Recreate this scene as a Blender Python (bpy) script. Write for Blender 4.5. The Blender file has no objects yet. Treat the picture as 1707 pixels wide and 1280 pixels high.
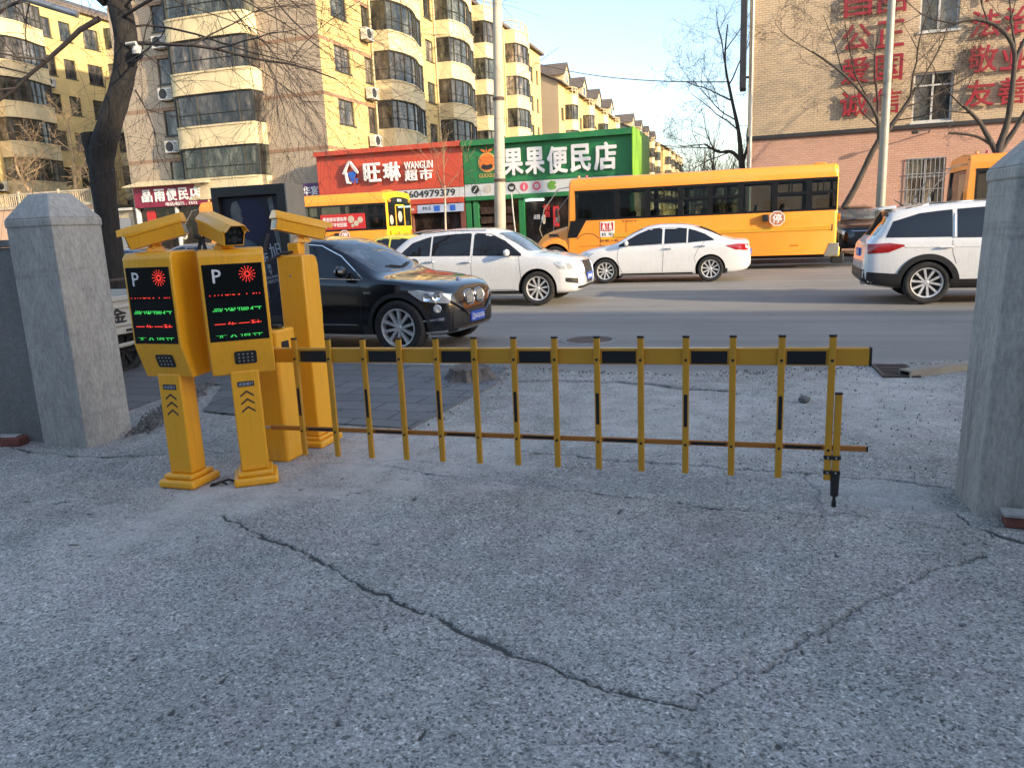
import bpy, bmesh, math, random
import numpy as np
from mathutils import Vector, Matrix
from mathutils.bvhtree import BVHTree

R = math.radians
scene = bpy.context.scene
COL = scene.collection

# ------------------------------------------------------------------ camera, sky, sun, exposure
# world axes: x runs right along the road, y across it (away from the gate), z up, metres
cam_data = bpy.data.cameras.new('camera')
cam_data.sensor_fit = 'HORIZONTAL'
cam_data.sensor_width = 36.0
cam_data.lens = 36.0 * 1262.45 / 1707.0
cam_data.clip_start = 0.05
cam_data.clip_end = 2000.0
cam = bpy.data.objects.new('camera', cam_data)
COL.objects.link(cam)
cam.matrix_world = Matrix(((0.9528814702613538, -0.022142643375606876, 0.30253364602453936, 0.0),
                           (0.30042602769535365, 0.20686163757006365, -0.9311028218113304, 0.0),
                           (-0.041965527707288675, 0.9781196073314206, 0.203766847740442, 1.6),
                           (0, 0, 0, 1)))
scene.camera = cam

SUN_EL, SUN_AZ = R(16.0), R(109.0)          # azimuth clockwise from +y
world = bpy.data.worlds.new('World')
scene.world = world
world.use_nodes = True
wn = world.node_tree
bg = wn.nodes['Background']
sky = wn.nodes.new('ShaderNodeTexSky')
sky.sky_type = 'NISHITA'
sky.sun_disc = False
sky.sun_elevation = SUN_EL
sky.sun_rotation = SUN_AZ
sky.air_density = 1.0
sky.dust_density = 1.2
sky.ozone_density = 2.2
tint = wn.nodes.new('ShaderNodeMix')
tint.data_type = 'RGBA'
tint.blend_type = 'MULTIPLY'
tint.inputs[0].default_value = 1.0
tint.inputs[7].default_value = (1.06, 0.95, 0.875, 1)
wn.links.new(sky.outputs[0], tint.inputs[6])
wn.links.new(tint.outputs[2], bg.inputs[0])
bg.inputs[1].default_value = 0.15

sun_data = bpy.data.lights.new('sun', 'SUN')
sun_data.energy = 2.5
sun_data.angle = R(0.55)
sun_data.color = (1.0, 0.79, 0.53)
sun = bpy.data.objects.new('sun', sun_data)
COL.objects.link(sun)
sdir = Vector((math.sin(SUN_AZ) * math.cos(SUN_EL), math.cos(SUN_AZ) * math.cos(SUN_EL), math.sin(SUN_EL)))
sun.rotation_euler = sdir.to_track_quat('Z', 'Y').to_euler()
sun.location = sdir * 60

scene.view_settings.view_transform = 'Standard'
scene.view_settings.look = 'None'
scene.view_settings.exposure = 1.62
scene.view_settings.gamma = 1.0
scene.render.engine = 'CYCLES'
scene.cycles.max_bounces = 6
scene.cycles.transparent_max_bounces = 12
scene.cycles.use_denoising = True

# ------------------------------------------------------------------ materials
def new_mat(name):
    m = bpy.data.materials.new(name)
    m.use_nodes = True
    return m, m.node_tree, m.node_tree.nodes['Principled BSDF']

def N(nt, t, **kw):
    n = nt.nodes.new(t)
    for k, v in kw.items():
        setattr(n, k, v)
    return n

def coords(nt, scale=(1, 1, 1)):
    tc = N(nt, 'ShaderNodeTexCoord')
    mp = N(nt, 'ShaderNodeMapping')
    mp.inputs['Scale'].default_value = scale
    nt.links.new(tc.outputs['Object'], mp.inputs[0])
    return mp.outputs[0]

def noise(nt, vec, scale, detail=4.0, rough=0.6):
    n = N(nt, 'ShaderNodeTexNoise')
    n.inputs['Scale'].default_value = scale
    n.inputs['Detail'].default_value = detail
    n.inputs['Roughness'].default_value = rough
    nt.links.new(vec, n.inputs['Vector'])
    return n.outputs['Fac']

def ramp(nt, fac, stops):
    r = N(nt, 'ShaderNodeValToRGB')
    el = r.color_ramp.elements
    while len(el) < len(stops):
        el.new(0.5)
    for e, (p, c) in zip(el, stops):
        e.position = p
        e.color = (c[0], c[1], c[2], 1) if not isinstance(c, float) else (c, c, c, 1)
    nt.links.new(fac, r.inputs[0])
    return r.outputs[0]

def mixc(nt, fac, a, b, mode='MIX'):
    m = N(nt, 'ShaderNodeMix', data_type='RGBA', blend_type=mode)
    for sock, v in ((m.inputs[0], fac), (m.inputs[6], a), (m.inputs[7], b)):
        if isinstance(v, (int, float)):
            sock.default_value = v
        elif isinstance(v, tuple):
            sock.default_value = (v[0], v[1], v[2], 1)
        else:
            nt.links.new(v, sock)
    return m.outputs[2]

def bump(nt, h, p, strength=0.3, dist=0.01):
    b = N(nt, 'ShaderNodeBump')
    b.inputs['Strength'].default_value = strength
    b.inputs['Distance'].default_value = dist
    nt.links.new(h, b.inputs['Height'])
    nt.links.new(b.outputs[0], p.inputs['Normal'])
    return b

def mul(c, k):
    return tuple(min(1.0, x * k) for x in c)

def mat(name, col, rough=0.5, metal=0.0, var=0.12, vs=2.0, bmp=0.0, bs=60.0, coat=0.0, spec=0.5, stretch=(1, 1, 1)):
    m, nt, p = new_mat(name)
    p.inputs['Roughness'].default_value = rough
    p.inputs['Metallic'].default_value = metal
    p.inputs['Coat Weight'].default_value = coat
    p.inputs['Coat Roughness'].default_value = 0.06
    p.inputs['Specular IOR Level'].default_value = spec
    v = coords(nt, stretch)
    if var > 0:
        f = noise(nt, v, vs, 5, 0.65)
        c = ramp(nt, f, [(0.28, mul(col, 1 - var)), (0.72, mul(col, 1 + var))])
        nt.links.new(c, p.inputs['Base Color'])
        rr = ramp(nt, noise(nt, v, vs * 2.3, 4), [(0.3, max(0.02, rough * 0.8)), (0.75, min(1.0, rough * 1.25))])
        nt.links.new(rr, p.inputs['Roughness'])
    else:
        p.inputs['Base Color'].default_value = (*col, 1)
    if bmp > 0:
        bump(nt, noise(nt, v, bs, 5, 0.7), p, bmp, 0.01)
    return m

def emit_mat(name, col, strength):
    m, nt, p = new_mat(name)
    p.inputs['Base Color'].default_value = (col[0] * .3, col[1] * .3, col[2] * .3, 1)
    p.inputs['Emission Color'].default_value = (*col, 1)
    p.inputs['Emission Strength'].default_value = strength
    return m

def tile_mat(name, c1, c2, mortar, bw, bh, msize=0.012, rough=0.7, var=0.15, bstr=0.35, offset=0.5, floor=False):
    m, nt, p = new_mat(name)
    tc = N(nt, 'ShaderNodeTexCoord')
    sp = N(nt, 'ShaderNodeSeparateXYZ')
    nt.links.new(tc.outputs['Object'], sp.inputs[0])
    cb = N(nt, 'ShaderNodeCombineXYZ')
    if floor:
        nt.links.new(sp.outputs[0], cb.inputs[0]); nt.links.new(sp.outputs[1], cb.inputs[1])
    else:
        ad = N(nt, 'ShaderNodeMath', operation='ADD')
        nt.links.new(sp.outputs[0], ad.inputs[0]); nt.links.new(sp.outputs[1], ad.inputs[1])
        nt.links.new(ad.outputs[0], cb.inputs[0]); nt.links.new(sp.outputs[2], cb.inputs[1])
    br = N(nt, 'ShaderNodeTexBrick')
    br.offset = offset
    br.inputs['Scale'].default_value = 1.0
    br.inputs['Brick Width'].default_value = bw
    br.inputs['Row Height'].default_value = bh
    br.inputs['Mortar Size'].default_value = msize
    br.inputs['Color1'].default_value = (*c1, 1)
    br.inputs['Color2'].default_value = (*c2, 1)
    br.inputs['Mortar'].default_value = (*mortar, 1)
    nt.links.new(cb.outputs[0], br.inputs['Vector'])
    f = noise(nt, tc.outputs['Object'], 0.35, 6, 0.7)
    k = ramp(nt, f, [(0.25, (1 - var,) * 3), (0.75, (1.0, 1.0, 1.0))])
    c = mixc(nt, 1.0, br.outputs['Color'], k, 'MULTIPLY')
    f2 = noise(nt, tc.outputs['Object'], 9.0, 4, 0.7)
    c = mixc(nt, 1.0, c, ramp(nt, f2, [(0.3, (0.88,) * 3), (0.7, (1.0,) * 3)]), 'MULTIPLY')
    nt.links.new(c, p.inputs['Base Color'])
    p.inputs['Roughness'].default_value = rough
    inv = N(nt, 'ShaderNodeMath', operation='SUBTRACT')
    inv.inputs[0].default_value = 1.0
    nt.links.new(br.outputs['Fac'], inv.inputs[1])
    bump(nt, inv.outputs[0], p, bstr, 0.01)
    return m

def concrete_mat(name, dark, light, bstr=0.5, rough=0.85, big=0.8, fine=55.0, streak=False):
    m, nt, p = new_mat(name)
    v = coords(nt, (1, 1, 0.35) if streak else (1, 1, 1))
    a = noise(nt, v, big, 7, 0.68)
    b = noise(nt, v, fine * 0.25, 6, 0.7)
    c = noise(nt, v, fine, 3, 0.6)
    col = ramp(nt, a, [(0.28, dark), (0.72, light)])
    col = mixc(nt, 1.0, col, ramp(nt, b, [(0.3, (0.72,) * 3), (0.68, (1.0,) * 3)]), 'MULTIPLY')
    col = mixc(nt, 1.0, col, ramp(nt, c, [(0.3, (0.8,) * 3), (0.6, (1.0,) * 3)]), 'MULTIPLY')
    if streak:
        lay = noise(nt, coords(nt, (.25, .25, 4.5)), 1.6, 6, .7)
        col = mixc(nt, 1.0, col, ramp(nt, lay, [(.30, (.74,) * 3), (.42, (1.0,) * 3), (.62, (1.0,) * 3), (.72, (1.10, 1.09, 1.05))]), 'MULTIPLY')
        run = noise(nt, coords(nt, (5.0, 5.0, .3)), 1.5, 5, .65)
        col = mixc(nt, 1.0, col, ramp(nt, run, [(.30, (.80,) * 3), (.46, (1.0,) * 3)]), 'MULTIPLY')
    nt.links.new(col, p.inputs['Base Color'])
    p.inputs['Roughness'].default_value = rough
    p.inputs['Specular IOR Level'].default_value = 0.25
    h = N(nt, 'ShaderNodeMath', operation='ADD')
    nt.links.new(b, h.inputs[0]); nt.links.new(c, h.inputs[1])
    bump(nt, h.outputs[0], p, bstr, 0.012)
    return m

def ground_mat():
    """worn exposed-aggregate concrete; the 'wear' attribute holds where joints are broken out and full of dirt"""
    m, nt, p = new_mat('worn_concrete')
    v = coords(nt)
    big = noise(nt, v, 0.7, 7, 0.66)
    mid = noise(nt, v, 5.0, 6, 0.7)
    col = ramp(nt, big, [(0.26, (0.335, 0.316, 0.282)), (0.5, (0.43, 0.406, 0.363)), (0.76, (0.53, 0.50, 0.448))])
    col = mixc(nt, 1.0, col, ramp(nt, mid, [(0.28, (0.74,) * 3), (0.66, (1.02,) * 3)]), 'MULTIPLY')
    # grains: every cell of the aggregate its own grey
    def cells(scale, stops):
        wn_ = N(nt, 'ShaderNodeTexVoronoi'); wn_.inputs['Scale'].default_value = scale
        nt.links.new(v, wn_.inputs['Vector'])
        sx_ = N(nt, 'ShaderNodeSeparateXYZ'); nt.links.new(wn_.outputs['Color'], sx_.inputs[0])
        return ramp(nt, sx_.outputs[0], stops), sx_.outputs[1]
    g = noise(nt, v, 120.0, 3, 0.8)
    ca, cah = cells(98.0, [(0.0, (0.38,) * 3), (0.10, (0.6,) * 3), (0.22, (0.9,) * 3), (0.78, (1.04,) * 3), (0.92, (1.32,) * 3), (1.0, (1.6,) * 3)])
    cb_, cbh = cells(170.0, [(0.0, (0.55,) * 3), (0.3, (0.9,) * 3), (0.75, (1.05,) * 3), (1.0, (1.4,) * 3)])
    col = mixc(nt, 1.0, col, ca, 'MULTIPLY')
    col = mixc(nt, 1.0, col, cb_, 'MULTIPLY')
    g2 = noise(nt, v, 34.0, 4, 0.8)
    col = mixc(nt, ramp(nt, noise(nt, v, 1.1, 4, 0.6), [(0.35, (0.15,) * 3), (0.65, (0.95,) * 3)]), col,
               mixc(nt, 1.0, col, ramp(nt, g2, [(0.34, (0.6,) * 3), (0.5, (0.98,) * 3), (0.66, (1.18,) * 3)]), 'MULTIPLY'))
    tint_ = ramp(nt, noise(nt, v, 2.2, 3, 0.5), [(0.3, (1.03, 0.99, 1.02)), (0.5, (1.0, 1.0, 1.0)), (0.7, (0.95, 1.0, 1.0))])
    col = mixc(nt, 1.0, col, tint_, 'MULTIPLY')
    st_ = noise(nt, coords(nt, (1.0, 0.12, 1.0)), 1.7, 5, 0.65)
    col = mixc(nt, 1.0, col, ramp(nt, st_, [(0.3, (0.84,) * 3), (0.6, (1.04,) * 3)]), 'MULTIPLY')
    # dark and pale stones of the aggregate
    def stones(scale, lo, hi):
        vo = N(nt, 'ShaderNodeTexVoronoi')
        vo.inputs['Scale'].default_value = scale
        wob = N(nt, 'ShaderNodeVectorMath', operation='ADD')
        nn = N(nt, 'ShaderNodeTexNoise'); nn.inputs['Scale'].default_value = scale * 1.3
        nt.links.new(v, nn.inputs['Vector'])
        sc = N(nt, 'ShaderNodeVectorMath', operation='SCALE'); sc.inputs['Scale'].default_value = 0.9 / scale
        nt.links.new(nn.outputs['Color'], sc.inputs[0])
        nt.links.new(v, wob.inputs[0]); nt.links.new(sc.outputs[0], wob.inputs[1])
        nt.links.new(wob.outputs[0], vo.inputs['Vector'])
        sp = N(nt, 'ShaderNodeSeparateXYZ'); nt.links.new(vo.outputs['Color'], sp.inputs[0])
        near = ramp(nt, vo.outputs['Distance'], [(lo, (1.0,) * 3), (hi, (0.0,) * 3)])
        return near, sp
    n1, s1 = stones(42.0, 0.22, 0.34)
    pick = N(nt, 'ShaderNodeMath', operation='GREATER_THAN'); pick.inputs[1].default_value = 0.62
    nt.links.new(s1.outputs[0], pick.inputs[0])
    f1 = N(nt, 'ShaderNodeMath', operation='MULTIPLY'); nt.links.new(n1, f1.inputs[0]); nt.links.new(pick.outputs[0], f1.inputs[1])
    f1b = N(nt, 'ShaderNodeMath', operation='MULTIPLY'); f1b.inputs[1].default_value = 0.75; nt.links.new(f1.outputs[0], f1b.inputs[0])
    col = mixc(nt, f1b.outputs[0], col, (0.07, 0.07, 0.078))
    n2, s2 = stones(62.0, 0.2, 0.36)
    pick2 = N(nt, 'ShaderNodeMath', operation='GREATER_THAN'); pick2.inputs[1].default_value = 0.8
    nt.links.new(s2.outputs[1], pick2.inputs[0])
    f2 = N(nt, 'ShaderNodeMath', operation='MULTIPLY'); nt.links.new(n2, f2.inputs[0]); nt.links.new(pick2.outputs[0], f2.inputs[1])
    f2b = N(nt, 'ShaderNodeMath', operation='MULTIPLY'); f2b.inputs[1].default_value = 0.55; nt.links.new(f2.outputs[0], f2b.inputs[0])
    col = mixc(nt, f2b.outputs[0], col, (0.50, 0.49, 0.47))
    # dust patches and joint dirt from attributes
    at = N(nt, 'ShaderNodeAttribute'); at.attribute_name = 'wear'
    sp = N(nt, 'ShaderNodeSeparateXYZ'); nt.links.new(at.outputs['Vector'], sp.inputs[0])
    dn = N(nt, 'ShaderNodeMath', operation='MULTIPLY'); nt.links.new(sp.outputs[1], dn.inputs[0])
    nt.links.new(ramp(nt, mid, [(0.3, (0.25,) * 3), (0.65, (1.0,) * 3)]), dn.inputs[1])
    col = mixc(nt, dn.outputs[0], col, (0.57, 0.54, 0.485))
    cn = N(nt, 'ShaderNodeMath', operation='MULTIPLY_ADD'); cn.inputs[1].default_value = 0.75; cn.inputs[2].default_value = -0.375
    nt.links.new(noise(nt, v, 48.0, 5, 0.75), cn.inputs[0])
    cs_ = N(nt, 'ShaderNodeMath', operation='ADD'); nt.links.new(cn.outputs[0], cs_.inputs[0]); nt.links.new(sp.outputs[0], cs_.inputs[1])
    gate = N(nt, 'ShaderNodeMath', operation='MULTIPLY'); nt.links.new(ramp(nt, cs_.outputs[0], [(0.46, (0.0,) * 3), (0.60, (1.0,) * 3)]), gate.inputs[0])
    nt.links.new(ramp(nt, sp.outputs[0], [(0.02, (0.0,) * 3), (0.2, (0.95,) * 3)]), gate.inputs[1])
    lip_ = ramp(nt, sp.outputs[0], [(0.05, (1.0,) * 3), (0.4, (0.80,) * 3)])
    col = mixc(nt, 1.0, col, lip_, 'MULTIPLY')
    col = mixc(nt, gate.outputs[0], col, (0.075, 0.07, 0.062))
    nt.links.new(col, p.inputs['Base Color'])
    p.inputs['Roughness'].default_value = 0.9
    p.inputs['Specular IOR Level'].default_value = 0.3
    h = N(nt, 'ShaderNodeMath', operation='ADD')
    nt.links.new(cah, h.inputs[0]); nt.links.new(mid, h.inputs[1])
    bump(nt, h.outputs[0], p, 0.4, 0.004)
    return m

def glass_mat(name, col=(0.02, 0.022, 0.025), rough=0.04, busy=0.0, c2=(0.2, 0.19, 0.17), vs=0.9, spec=0.6):
    m, nt, p = new_mat(name)
    p.inputs['Roughness'].default_value = rough
    p.inputs['Specular IOR Level'].default_value = spec
    if busy > 0:
        v = coords(nt, (1, 1, 0.35))
        oi = N(nt, 'ShaderNodeObjectInfo')
        sh = N(nt, 'ShaderNodeVectorMath', operation='SCALE'); sh.inputs[0].default_value = (37.0, 53.0, 11.0)
        nt.links.new(oi.outputs['Random'], sh.inputs['Scale'])
        av = N(nt, 'ShaderNodeVectorMath', operation='ADD'); nt.links.new(v, av.inputs[0]); nt.links.new(sh.outputs[0], av.inputs[1])
        f = noise(nt, av.outputs[0], vs, 6, 0.72)
        c = ramp(nt, f, [(0.40, col), (0.52, mul(c2, 0.4)), (0.62, c2), (0.78, mul(c2, 1.7))])
        nt.links.new(c, p.inputs['Base Color'])
    else:
        p.inputs['Base Color'].default_value = (*col, 1)
    return m

def clear_glass_mat(name, tint=(0.45, 0.5, 0.5), gloss=0.06):
    m, nt, p = new_mat(name)
    nt.nodes.remove(p)
    tr = N(nt, 'ShaderNodeBsdfTransparent'); tr.inputs[0].default_value = (*tint, 1)
    gl = N(nt, 'ShaderNodeBsdfGlossy'); gl.inputs['Roughness'].default_value = 0.03
    fr = N(nt, 'ShaderNodeFresnel'); fr.inputs['IOR'].default_value = 1.5
    ad = N(nt, 'ShaderNodeMath', operation='ADD'); ad.inputs[1].default_value = gloss
    nt.links.new(fr.outputs[0], ad.inputs[0])
    mx = N(nt, 'ShaderNodeMixShader')
    nt.links.new(ad.outputs[0], mx.inputs[0]); nt.links.new(tr.outputs[0], mx.inputs[1]); nt.links.new(gl.outputs[0], mx.inputs[2])
    nt.links.new(mx.outputs[0], nt.nodes['Material Output'].inputs[0])
    return m

def bark_mat(name, c1, c2, scale=14.0, st=(1, 1, 0.18), bstr=0.9, dist=0.03):
    m, nt, p = new_mat(name)
    v = coords(nt, st)
    f = noise(nt, v, scale, 6, 0.72)
    nt.links.new(ramp(nt, f, [(0.3, c1), (0.7, c2)]), p.inputs['Base Color'])
    p.inputs['Roughness'].default_value = 0.9
    bump(nt, f, p, bstr, dist)
    return m

def asphalt_mat():
    m, nt, p = new_mat('asphalt')
    v = coords(nt)
    a = noise(nt, v, 0.25, 6, 0.65)
    b = noise(nt, v, 90.0, 3, 0.7)
    st = noise(nt, coords(nt, (0.06, 1.6, 1)), 1.2, 5, 0.6)
    col = ramp(nt, a, [(0.3, (0.205, 0.196, 0.178)), (0.7, (0.29, 0.278, 0.252))])
    col = mixc(nt, 1.0, col, ramp(nt, st, [(0.3, (0.78,) * 3), (0.7, (1.12,) * 3)]), 'MULTIPLY')
    col = mixc(nt, 1.0, col, ramp(nt, b, [(0.3, (0.6,) * 3), (0.7, (1.35,) * 3)]), 'MULTIPLY')
    nt.links.new(col, p.inputs['Base Color'])
    p.inputs['Roughness'].default_value = 0.78
    bump(nt, b, p, 0.4, 0.006)
    return m

def dusty(m, dust, lo=.56, hi=.8, amt=.35, sc=3.0):
    nt = m.node_tree; p = nt.nodes['Principled BSDF']
    src = p.inputs['Base Color'].links[0].from_socket
    f = noise(nt, coords(nt, (1, 1, .45)), sc, 7, .72)
    c = mixc(nt, ramp(nt, f, [(lo, (0.0,) * 3), (hi, (amt,) * 3)]), src, dust)
    sc_ = noise(nt, coords(nt, (1, 1, .06)), 60.0, 3, .5)
    c = mixc(nt, 1.0, c, ramp(nt, sc_, [(.28, (.88,) * 3), (.45, (1.0,) * 3)]), 'MULTIPLY')
    nt.links.new(c, p.inputs['Base Color'])

M = {}
M['ground'] = ground_mat()
M['asphalt'] = asphalt_mat()
M['earth'] = concrete_mat('far_ground', (0.13, 0.125, 0.115), (0.2, 0.19, 0.17), 0.5, 0.95, 0.3, 20)
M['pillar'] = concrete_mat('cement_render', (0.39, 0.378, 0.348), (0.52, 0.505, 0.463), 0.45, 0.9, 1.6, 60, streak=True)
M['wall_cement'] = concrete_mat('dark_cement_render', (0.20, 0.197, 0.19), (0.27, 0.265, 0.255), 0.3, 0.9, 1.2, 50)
M['gravel'] = concrete_mat('gravel', (0.13, 0.125, 0.12), (0.36, 0.35, 0.33), 1.0, 0.95, 9, 120)
M['paver'] = tile_mat('grey_paving_slab', (0.17, 0.17, 0.168), (0.225, 0.222, 0.218), (0.06, 0.06, 0.06), 0.6, 0.3, 0.008, 0.8, 0.35, 0.4, floor=True)
M['sidewalk'] = tile_mat('pink_paving_brick', (0.36, 0.25, 0.21), (0.30, 0.22, 0.19), (0.16, 0.14, 0.13), 0.2, 0.1, 0.006, 0.8, 0.3, 0.3, floor=True)
M['kerb'] = concrete_mat('kerb_stone', (0.24, 0.24, 0.23), (0.36, 0.355, 0.34), 0.3, 0.85, 1.0, 40)
M['gate_yellow'] = mat('gate_yellow_paint', (0.90, 0.42, 0.018), 0.36, var=0.07, vs=1.6, coat=0.2)
dusty(M['gate_yellow'], (.50, .36, .16))
M['arm_yellow'] = mat('arm_yellow_paint', (0.58, 0.285, 0.02), 0.4, var=0.10, vs=3.0, coat=0.15)
M['rail_brown'] = mat('lower_rail_brown_yellow', (0.40, 0.15, 0.02), 0.4, var=0.12, vs=3.0, coat=0.15)
M['black_vinyl'] = mat('black_vinyl', (0.010, 0.011, 0.014), 0.35, var=0.1)
M['black_plastic'] = mat('black_plastic', (0.016, 0.016, 0.017), 0.5, var=0.15, vs=4)
M['screen'] = glass_mat('screen_glass', (0.004, 0.006, 0.006), 0.06, spec=0.4)
M['white_print'] = mat('white_print', (0.72, 0.73, 0.72), 0.5, var=0.04)
M['led_red'] = emit_mat('red_led', (1.0, 0.05, 0.03), 0.38)
M['led_green'] = emit_mat('green_led', (0.08, 1.0, 0.16), 0.22)
M['steel'] = mat('galvanised_steel', (0.45, 0.46, 0.46), 0.45, 0.85, 0.15, 5)
M['chrome'] = mat('chrome', (0.75, 0.76, 0.77), 0.12, 1.0, 0.04, 5)
M['rust'] = mat('rusty_iron', (0.10, 0.075, 0.06), 0.85, 0.2, 0.3, 8, 0.4)
M['tyre'] = mat('tyre_rubber', (0.018, 0.018, 0.018), 0.8, var=0.25, vs=6, bmp=0.2, bs=40)
M['rim'] = mat('alloy_rim', (0.80, 0.80, 0.79), 0.3, 0.55, 0.06, 4)
M['rim_dark'] = mat('brake_dark', (0.02, 0.02, 0.02), 0.7, 0.3, 0.2, 8)
M['white_paint'] = mat('white_car_paint', (0.74, 0.745, 0.74), 0.28, var=0.03, vs=1.2, coat=0.7)
M['silver_white'] = mat('pearl_white_car_paint', (0.66, 0.675, 0.69), 0.26, 0.1, 0.04, 1.2, coat=0.8)
M['black_paint'] = mat('black_car_paint', (0.004, 0.005, 0.008), 0.18, 0.0, 0.12, 1.2, coat=1.0)
M['grey_paint'] = mat('grey_car_paint', (0.16, 0.165, 0.17), 0.25, 0.4, 0.05, 1.2, coat=0.8)
M['taxi_paint'] = mat('yellow_green_car_paint', (0.62, 0.58, 0.06), 0.3, 0.0, 0.05, 1.2, coat=0.7)
M['teal_paint'] = mat('teal_van_paint', (0.10, 0.30, 0.33), 0.35, 0.0, 0.06, 1.2, coat=0.5)
for k_ in ('white_paint', 'silver_white'):
    dusty(M[k_], (.30, .28, .25), .52, .9, .22, 1.3)
M['car_glass'] = glass_mat('tinted_car_glass', (0.012, 0.014, 0.018), 0.02, spec=0.7)
M['windscreen'] = glass_mat('windscreen_glass', (0.08, 0.10, 0.125), 0.03, busy=1, c2=(0.15, 0.175, 0.2), vs=1.2, spec=1.0)  # pale blue-grey base colour stands in for sky reflected in the glass
M['lamp_glass'] = mat('headlamp_glass', (0.55, 0.57, 0.58), 0.08, 0.35, 0.25, 14, coat=1.0)
M['tail_red'] = mat('tail_lamp_red', (0.38, 0.012, 0.014), 0.12, 0.0, 0.25, 14, coat=1.0)
M['amber'] = mat('amber_lamp', (0.7, 0.2, 0.01), 0.15, 0.0, 0.15, 14, coat=1.0)
M['plate_blue'] = mat('blue_plate', (0.015, 0.075, 0.42), 0.4, var=0.06)
M['seam'] = mat('panel_gap', (0.02, 0.02, 0.02), 0.9, var=0.0)
M['bus_yellow'] = mat('school_bus_yellow', (0.92, 0.31, 0.032), 0.34, var=0.05, vs=0.8, coat=0.35)
dusty(M['bus_yellow'], (.62, .40, .18), .5, .85, .3, .9)
M['bus_rear_yellow'] = mat('school_bus_lemon', (0.80, 0.50, 0.02), 0.38, var=0.06, vs=1.0, coat=0.3)
M['bus_trim'] = mat('bus_trim_yellow', (0.68, 0.36, 0.03), 0.4, var=0.05)
M['bus_black'] = mat('bus_black_band', (0.012, 0.012, 0.013), 0.22, var=0.1)
M['bus_glass'] = clear_glass_mat('bus_window_glass', (0.62, 0.67, 0.66), 0.06)
M['bus_seat'] = mat('bus_seat_fabric', (0.05, 0.09, 0.075), 0.85, var=0.2)
M['bus_inside'] = mat('bus_inside_trim', (0.16, 0.165, 0.16), 0.7, var=0.1)
M['sign_red'] = mat('shop_sign_red', (0.54, 0.075, 0.035), 0.5, var=0.06, vs=0.6, bmp=0.08, bs=3)
M['sign_green'] = mat('shop_sign_green', (0.022, 0.20, 0.062), 0.5, var=0.18, vs=0.5, bmp=0.08, bs=3)
dusty(M['sign_green'], (.12, .22, .14), .5, .85, .4, .8)
dusty(M['sign_red'], (.50, .17, .11), .5, .85, .35, .8)
M['sign_lime'] = mat('sign_edge_lime', (0.25, 0.55, 0.04), 0.5, var=0.1)
M['sign_white'] = mat('sign_strip_white', (0.58, 0.60, 0.60), 0.55, var=0.08, vs=1.0)
M['letter_white'] = mat('sign_letter_white', (0.82, 0.82, 0.80), 0.45, var=0.05)
M['letter_red'] = mat('wall_letter_red', (0.31, 0.013, 0.028), 0.5, var=0.12)
M['red_print'] = mat('red_print', (0.55, 0.03, 0.03), 0.5, var=0.1)
M['maroon'] = mat('shop_sign_maroon', (0.25, 0.018, 0.045), 0.5, var=0.1, vs=0.8)
M['purple'] = mat('shop_sign_purple', (0.10, 0.04, 0.13), 0.5, var=0.1)
M['orange_print'] = mat('orange_print', (0.80, 0.20, 0.03), 0.5, var=0.12, vs=3)
M['gold_print'] = mat('gold_print', (0.62, 0.42, 0.12), 0.5, var=0.1)
M['blue_print'] = mat('blue_print', (0.03, 0.13, 0.52), 0.5, var=0.1)
M['pale_blue'] = mat('pale_blue_panel', (0.42, 0.48, 0.62), 0.5, var=0.08)
M['dark_print'] = mat('dark_print', (0.03, 0.03, 0.032), 0.55, var=0.15)
M['pink_print'] = mat('pink_print', (0.62, 0.10, 0.16), 0.55, var=0.15)
M['beige_print'] = mat('beige_print', (0.55, 0.48, 0.36), 0.55, var=0.15)
M['leaf_print'] = mat('leaf_green_print', (0.14, 0.34, 0.05), 0.55, var=0.15)
M['shop_inside'] = glass_mat('dim_shop_glass', (0.006, 0.007, 0.007), 0.12, busy=1, c2=(0.05, 0.035, 0.03), vs=1.8, spec=0.4)
M['goods'] = glass_mat('shelves_of_goods', (0.03, 0.02, 0.018), 0.5, busy=1, c2=(0.14, 0.08, 0.05), vs=6.0, spec=0.3)
M['shutter'] = tile_mat('roller_shutter', (0.34, 0.36, 0.38), (0.36, 0.38, 0.40), (0.12, 0.13, 0.14), 40.0, 0.09, 0.012, 0.5, 0.2, 0.6)
M['render_yellow'] = mat('yellow_painted_render', (0.60, 0.45, 0.19), 0.8, var=0.12, vs=0.5, bmp=0.12, bs=20)
M['tile_beige'] = tile_mat('beige_wall_tile', (0.50, 0.405, 0.29), (0.54, 0.44, 0.315), (0.36, 0.29, 0.21), 0.22, 0.075, 0.012, 0.7, 0.14, 0.3)
M['render_cream'] = mat('cream_painted_render', (0.66, 0.55, 0.33), 0.75, var=0.14, vs=0.7, bmp=0.12, bs=20)
dusty(M['render_cream'], (.25, .20, .13), .50, .80, .55, 1.1)
dusty(M['render_yellow'], (.34, .26, .14), .52, .85, .35, .5)
M['band_brown'] = mat('wall_band_brown', (0.30, 0.19, 0.12), 0.8, var=0.15)
M['render_grey'] = mat('grey_yellow_render', (0.48, 0.40, 0.27), 0.85, var=0.14, vs=0.5, bmp=0.12, bs=20)
M['win_frame'] = mat('dark_window_frame', (0.05, 0.055, 0.05), 0.5, var=0.12)
M['win_frame_pale'] = mat('pale_window_frame', (0.55, 0.56, 0.54), 0.5, var=0.08)
M['win_glass'] = glass_mat('flat_window_glass', (0.016, 0.018, 0.02), 0.04, busy=1, c2=(0.23, 0.21, 0.18), vs=1.5, spec=0.6)
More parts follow.
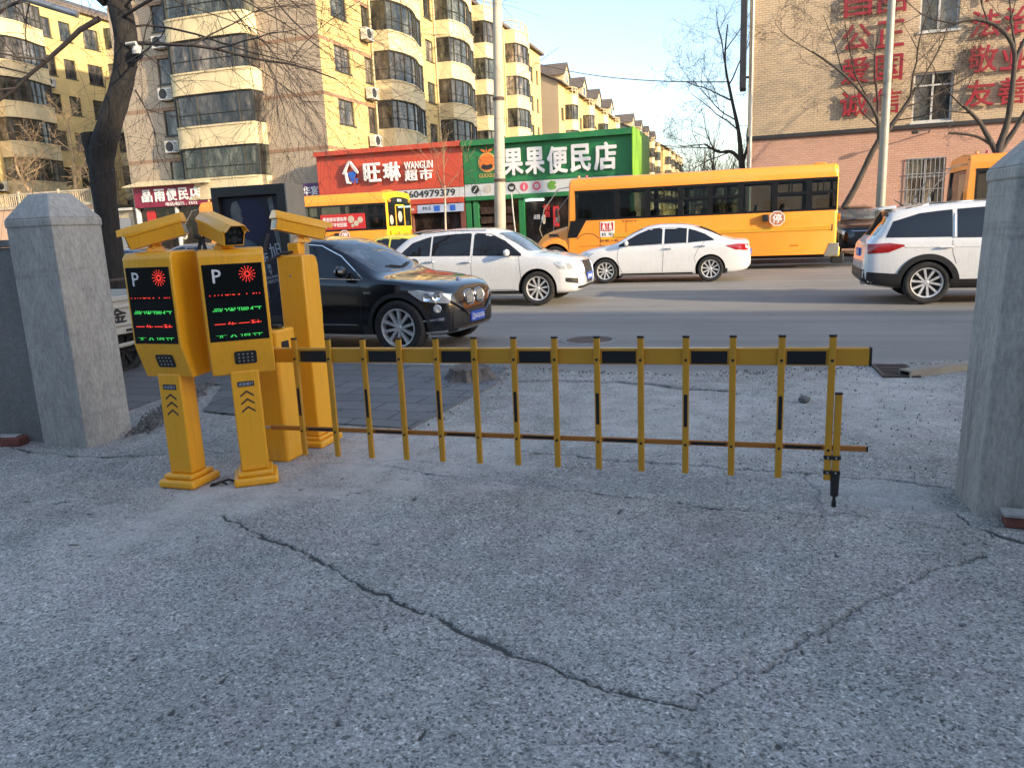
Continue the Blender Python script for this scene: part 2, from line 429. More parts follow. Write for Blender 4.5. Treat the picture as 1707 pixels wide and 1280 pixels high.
def vary(m):
    nt = m.node_tree; p = nt.nodes['Principled BSDF']
    src = p.inputs['Base Color'].links[0].from_socket
    oi = N(nt, 'ShaderNodeObjectInfo')
    c = mixc(nt, 1.0, src, ramp(nt, oi.outputs['Random'], [(0.0, (.45, .45, .48)), (.3, (1.0, .95, .9)), (.5, (.6, .75, .7)), (.7, (1.5, 1.35, 1.15)), (.85, (.9, .95, 1.1)), (1.0, (2.0, 1.9, 1.7))]), 'MULTIPLY')
    nt.links.new(c, p.inputs['Base Color'])
vary(M['win_glass'])
M['ac_white'] = mat('air_conditioner_white', (0.58, 0.57, 0.52), 0.5, var=0.1)
M['roof_tile'] = tile_mat('grey_roof_tile', (0.17, 0.14, 0.125), (0.21, 0.175, 0.15), (0.08, 0.07, 0.06), 0.3, 0.25, 0.02, 0.8, 0.25, 0.6)
M['brick_yellow'] = tile_mat('yellow_facing_brick', (0.68, 0.53, 0.34), (0.60, 0.46, 0.29), (0.42, 0.34, 0.25), 0.24, 0.085, 0.014, 0.8, 0.22, 0.6)
M['brick_pink'] = tile_mat('pink_facing_brick', (0.70, 0.41, 0.30), (0.62, 0.35, 0.25), (0.48, 0.32, 0.25), 0.24, 0.085, 0.014, 0.8, 0.22, 0.6)
M['dark_panel'] = mat('dark_panel', (0.025, 0.025, 0.03), 0.5, var=0.15)
M['bark_dark'] = bark_mat('dark_bark', (0.008, 0.0075, 0.007), (0.04, 0.036, 0.033), 22.0)
M['bark_grey'] = bark_mat('grey_brown_bark', (0.04, 0.033, 0.03), (0.11, 0.095, 0.08), 18.0)
M['twig_dark'] = mat('dark_twig', (0.05, 0.041, 0.038), 0.9, var=0.2)
M['twig_pale'] = mat('pale_dry_twig', (0.34, 0.25, 0.15), 0.9, var=0.25)
M['trunk_white'] = mat('lime_washed_trunk', (0.52, 0.42, 0.34), 0.9, var=0.2, bmp=0.4, bs=30)
M['pole_concrete'] = mat('concrete_pole', (0.42, 0.385, 0.31), 0.85, var=0.28, vs=2.5, bmp=0.3, bs=30, stretch=(1, 1, .25))
M['pole_steel'] = mat('painted_steel_pole', (0.30, 0.31, 0.27), 0.55, 0.2, 0.12, 3)
M['box_grey'] = mat('light_box_frame', (0.028, 0.027, 0.025), 0.55, var=0.2, vs=3)
M['box_side'] = mat('light_box_side', (0.30, 0.29, 0.25), 0.5, 0.5, var=0.15, vs=3)
M['ad_dark'] = mat('dark_poster', (0.010, 0.011, 0.022), .45, var=0.2, vs=2)
M['ad_blue'] = mat('poster_blue_glow', (0.012, 0.011, 0.045), .45, var=0.3, vs=2)
M['ad_skin'] = mat('poster_skin', (0.12, 0.125, 0.12), .45, var=0.4, vs=6)
M['ad_cloth'] = mat('poster_cloth', (0.06, 0.095, 0.12), .45, var=0.6, vs=5)
M['ad_text'] = mat('poster_text', (0.34, 0.36, 0.40), 0.3, var=0.05)
M['wood_old'] = bark_mat('old_stump_wood', (0.06, 0.05, 0.042), (0.22, 0.19, 0.16), 12.0, (1, 1, .2), 1.0)
M['brick_red'] = mat('red_brick', (0.17, 0.06, 0.045), 0.9, var=0.3, vs=14, bmp=0.5)
M['stone'] = mat('field_stone', (0.16, 0.16, 0.15), 0.9, var=0.3, vs=25, bmp=0.6, bs=90)
M['truck_white'] = mat('truck_bed_white', (0.52, 0.50, 0.44), 0.45, var=0.14, vs=2.5)
M['peach'] = mat('peach_painted_wall', (0.60, 0.40, 0.27), 0.8, var=0.12, vs=0.7)
M['rail_beige'] = mat('beige_railing', (0.50, 0.42, 0.30), 0.6, var=0.12)
M['wire'] = mat('black_cable', (0.02, 0.02, 0.022), 0.6, var=0.1)
M['grey_block'] = tile_mat('grey_office_tile', (0.34, 0.33, 0.31), (0.37, 0.36, 0.34), (0.24, 0.23, 0.22), 0.4, 0.2, 0.01, 0.8, 0.2, 0.3)

# ------------------------------------------------------------------ mesh helpers
class MB:
    """collects shapes, then links them as ONE mesh object"""
    def __init__(self):
        self.bm = bmesh.new()

    def _faces(self, vs, quads, mi, smooth=False):
        out = []
        for q in quads:
            try:
                f = self.bm.faces.new([vs[i] for i in q])
            except ValueError:
                continue
            f.material_index = mi
            f.smooth = smooth
            out.append(f)
        return out

    def pts(self, pts):
        return [self.bm.verts.new(p) for p in pts]

    def box(self, x0, x1, y0, y1, z0, z1, mi=0, mtx=None):
        P = [(x0, y0, z0), (x1, y0, z0), (x1, y1, z0), (x0, y1, z0), (x0, y0, z1), (x1, y0, z1), (x1, y1, z1), (x0, y1, z1)]
        if mtx is not None:
            P = [mtx @ Vector(p) for p in P]
        v = self.pts(P)
        self._faces(v, [(3, 2, 1, 0), (4, 5, 6, 7), (0, 1, 5, 4), (1, 2, 6, 5), (2, 3, 7, 6), (3, 0, 4, 7)], mi)
        return v

    def hexa(self, bottom, top, mi=0):
        v = self.pts(list(bottom) + list(top))
        n = len(bottom)
        self._faces(v, [tuple(range(n - 1, -1, -1)), tuple(range(n, 2 * n))] + [(i, (i + 1) % n, n + (i + 1) % n, n + i) for i in range(n)], mi)
        return v

    def prism(self, poly, fn, d0, d1, mi=0):
        """poly: 2-D outline (counter-clockwise); fn(u, v, d) -> point"""
        n = len(poly)
        v = self.pts([fn(u, w, d0) for u, w in poly] + [fn(u, w, d1) for u, w in poly])
        self._faces(v, [tuple(range(n - 1, -1, -1)), tuple(range(n, 2 * n))] + [(i, (i + 1) % n, n + (i + 1) % n, n + i) for i in range(n)], mi)

    def tube(self, pts, radii, n=8, mi=0, cap=True, smooth=True):
        pts = [Vector(p) for p in pts]
        rings = []
        ref = None
        for i, p in enumerate(pts):
            d = (pts[min(i + 1, len(pts) - 1)] - pts[max(i - 1, 0)])
            if d.length < 1e-9:
                d = Vector((0, 0, 1))
            d.normalize()
            if ref is None:
                ref = Vector((1, 0, 0)) if abs(d.x) < 0.8 else Vector((0, 1, 0))
            a = (ref - d * ref.dot(d))
            if a.length < 1e-6:
                a = d.orthogonal()
            a.normalize()
            ref = a
            b = d.cross(a)
            r = radii[i] if hasattr(radii, '__len__') else radii
            rings.append([self.bm.verts.new(p + (a * math.cos(2 * math.pi * k / n) + b * math.sin(2 * math.pi * k / n)) * r) for k in range(n)])
        for r0, r1 in zip(rings, rings[1:]):
            for k in range(n):
                f = self.bm.faces.new((r0[k], r0[(k + 1) % n], r1[(k + 1) % n], r1[k]))
                f.material_index = mi
                f.smooth = smooth
        if cap:
            for ring, rev in ((rings[0], True), (rings[-1], False)):
                try:
                    f = self.bm.faces.new(ring[::-1] if rev else ring)
                    f.material_index = mi
                except ValueError:
                    pass

    def cyl(self, p0, p1, r0, r1=None, n=16, mi=0):
        self.tube([p0, p1], [r0, r0 if r1 is None else r1], n, mi)

    def lathe(self, prof, o, axis='y', n=32, mi=0, closed=False):
        """prof: (radius, along) pairs turned about the axis through o"""
        o = Vector(o)
        ring = []
        for r, h in prof:
            row = []
            for k in range(n):
                c, s = r * math.cos(2 * math.pi * k / n), r * math.sin(2 * math.pi * k / n)
                q = {'y': (c, h, s), 'z': (c, s, h), 'x': (h, c, s)}[axis]
                row.append(self.bm.verts.new(o + Vector(q)))
            ring.append(row)
        for a, b in zip(ring, ring[1:]):
            for k in range(n):
                f = self.bm.faces.new((a[k], a[(k + 1) % n], b[(k + 1) % n], b[k]))
                f.material_index = mi
                f.smooth = True

    def grid(self, fn, nu, nv, mi=0, smooth=True):
        V = [[self.bm.verts.new(fn(i / nu, j / nv)) for j in range(nv + 1)] for i in range(nu + 1)]
        for i in range(nu):
            for j in range(nv):
                f = self.bm.faces.new((V[i][j], V[i + 1][j], V[i + 1][j + 1], V[i][j + 1]))
                f.material_index = mi
                f.smooth = smooth
        return V

    def mesh(self, name, mats, fix=True, sharp=40):
        if fix:
            bmesh.ops.recalc_face_normals(self.bm, faces=self.bm.faces[:])
        me = bpy.data.meshes.new(name)
        self.bm.to_mesh(me)
        self.bm.free()
        for m in (mats if isinstance(mats, (list, tuple)) else [mats]):
            me.materials.append(M[m] if isinstance(m, str) else m)
        if sharp:
            me.set_sharp_from_angle(angle=R(sharp))
        return me

    def build(self, name, mats, parent=None, bevel=0.0, seg=2, fix=True, loc=None, rot=None, sharp=40):
        return obj(name, self.mesh(name, mats, fix, sharp), parent, bevel, seg, loc, rot)

def obj(name, me, parent=None, bevel=0.0, seg=2, loc=None, rot=None):
    o = bpy.data.objects.new(name, me)
    COL.objects.link(o)
    if parent is not None:
        o.parent = parent
    if loc is not None:
        o.location = loc
    if rot is not None:
        o.rotation_euler = rot
    if bevel > 0:
        b = o.modifiers.new('bevel', 'BEVEL')
        b.width = bevel
        b.segments = seg
        b.limit_method = 'ANGLE'
        b.angle_limit = R(35)
        b.harden_normals = False
    return o

def tag(o, label, cat, group=None):
    o['label'] = label
    o['category'] = cat
    if group:
        o['group'] = group
    return o

def thing(name, label, cat, loc=(0, 0, 0), rotz=0.0, group=None):
    o = bpy.data.objects.new(name, None)
    o.empty_display_size = 0.1
    COL.objects.link(o)
    o.location = loc
    o.rotation_euler = (0, 0, rotz)
    return tag(o, label, cat, group)

def structure(o):
    o['kind'] = 'structure'
    return o

def dup(root, loc, rotz, label, skip=()):
    r = root.copy()
    COL.objects.link(r)
    r.location = loc
    r.rotation_euler = (0, 0, rotz)
    r['label'] = label
    for ch in list(root.children):
        if ch.name.split('.')[0] in skip:
            continue
        c = ch.copy(); COL.objects.link(c); c.parent = r
        for g in list(ch.children):
            d = g.copy(); COL.objects.link(d); d.parent = c
    return r

_tc = {}
def text_verts(body, size=1.0, extrude=0.0, bold=0.0):
    cu = bpy.data.curves.new('lettering', 'FONT')
    cu.body = body
    cu.size = size
    cu.extrude = extrude
    cu.offset = bold
    cu.resolution_u = 2
    o = bpy.data.objects.new('lettering', cu)
    COL.objects.link(o)
    dg = bpy.context.evaluated_depsgraph_get()
    me = bpy.data.meshes.new_from_object(o.evaluated_get(dg))
    bpy.data.objects.remove(o)
    bpy.data.curves.remove(cu)
    return me

FACE = {'-y': ((1, 0, 0), (0, 0, 1), (0, -1, 0)), '+y': ((-1, 0, 0), (0, 0, 1), (0, 1, 0)),
        '+x': ((0, 1, 0), (0, 0, 1), (1, 0, 0)), '-x': ((0, -1, 0), (0, 0, 1), (-1, 0, 0))}

def lettering(name, body, o, face, width=None, height=None, depth=0.01, m='letter_white', parent=None, bold=0.0, cut=None, axes=None):
    """writing fitted into width x height, its centre at o, looking along the face direction"""
    me = text_verts(body, 1.0, 0.0, 0.0)
    n = len(me.vertices)
    co = np.empty(n * 3); me.vertices.foreach_get('co', co); co = co.reshape(-1, 3)
    mn, mx = co.min(0), co.max(0)
    ext = np.maximum(mx - mn, 1e-6)
    sx = width / ext[0] if width else None
    sy = height / ext[1] if height else None
    sx = sx or sy; sy = sy or sx
    c = (mn + mx) / 2
    r, u, nn = [np.array(a, float) for a in (axes or FACE[face])]
    pos = np.array(o) + np.outer((co[:, 0] - c[0]) * sx, r) + np.outer((co[:, 1] - c[1]) * sy, u)
    me.vertices.foreach_set('co', pos.ravel())
    bm = bmesh.new(); bm.from_mesh(me)
    if cut:
        for lim, sgn in ((cut[0], -1), (cut[1], 1)):
            pl = Vector(np.array(o) + u * (lim * ext[1] * sy * 0.5))
            bmesh.ops.bisect_plane(bm, geom=bm.verts[:] + bm.edges[:] + bm.faces[:], plane_co=pl, plane_no=Vector(u) * sgn, clear_outer=True)
    ex = bmesh.ops.extrude_face_region(bm, geom=bm.faces[:])
    vv = [g for g in ex['geom'] if isinstance(g, bmesh.types.BMVert)]
    bmesh.ops.translate(bm, verts=vv, vec=Vector(nn) * depth)
    if bold:
        base = bm.verts[:] + bm.edges[:] + bm.faces[:]
        for k, (a, b) in enumerate(((1, 0), (-1, 0), (0, 1), (0, -1), (.7, .7), (-.7, .7), (.7, -.7), (-.7, -.7))):
            g = bmesh.ops.duplicate(bm, geom=base)['geom']
            sh = Vector(r) * (a * bold * sx) + Vector(u) * (b * bold * sy) + Vector(nn) * ((k + 1) * -.0012 * min(1.0, depth / .02))
            bmesh.ops.translate(bm, verts=[q for q in g if isinstance(q, bmesh.types.BMVert)], vec=sh)
    bmesh.ops.recalc_face_normals(bm, faces=bm.faces[:])
    for f in bm.faces:
        f.smooth = False
    me.clear_geometry()
    bm.to_mesh(me); bm.free()
    me.materials.clear(); me.materials.append(M[m])
    ob = bpy.data.objects.new(name, me)
    COL.objects.link(ob)
    if parent is not None:
        ob.parent = parent
    return ob

def circle(r, n=24, cx=0, cy=0, a0=0.0):
    return [(cx + r * math.cos(a0 + 2 * math.pi * k / n), cy + r * math.sin(a0 + 2 * math.pi * k / n)) for k in range(n)]

def fn_y(o, s=-1):
    """outline in x,z standing on a face that looks along s*y"""
    return lambda u, v, d: (o[0] + u, o[1] + s * d, o[2] + v)

def fn_x(o, s=1):
    return lambda u, v, d: (o[0] + s * d, o[1] + u, o[2] + v)

# ------------------------------------------------------------------ ground
def seg_dist(P, pts):
    best = np.full(len(P), 1e9)
    for (ax, ay), (bx, by) in zip(pts, pts[1:]):
        a = np.array((ax, ay)); d = np.array((bx - ax, by - ay)); L2 = d @ d
        t = np.clip(((P - a) @ d) / L2, 0, 1)
        best = np.minimum(best, np.hypot(*(P - a - t[:, None] * d).T))
    return best

def vnoise(P, cell, seed):
    rng = np.random.RandomState(seed)
    g = rng.rand(256, 256)
    q = P / cell
    i = np.floor(q).astype(int); f = q - i; f = f * f * (3 - 2 * f)
    ix, iy = i[:, 0] % 255, i[:, 1] % 255
    return (g[ix, iy] * (1 - f[:, 0]) * (1 - f[:, 1]) + g[ix + 1, iy] * f[:, 0] * (1 - f[:, 1])
            + g[ix, iy + 1] * (1 - f[:, 0]) * f[:, 1] + g[ix + 1, iy + 1] * f[:, 0] * f[:, 1])

CRACKS = [    # outline, half width, dirt, depth
    ([(-2.98, 3.5), (-2.78, 3.41), (-2.37, 3.22), (-1.89, 2.96), (-1.55, 2.79), (-1.26, 2.67), (-1.01, 2.57), (-0.73, 2.45), (-0.49, 2.37), (-0.34, 2.33), (-0.17, 2.31)], 0.011, 0.72, 0.011),
    ([(-0.17, 2.31), (-0.08, 2.44), (0.12, 2.7), (0.35, 3.02), (0.63, 3.4), (0.81, 3.59), (1.05, 3.8)], 0.012, 0.33, 0.008),
    ([(-2.45, 4.56), (-1.94, 4.42), (-1.26, 4.36), (-0.68, 4.26), (-0.16, 4.16), (0.25, 4.17), (0.47, 4.2), (0.7, 4.18), (0.97, 4.12), (1.11, 4.05)], 0.006, 0.8, 0.007),
    ([(0.32, 4.87), (0.38, 4.54), (0.39, 4.15)], 0.007, 0.25, 0.006),
    ([(-1.63, 5.03), (-1.17, 4.99), (-0.58, 4.94), (0.0, 4.89), (0.53, 4.85), (0.86, 4.85), (1.13, 4.74)], 0.016, 0.5, 0.012),
    ([(-2.32, 7.44), (-2.01, 7.53), (-1.43, 7.53), (-1.0, 7.46), (-0.57, 7.28), (-0.2, 7.25)], 0.045, 0.6, 0.014),
    ([(-5.89, 4.48), (-5.45, 4.36), (-4.89, 4.34), (-4.49, 4.42), (-4.1, 4.6)], 0.014, 0.9, 0.012),
    ([(-1.74, 2.86), (-1.47, 2.62), (-1.28, 2.38)], 0.004, 0.6, 0.004),
    ([(-0.66, 2.03), (-0.42, 2.09), (-0.25, 2.09), (-0.07, 2.04)], 0.006, 0.35, 0.005),
    ([(1.06, 4.34), (1.12, 4.18), (1.2, 4.06), (1.3, 3.98)], 0.012, 1.0, 0.014),
    ([(-2.7, 4.7), (-2.5, 4.62), (-2.3, 4.72), (-2.05, 4.66)], 0.005, 0.7, 0.004),
]
DUST = [((-2.55, 4.55), 0.75, 1.0), ((-3.2, 3.75), 0.55, 0.9), ((-1.9, 4.9), 0.6, 0.8), ((-2.8, 5.1), 0.4, 0.8), ((-3.3, 3.2), 0.5, 0.5), ((0.9, 6.4), 1.0, 0.5),
        ((0.75, 4.6), 0.35, 0.6), ((-0.6, 6.3), 1.4, 0.55), ((1.1, 7.2), 0.9, 0.7), ((-2.2, 5.35), 0.4, 0.7)]

def yedge(x):
    return np.interp(x, [-8, -3.2, -2.4, -1.6, -0.9, 0.3, 1.3, 2.1, 4.5], [8.5, 8.45, 8.25, 8.1, 8.02, 8.4, 8.75, 9.0, 9.1])

def build_apron():
    x0, x1, y0 = -7.0, 4.2, 0.7
    xs = np.concatenate([np.arange(x0, -3.3, .024), np.arange(-3.3, 1.45, .0068), np.arange(1.45, x1, .024)])
    vv = np.concatenate([np.arange(.7, 2.0, .012), np.arange(2.0, 3.75, .0068), np.arange(3.75, 5.2, .010), np.arange(5.2, 8.4, .018)])
    vv = (vv - vv[0]) / (vv[-1] - vv[0])
    nx, ny = len(xs) - 1, len(vv) - 1
    X, V = np.meshgrid(xs, vv, indexing='ij')
    P0 = np.stack([X.ravel(), np.zeros(X.size)], 1)
    ye = yedge(X.ravel()) + (vnoise(np.stack([X.ravel(), X.ravel() * 0], 1), 0.22, 5) - 0.5) * 0.3 + (vnoise(np.stack([X.ravel(), X.ravel() * 0], 1), 0.06, 6) - 0.5) * 0.1
    Y = y0 + (ye - y0) * V.ravel()
    P = np.stack([X.ravel(), Y], 1)
    wob = np.stack([vnoise(P, 0.12, 1) - 0.5, vnoise(P, 0.12, 2) - 0.5], 1) * 0.05 + np.stack([vnoise(P, 0.035, 3) - 0.5, vnoise(P, 0.035, 4) - 0.5], 1) * 0.026 + np.stack([vnoise(P, 0.013, 8) - 0.5, vnoise(P, 0.013, 9) - 0.5], 1) * 0.010
    crack = np.zeros(len(P)); dep = np.zeros(len(P))
    for k, (pts, hw, s, d) in enumerate(CRACKS):
        w = hw * ((0.35 + 1.2 * vnoise(P, 0.09, 20 + k)) if k in (0, 5) else .85 * (0.2 + 1.4 * vnoise(P, 0.11, 20 + k) * (0.4 + vnoise(P, 0.5, 60 + k))))
        dd = seg_dist(P + wob, pts) / w
        crack = np.maximum(crack, np.clip(1.0 - dd / 2.4, 0, 1) * (.40 + .60 * s)); dep = np.maximum(dep, np.clip(1.4 - dd, 0, 1) * d)
    # small holes where stones have come out
    pits = np.clip((vnoise(P, 0.05, 31) - 0.90) * 14, 0, 1) * (vnoise(P, 0.5, 32) > 0.45)
    dep = np.maximum(dep, pits * 0.006); crack = np.maximum(crack, pits * 0.7)
    dust = np.zeros(len(P))
    for c, r, s in DUST:
        dd = np.hypot(*(P - np.array(c)).T) / r
        dust = np.maximum(dust, s * np.clip(1.25 - dd + (vnoise(P, 0.18, 40) - 0.5) * 0.9, 0, 1))
    lip = np.clip((P[:, 1] - (ye - 0.25)) / 0.25, 0, 1)
    Z = (vnoise(P, 0.9, 50) - 0.5) * 0.010 + (vnoise(P, 0.2, 51) - 0.5) * 0.004 - dep - lip * 0.012
    co = np.stack([P[:, 0], P[:, 1], Z], 1)
    me = bpy.data.meshes.new('gate_apron')
    me.vertices.add(len(co)); me.vertices.foreach_set('co', co.ravel())
    I = np.arange((nx + 1) * (ny + 1)).reshape(nx + 1, ny + 1)
    q = np.stack([I[:-1, :-1], I[1:, :-1], I[1:, 1:], I[:-1, 1:]], -1).reshape(-1, 4)
    me.loops.add(q.size); me.loops.foreach_set('vertex_index', q.ravel().astype(np.int32))
    me.polygons.add(len(q)); me.polygons.foreach_set('loop_start', np.arange(0, q.size, 4, dtype=np.int32))
    me.update(calc_edges=True)
    me.polygons.foreach_set('use_smooth', np.ones(len(q), bool))
    a = me.attributes.new('wear', 'FLOAT_VECTOR', 'POINT')
    a.data.foreach_set('vector', np.stack([crack, dust, np.zeros(len(P))], 1).ravel().astype(np.float32))
    me.materials.append(M['ground'])
    structure(obj('gate_apron', me))

build_apron()

def sheet(name, pts, z, m, thick=0.0):
    mb = MB()
    if thick:
        mb.prism(pts, lambda u, v, d: (u, v, d), z - thick, z)
    else:
        v = mb.pts([(x, y, z) for x, y in pts]); mb._faces(v, [tuple(range(len(v)))], 0)
    return structure(mb.build(name, m))

sheet('ground', [(-900, -400), (900, -400), (900, 1500), (-900, 1500)], -0.06, 'earth')
sheet('yard_ground', [(-45, -18), (60, -18), (60, 8.2), (-45, 8.2)], -0.022, 'ground')
sheet('road', [(-300, 7.4), (300, 7.4), (300, 27.4), (-300, 27.4)], -0.012, 'asphalt')
sheet('far_pavement', [(-300, 27.52), (300, 27.52), (300, 34.2), (-300, 34.2)], 0.11, 'sidewalk', 0.16)
sheet('kerb', [(-300, 27.36), (300, 27.36), (300, 27.517), (-300, 27.517)], 0.125, 'kerb', 0.18)
sheet('side_street', [(-19, 34.2), (-1, 34.2), (-1, 400), (-19, 400)], 0.02, 'asphalt')
sheet('courtyard', [(-60, 34.2), (-19.0, 34.2), (-19.0, 300), (-60, 300)], 0.05, 'earth')
sheet('paved_path', [(-2.66, 5.47), (-2.6, 6.4), (-2.52, 7.2), (-2.72, 8.2), (-14, 8.45), (-14, 5.5), (-6.2, 5.4), (-5.75, 5.6), (-5.95, 6.9), (-5.6, 6.85), (-4.95, 5.75), (-3.9, 5.55)], 0.014, 'paver', 0.05)
# ------------------------------------------------------------------ building helpers
def wall(mb, fn, u0, u1, z0, z1, holes, depth=0.14, mi=0):
    """a wall sheet with window openings and their reveals; fn(u, z, d): d metres outwards"""
    us = sorted({u0, u1, *[h[0] for h in holes], *[h[1] for h in holes]})
    zs = sorted({z0, z1, *[h[2] for h in holes], *[h[3] for h in holes]})
    V = {}
    def vert(u, z):
        if (u, z) not in V:
            V[(u, z)] = mb.bm.verts.new(fn(u, z, 0))
        return V[(u, z)]
    for ua, ub in zip(us, us[1:]):
        for za, zb in zip(zs, zs[1:]):
            cu, cz = (ua + ub) / 2, (za + zb) / 2
            if any(h[0] < cu < h[1] and h[2] < cz < h[3] for h in holes):
                continue
            f = mb.bm.faces.new((vert(ua, za), vert(ub, za), vert(ub, zb), vert(ua, zb))); f.material_index = mi
    for a, b, c, d in holes:
        for (p, q) in (((a, c), (b, c)), ((b, c), (b, d)), ((b, d), (a, d)), ((a, d), (a, c))):
            v = mb.pts([fn(p[0], p[1], 0), fn(p[0], p[1], -depth), fn(q[0], q[1], -depth), fn(q[0], q[1], 0)])
            mb._faces(v, [(0, 1, 2, 3)], mi)

_win = {}
def window(parent, face, pos, w, h, cols=2, transom=0.0, frame='win_frame', bars=0, depth=0.12, fw=0.05):
    """window > pane, its lower left corner at pos on the wall line"""
    key = (round(w, 2), round(h, 2), cols, transom, frame, bars, depth)
    if key not in _win:
        mb = MB()
        y0, y1 = depth - 0.05, depth + 0.01
        mb.box(0, w, y0, y1, 0, fw); mb.box(0, w, y0, y1, h - fw, h)
        mb.box(0, fw, y0 + .002, y1, fw, h - fw); mb.box(w - fw, w, y0 + .002, y1, fw, h - fw)
        for k in range(1, cols):
            mb.box(w * k / cols - fw * .5, w * k / cols + fw * .5, y0 + .004, y1, fw, h - fw)
        if transom:
            mb.box(fw, w - fw, y0 + .006, y1, h * transom - fw * .4, h * transom + fw * .4)
        mb.box(-0.06, w + 0.06, -0.05, depth, -0.07, -0.005)          # sill
        for k in range(bars):
            mb.tube([(w * (k + .5) / bars, -0.06, 0.0), (w * (k + .5) / bars, -0.06, h)], 0.016, 5)
        if bars:
            for zz in (0.02, h * .33, h * .66, h - .02):
                mb.box(0, w, -0.075, -0.045, zz - 0.015, zz + 0.015)
        me = mb.mesh('window', frame)
        mp = MB(); mp.box(fw * .5, w - fw * .5, depth - 0.02, depth, fw * .5, h - fw * .5)
        _win[key] = (me, mp.mesh('pane', 'win_glass'))
    me, mp = _win[key]
    rz = 0 if face == '-y' else R(90)
    o = obj('window', me, parent, loc=pos, rot=(0, 0, rz))
    obj('pane', mp, o)
    return o

_bay = {}
BAY_PLAN = [(0, 0), (0.10, .92), (1.1, 1.22), (2.3, 1.28), (3.4, 1.05), (4.3, .78), (5.05, .72), (5.2, 0)]
def bay(parent, face, pos, length, sx=1.0, style='a', crown=False, glaze=1.5):
    """balcony > window_frame, pane (> frame is separate): a curved glazed balcony whose slab is at pos"""
    key = (round(length, 2), sx, style, crown)
    if key not in _bay:
        k = length / 5.2
        plan = [(u * k, d * sx) for u, d in BAY_PLAN]
        if style == 'flat':
            plan = [(0, 0), (.12, .8 * sx), (length * .18, .95 * sx), (length * .82, .95 * sx), (length - .12, .8 * sx), (length, 0)]
        # smooth the outline
        fine = []
        for i in range(len(plan) - 1):
            p0, p1, p2, p3 = plan[max(i - 1, 0)], plan[i], plan[i + 1], plan[min(i + 2, len(plan) - 1)]
            n = 1 if i in (0, len(plan) - 2) else 4
            for t in [j / n for j in range(n)]:
                q = []
                for c in (0, 1):
                    a, b, c_, d = p0[c], p1[c], p2[c], p3[c]
                    if n == 1:
                        q.append(b + (c_ - b) * t)
                    else:
                        m1 = (c_ - a) / 2 if i > 1 else (c_ - b) * .5
                        m2 = (d - b) / 2 if i < len(plan) - 3 else (c_ - b) * .5
                        q.append((2 * t**3 - 3 * t**2 + 1) * b + (t**3 - 2 * t**2 + t) * m1 + (-2 * t**3 + 3 * t**2) * c_ + (t**3 - t**2) * m2)
                fine.append(tuple(q))
        fine.append(plan[-1])
        def out(off):
            return [(u, -(max(d + off, 0.0) if d > 0.01 else 0.0)) for u, d in fine]
        mb = MB()
        def band(off, z0, z1, mi=0):
            P = out(off)
            mb.prism(P[::-1], lambda u, v, d: (u, v, d), z0, z1, mi)
        band(0.05, -0.10, 0.06)
        band(0.0, 0.063, 0.86)
        band(0.045, 0.863, 0.95)
        if crown:
            for (u, v) in out(-.05)[2:-2:3]:
                mb.box(u - .04, u + .04, v - .04, v + .04, 0.95, 1.65)
            P = out(-.05)
            mb.tube([(u, v, 1.62) for u, v in P], 0.05, 5, smooth=False); mb.tube([(u, v, 1.3) for u, v in P], 0.03, 5, smooth=False)
        me = mb.mesh('balcony', 'render_cream')
        if crown:
            _bay[key] = (me, None, None)
        else:
            mg = MB()
            P = [(u, -max(d - .09, 0)) for u, d in fine]
            mg.prism(P[::-1], lambda u, v, d: (u, v, d), 0.952, 0.95 + glaze, 0)
            g = mg.mesh('pane', 'win_glass')
            mf = MB()
            Pf = [(u, -max(d - .06, 0)) for u, d in fine]
            for zz, hh in ((0.96, .05), (0.95 + glaze * .36, .04), (0.95 + glaze * .97, .06)):
                for a, b in zip(Pf, Pf[1:]):
                    mf.tube([(a[0], a[1], zz), (b[0], b[1], zz)], hh * .5, 4, smooth=False)
            idx = [1] + list(range(3, len(Pf) - 2, 3)) + [len(Pf) - 2]
            for i in idx:
                mf.box(Pf[i][0] - .035, Pf[i][0] + .035, Pf[i][1] - .03, Pf[i][1] + .04, 0.95, 0.95 + glaze)
            _bay[key] = (me, g, mf.mesh('frame', 'win_frame'))
    me, g, fr = _bay[key]
    rz = 0 if face == '-y' else R(90)
    o = obj('balcony', me, parent, loc=pos, rot=(0, 0, rz))
    if g is not None:
        obj('pane', g, o); obj('frame', fr, o)
    return o

_ac = {}
def ac_unit(x, y, z, face, label):
    if not _ac:
        mb = MB(); mb.box(-.42, .42, -.46, -.12, 0, .58)
        c = mb
        b = MB(); b.prism([(-.36, -.4), (-.33, -.4), (-.33, -.06), (.33, -.06), (.33, -.4), (.36, -.4), (.36, 0), (-.36, 0)], lambda u, v, d: (u, v, d), -.05, -.01)
        f = MB(); f.lathe([(0.0, -.468), (.06, -.47), (.21, -.466), (.24, -.475), (.25, -.458)], (-.12, 0, .29), 'y', 20)
        for k in range(6):
            f.box(.16, .4, -.468, -.462, .08 + k * .075, .11 + k * .075)
        _ac['m'] = (c.mesh('casing', 'ac_white'), b.mesh('bracket', 'rust'), f.mesh('fan_grille', 'dark_print'))
    t = thing('air_conditioner', label, 'air conditioner', (x, y, z), 0 if face == '-y' else R(90), 'air conditioner units on the flats')
    c, b, f = _ac['m']
    obj('casing', c, t); obj('bracket', b, t); obj('fan_grille', f, t)
    return t

ZB = [3.7, 6.25, 8.8, 11.35, 13.9]

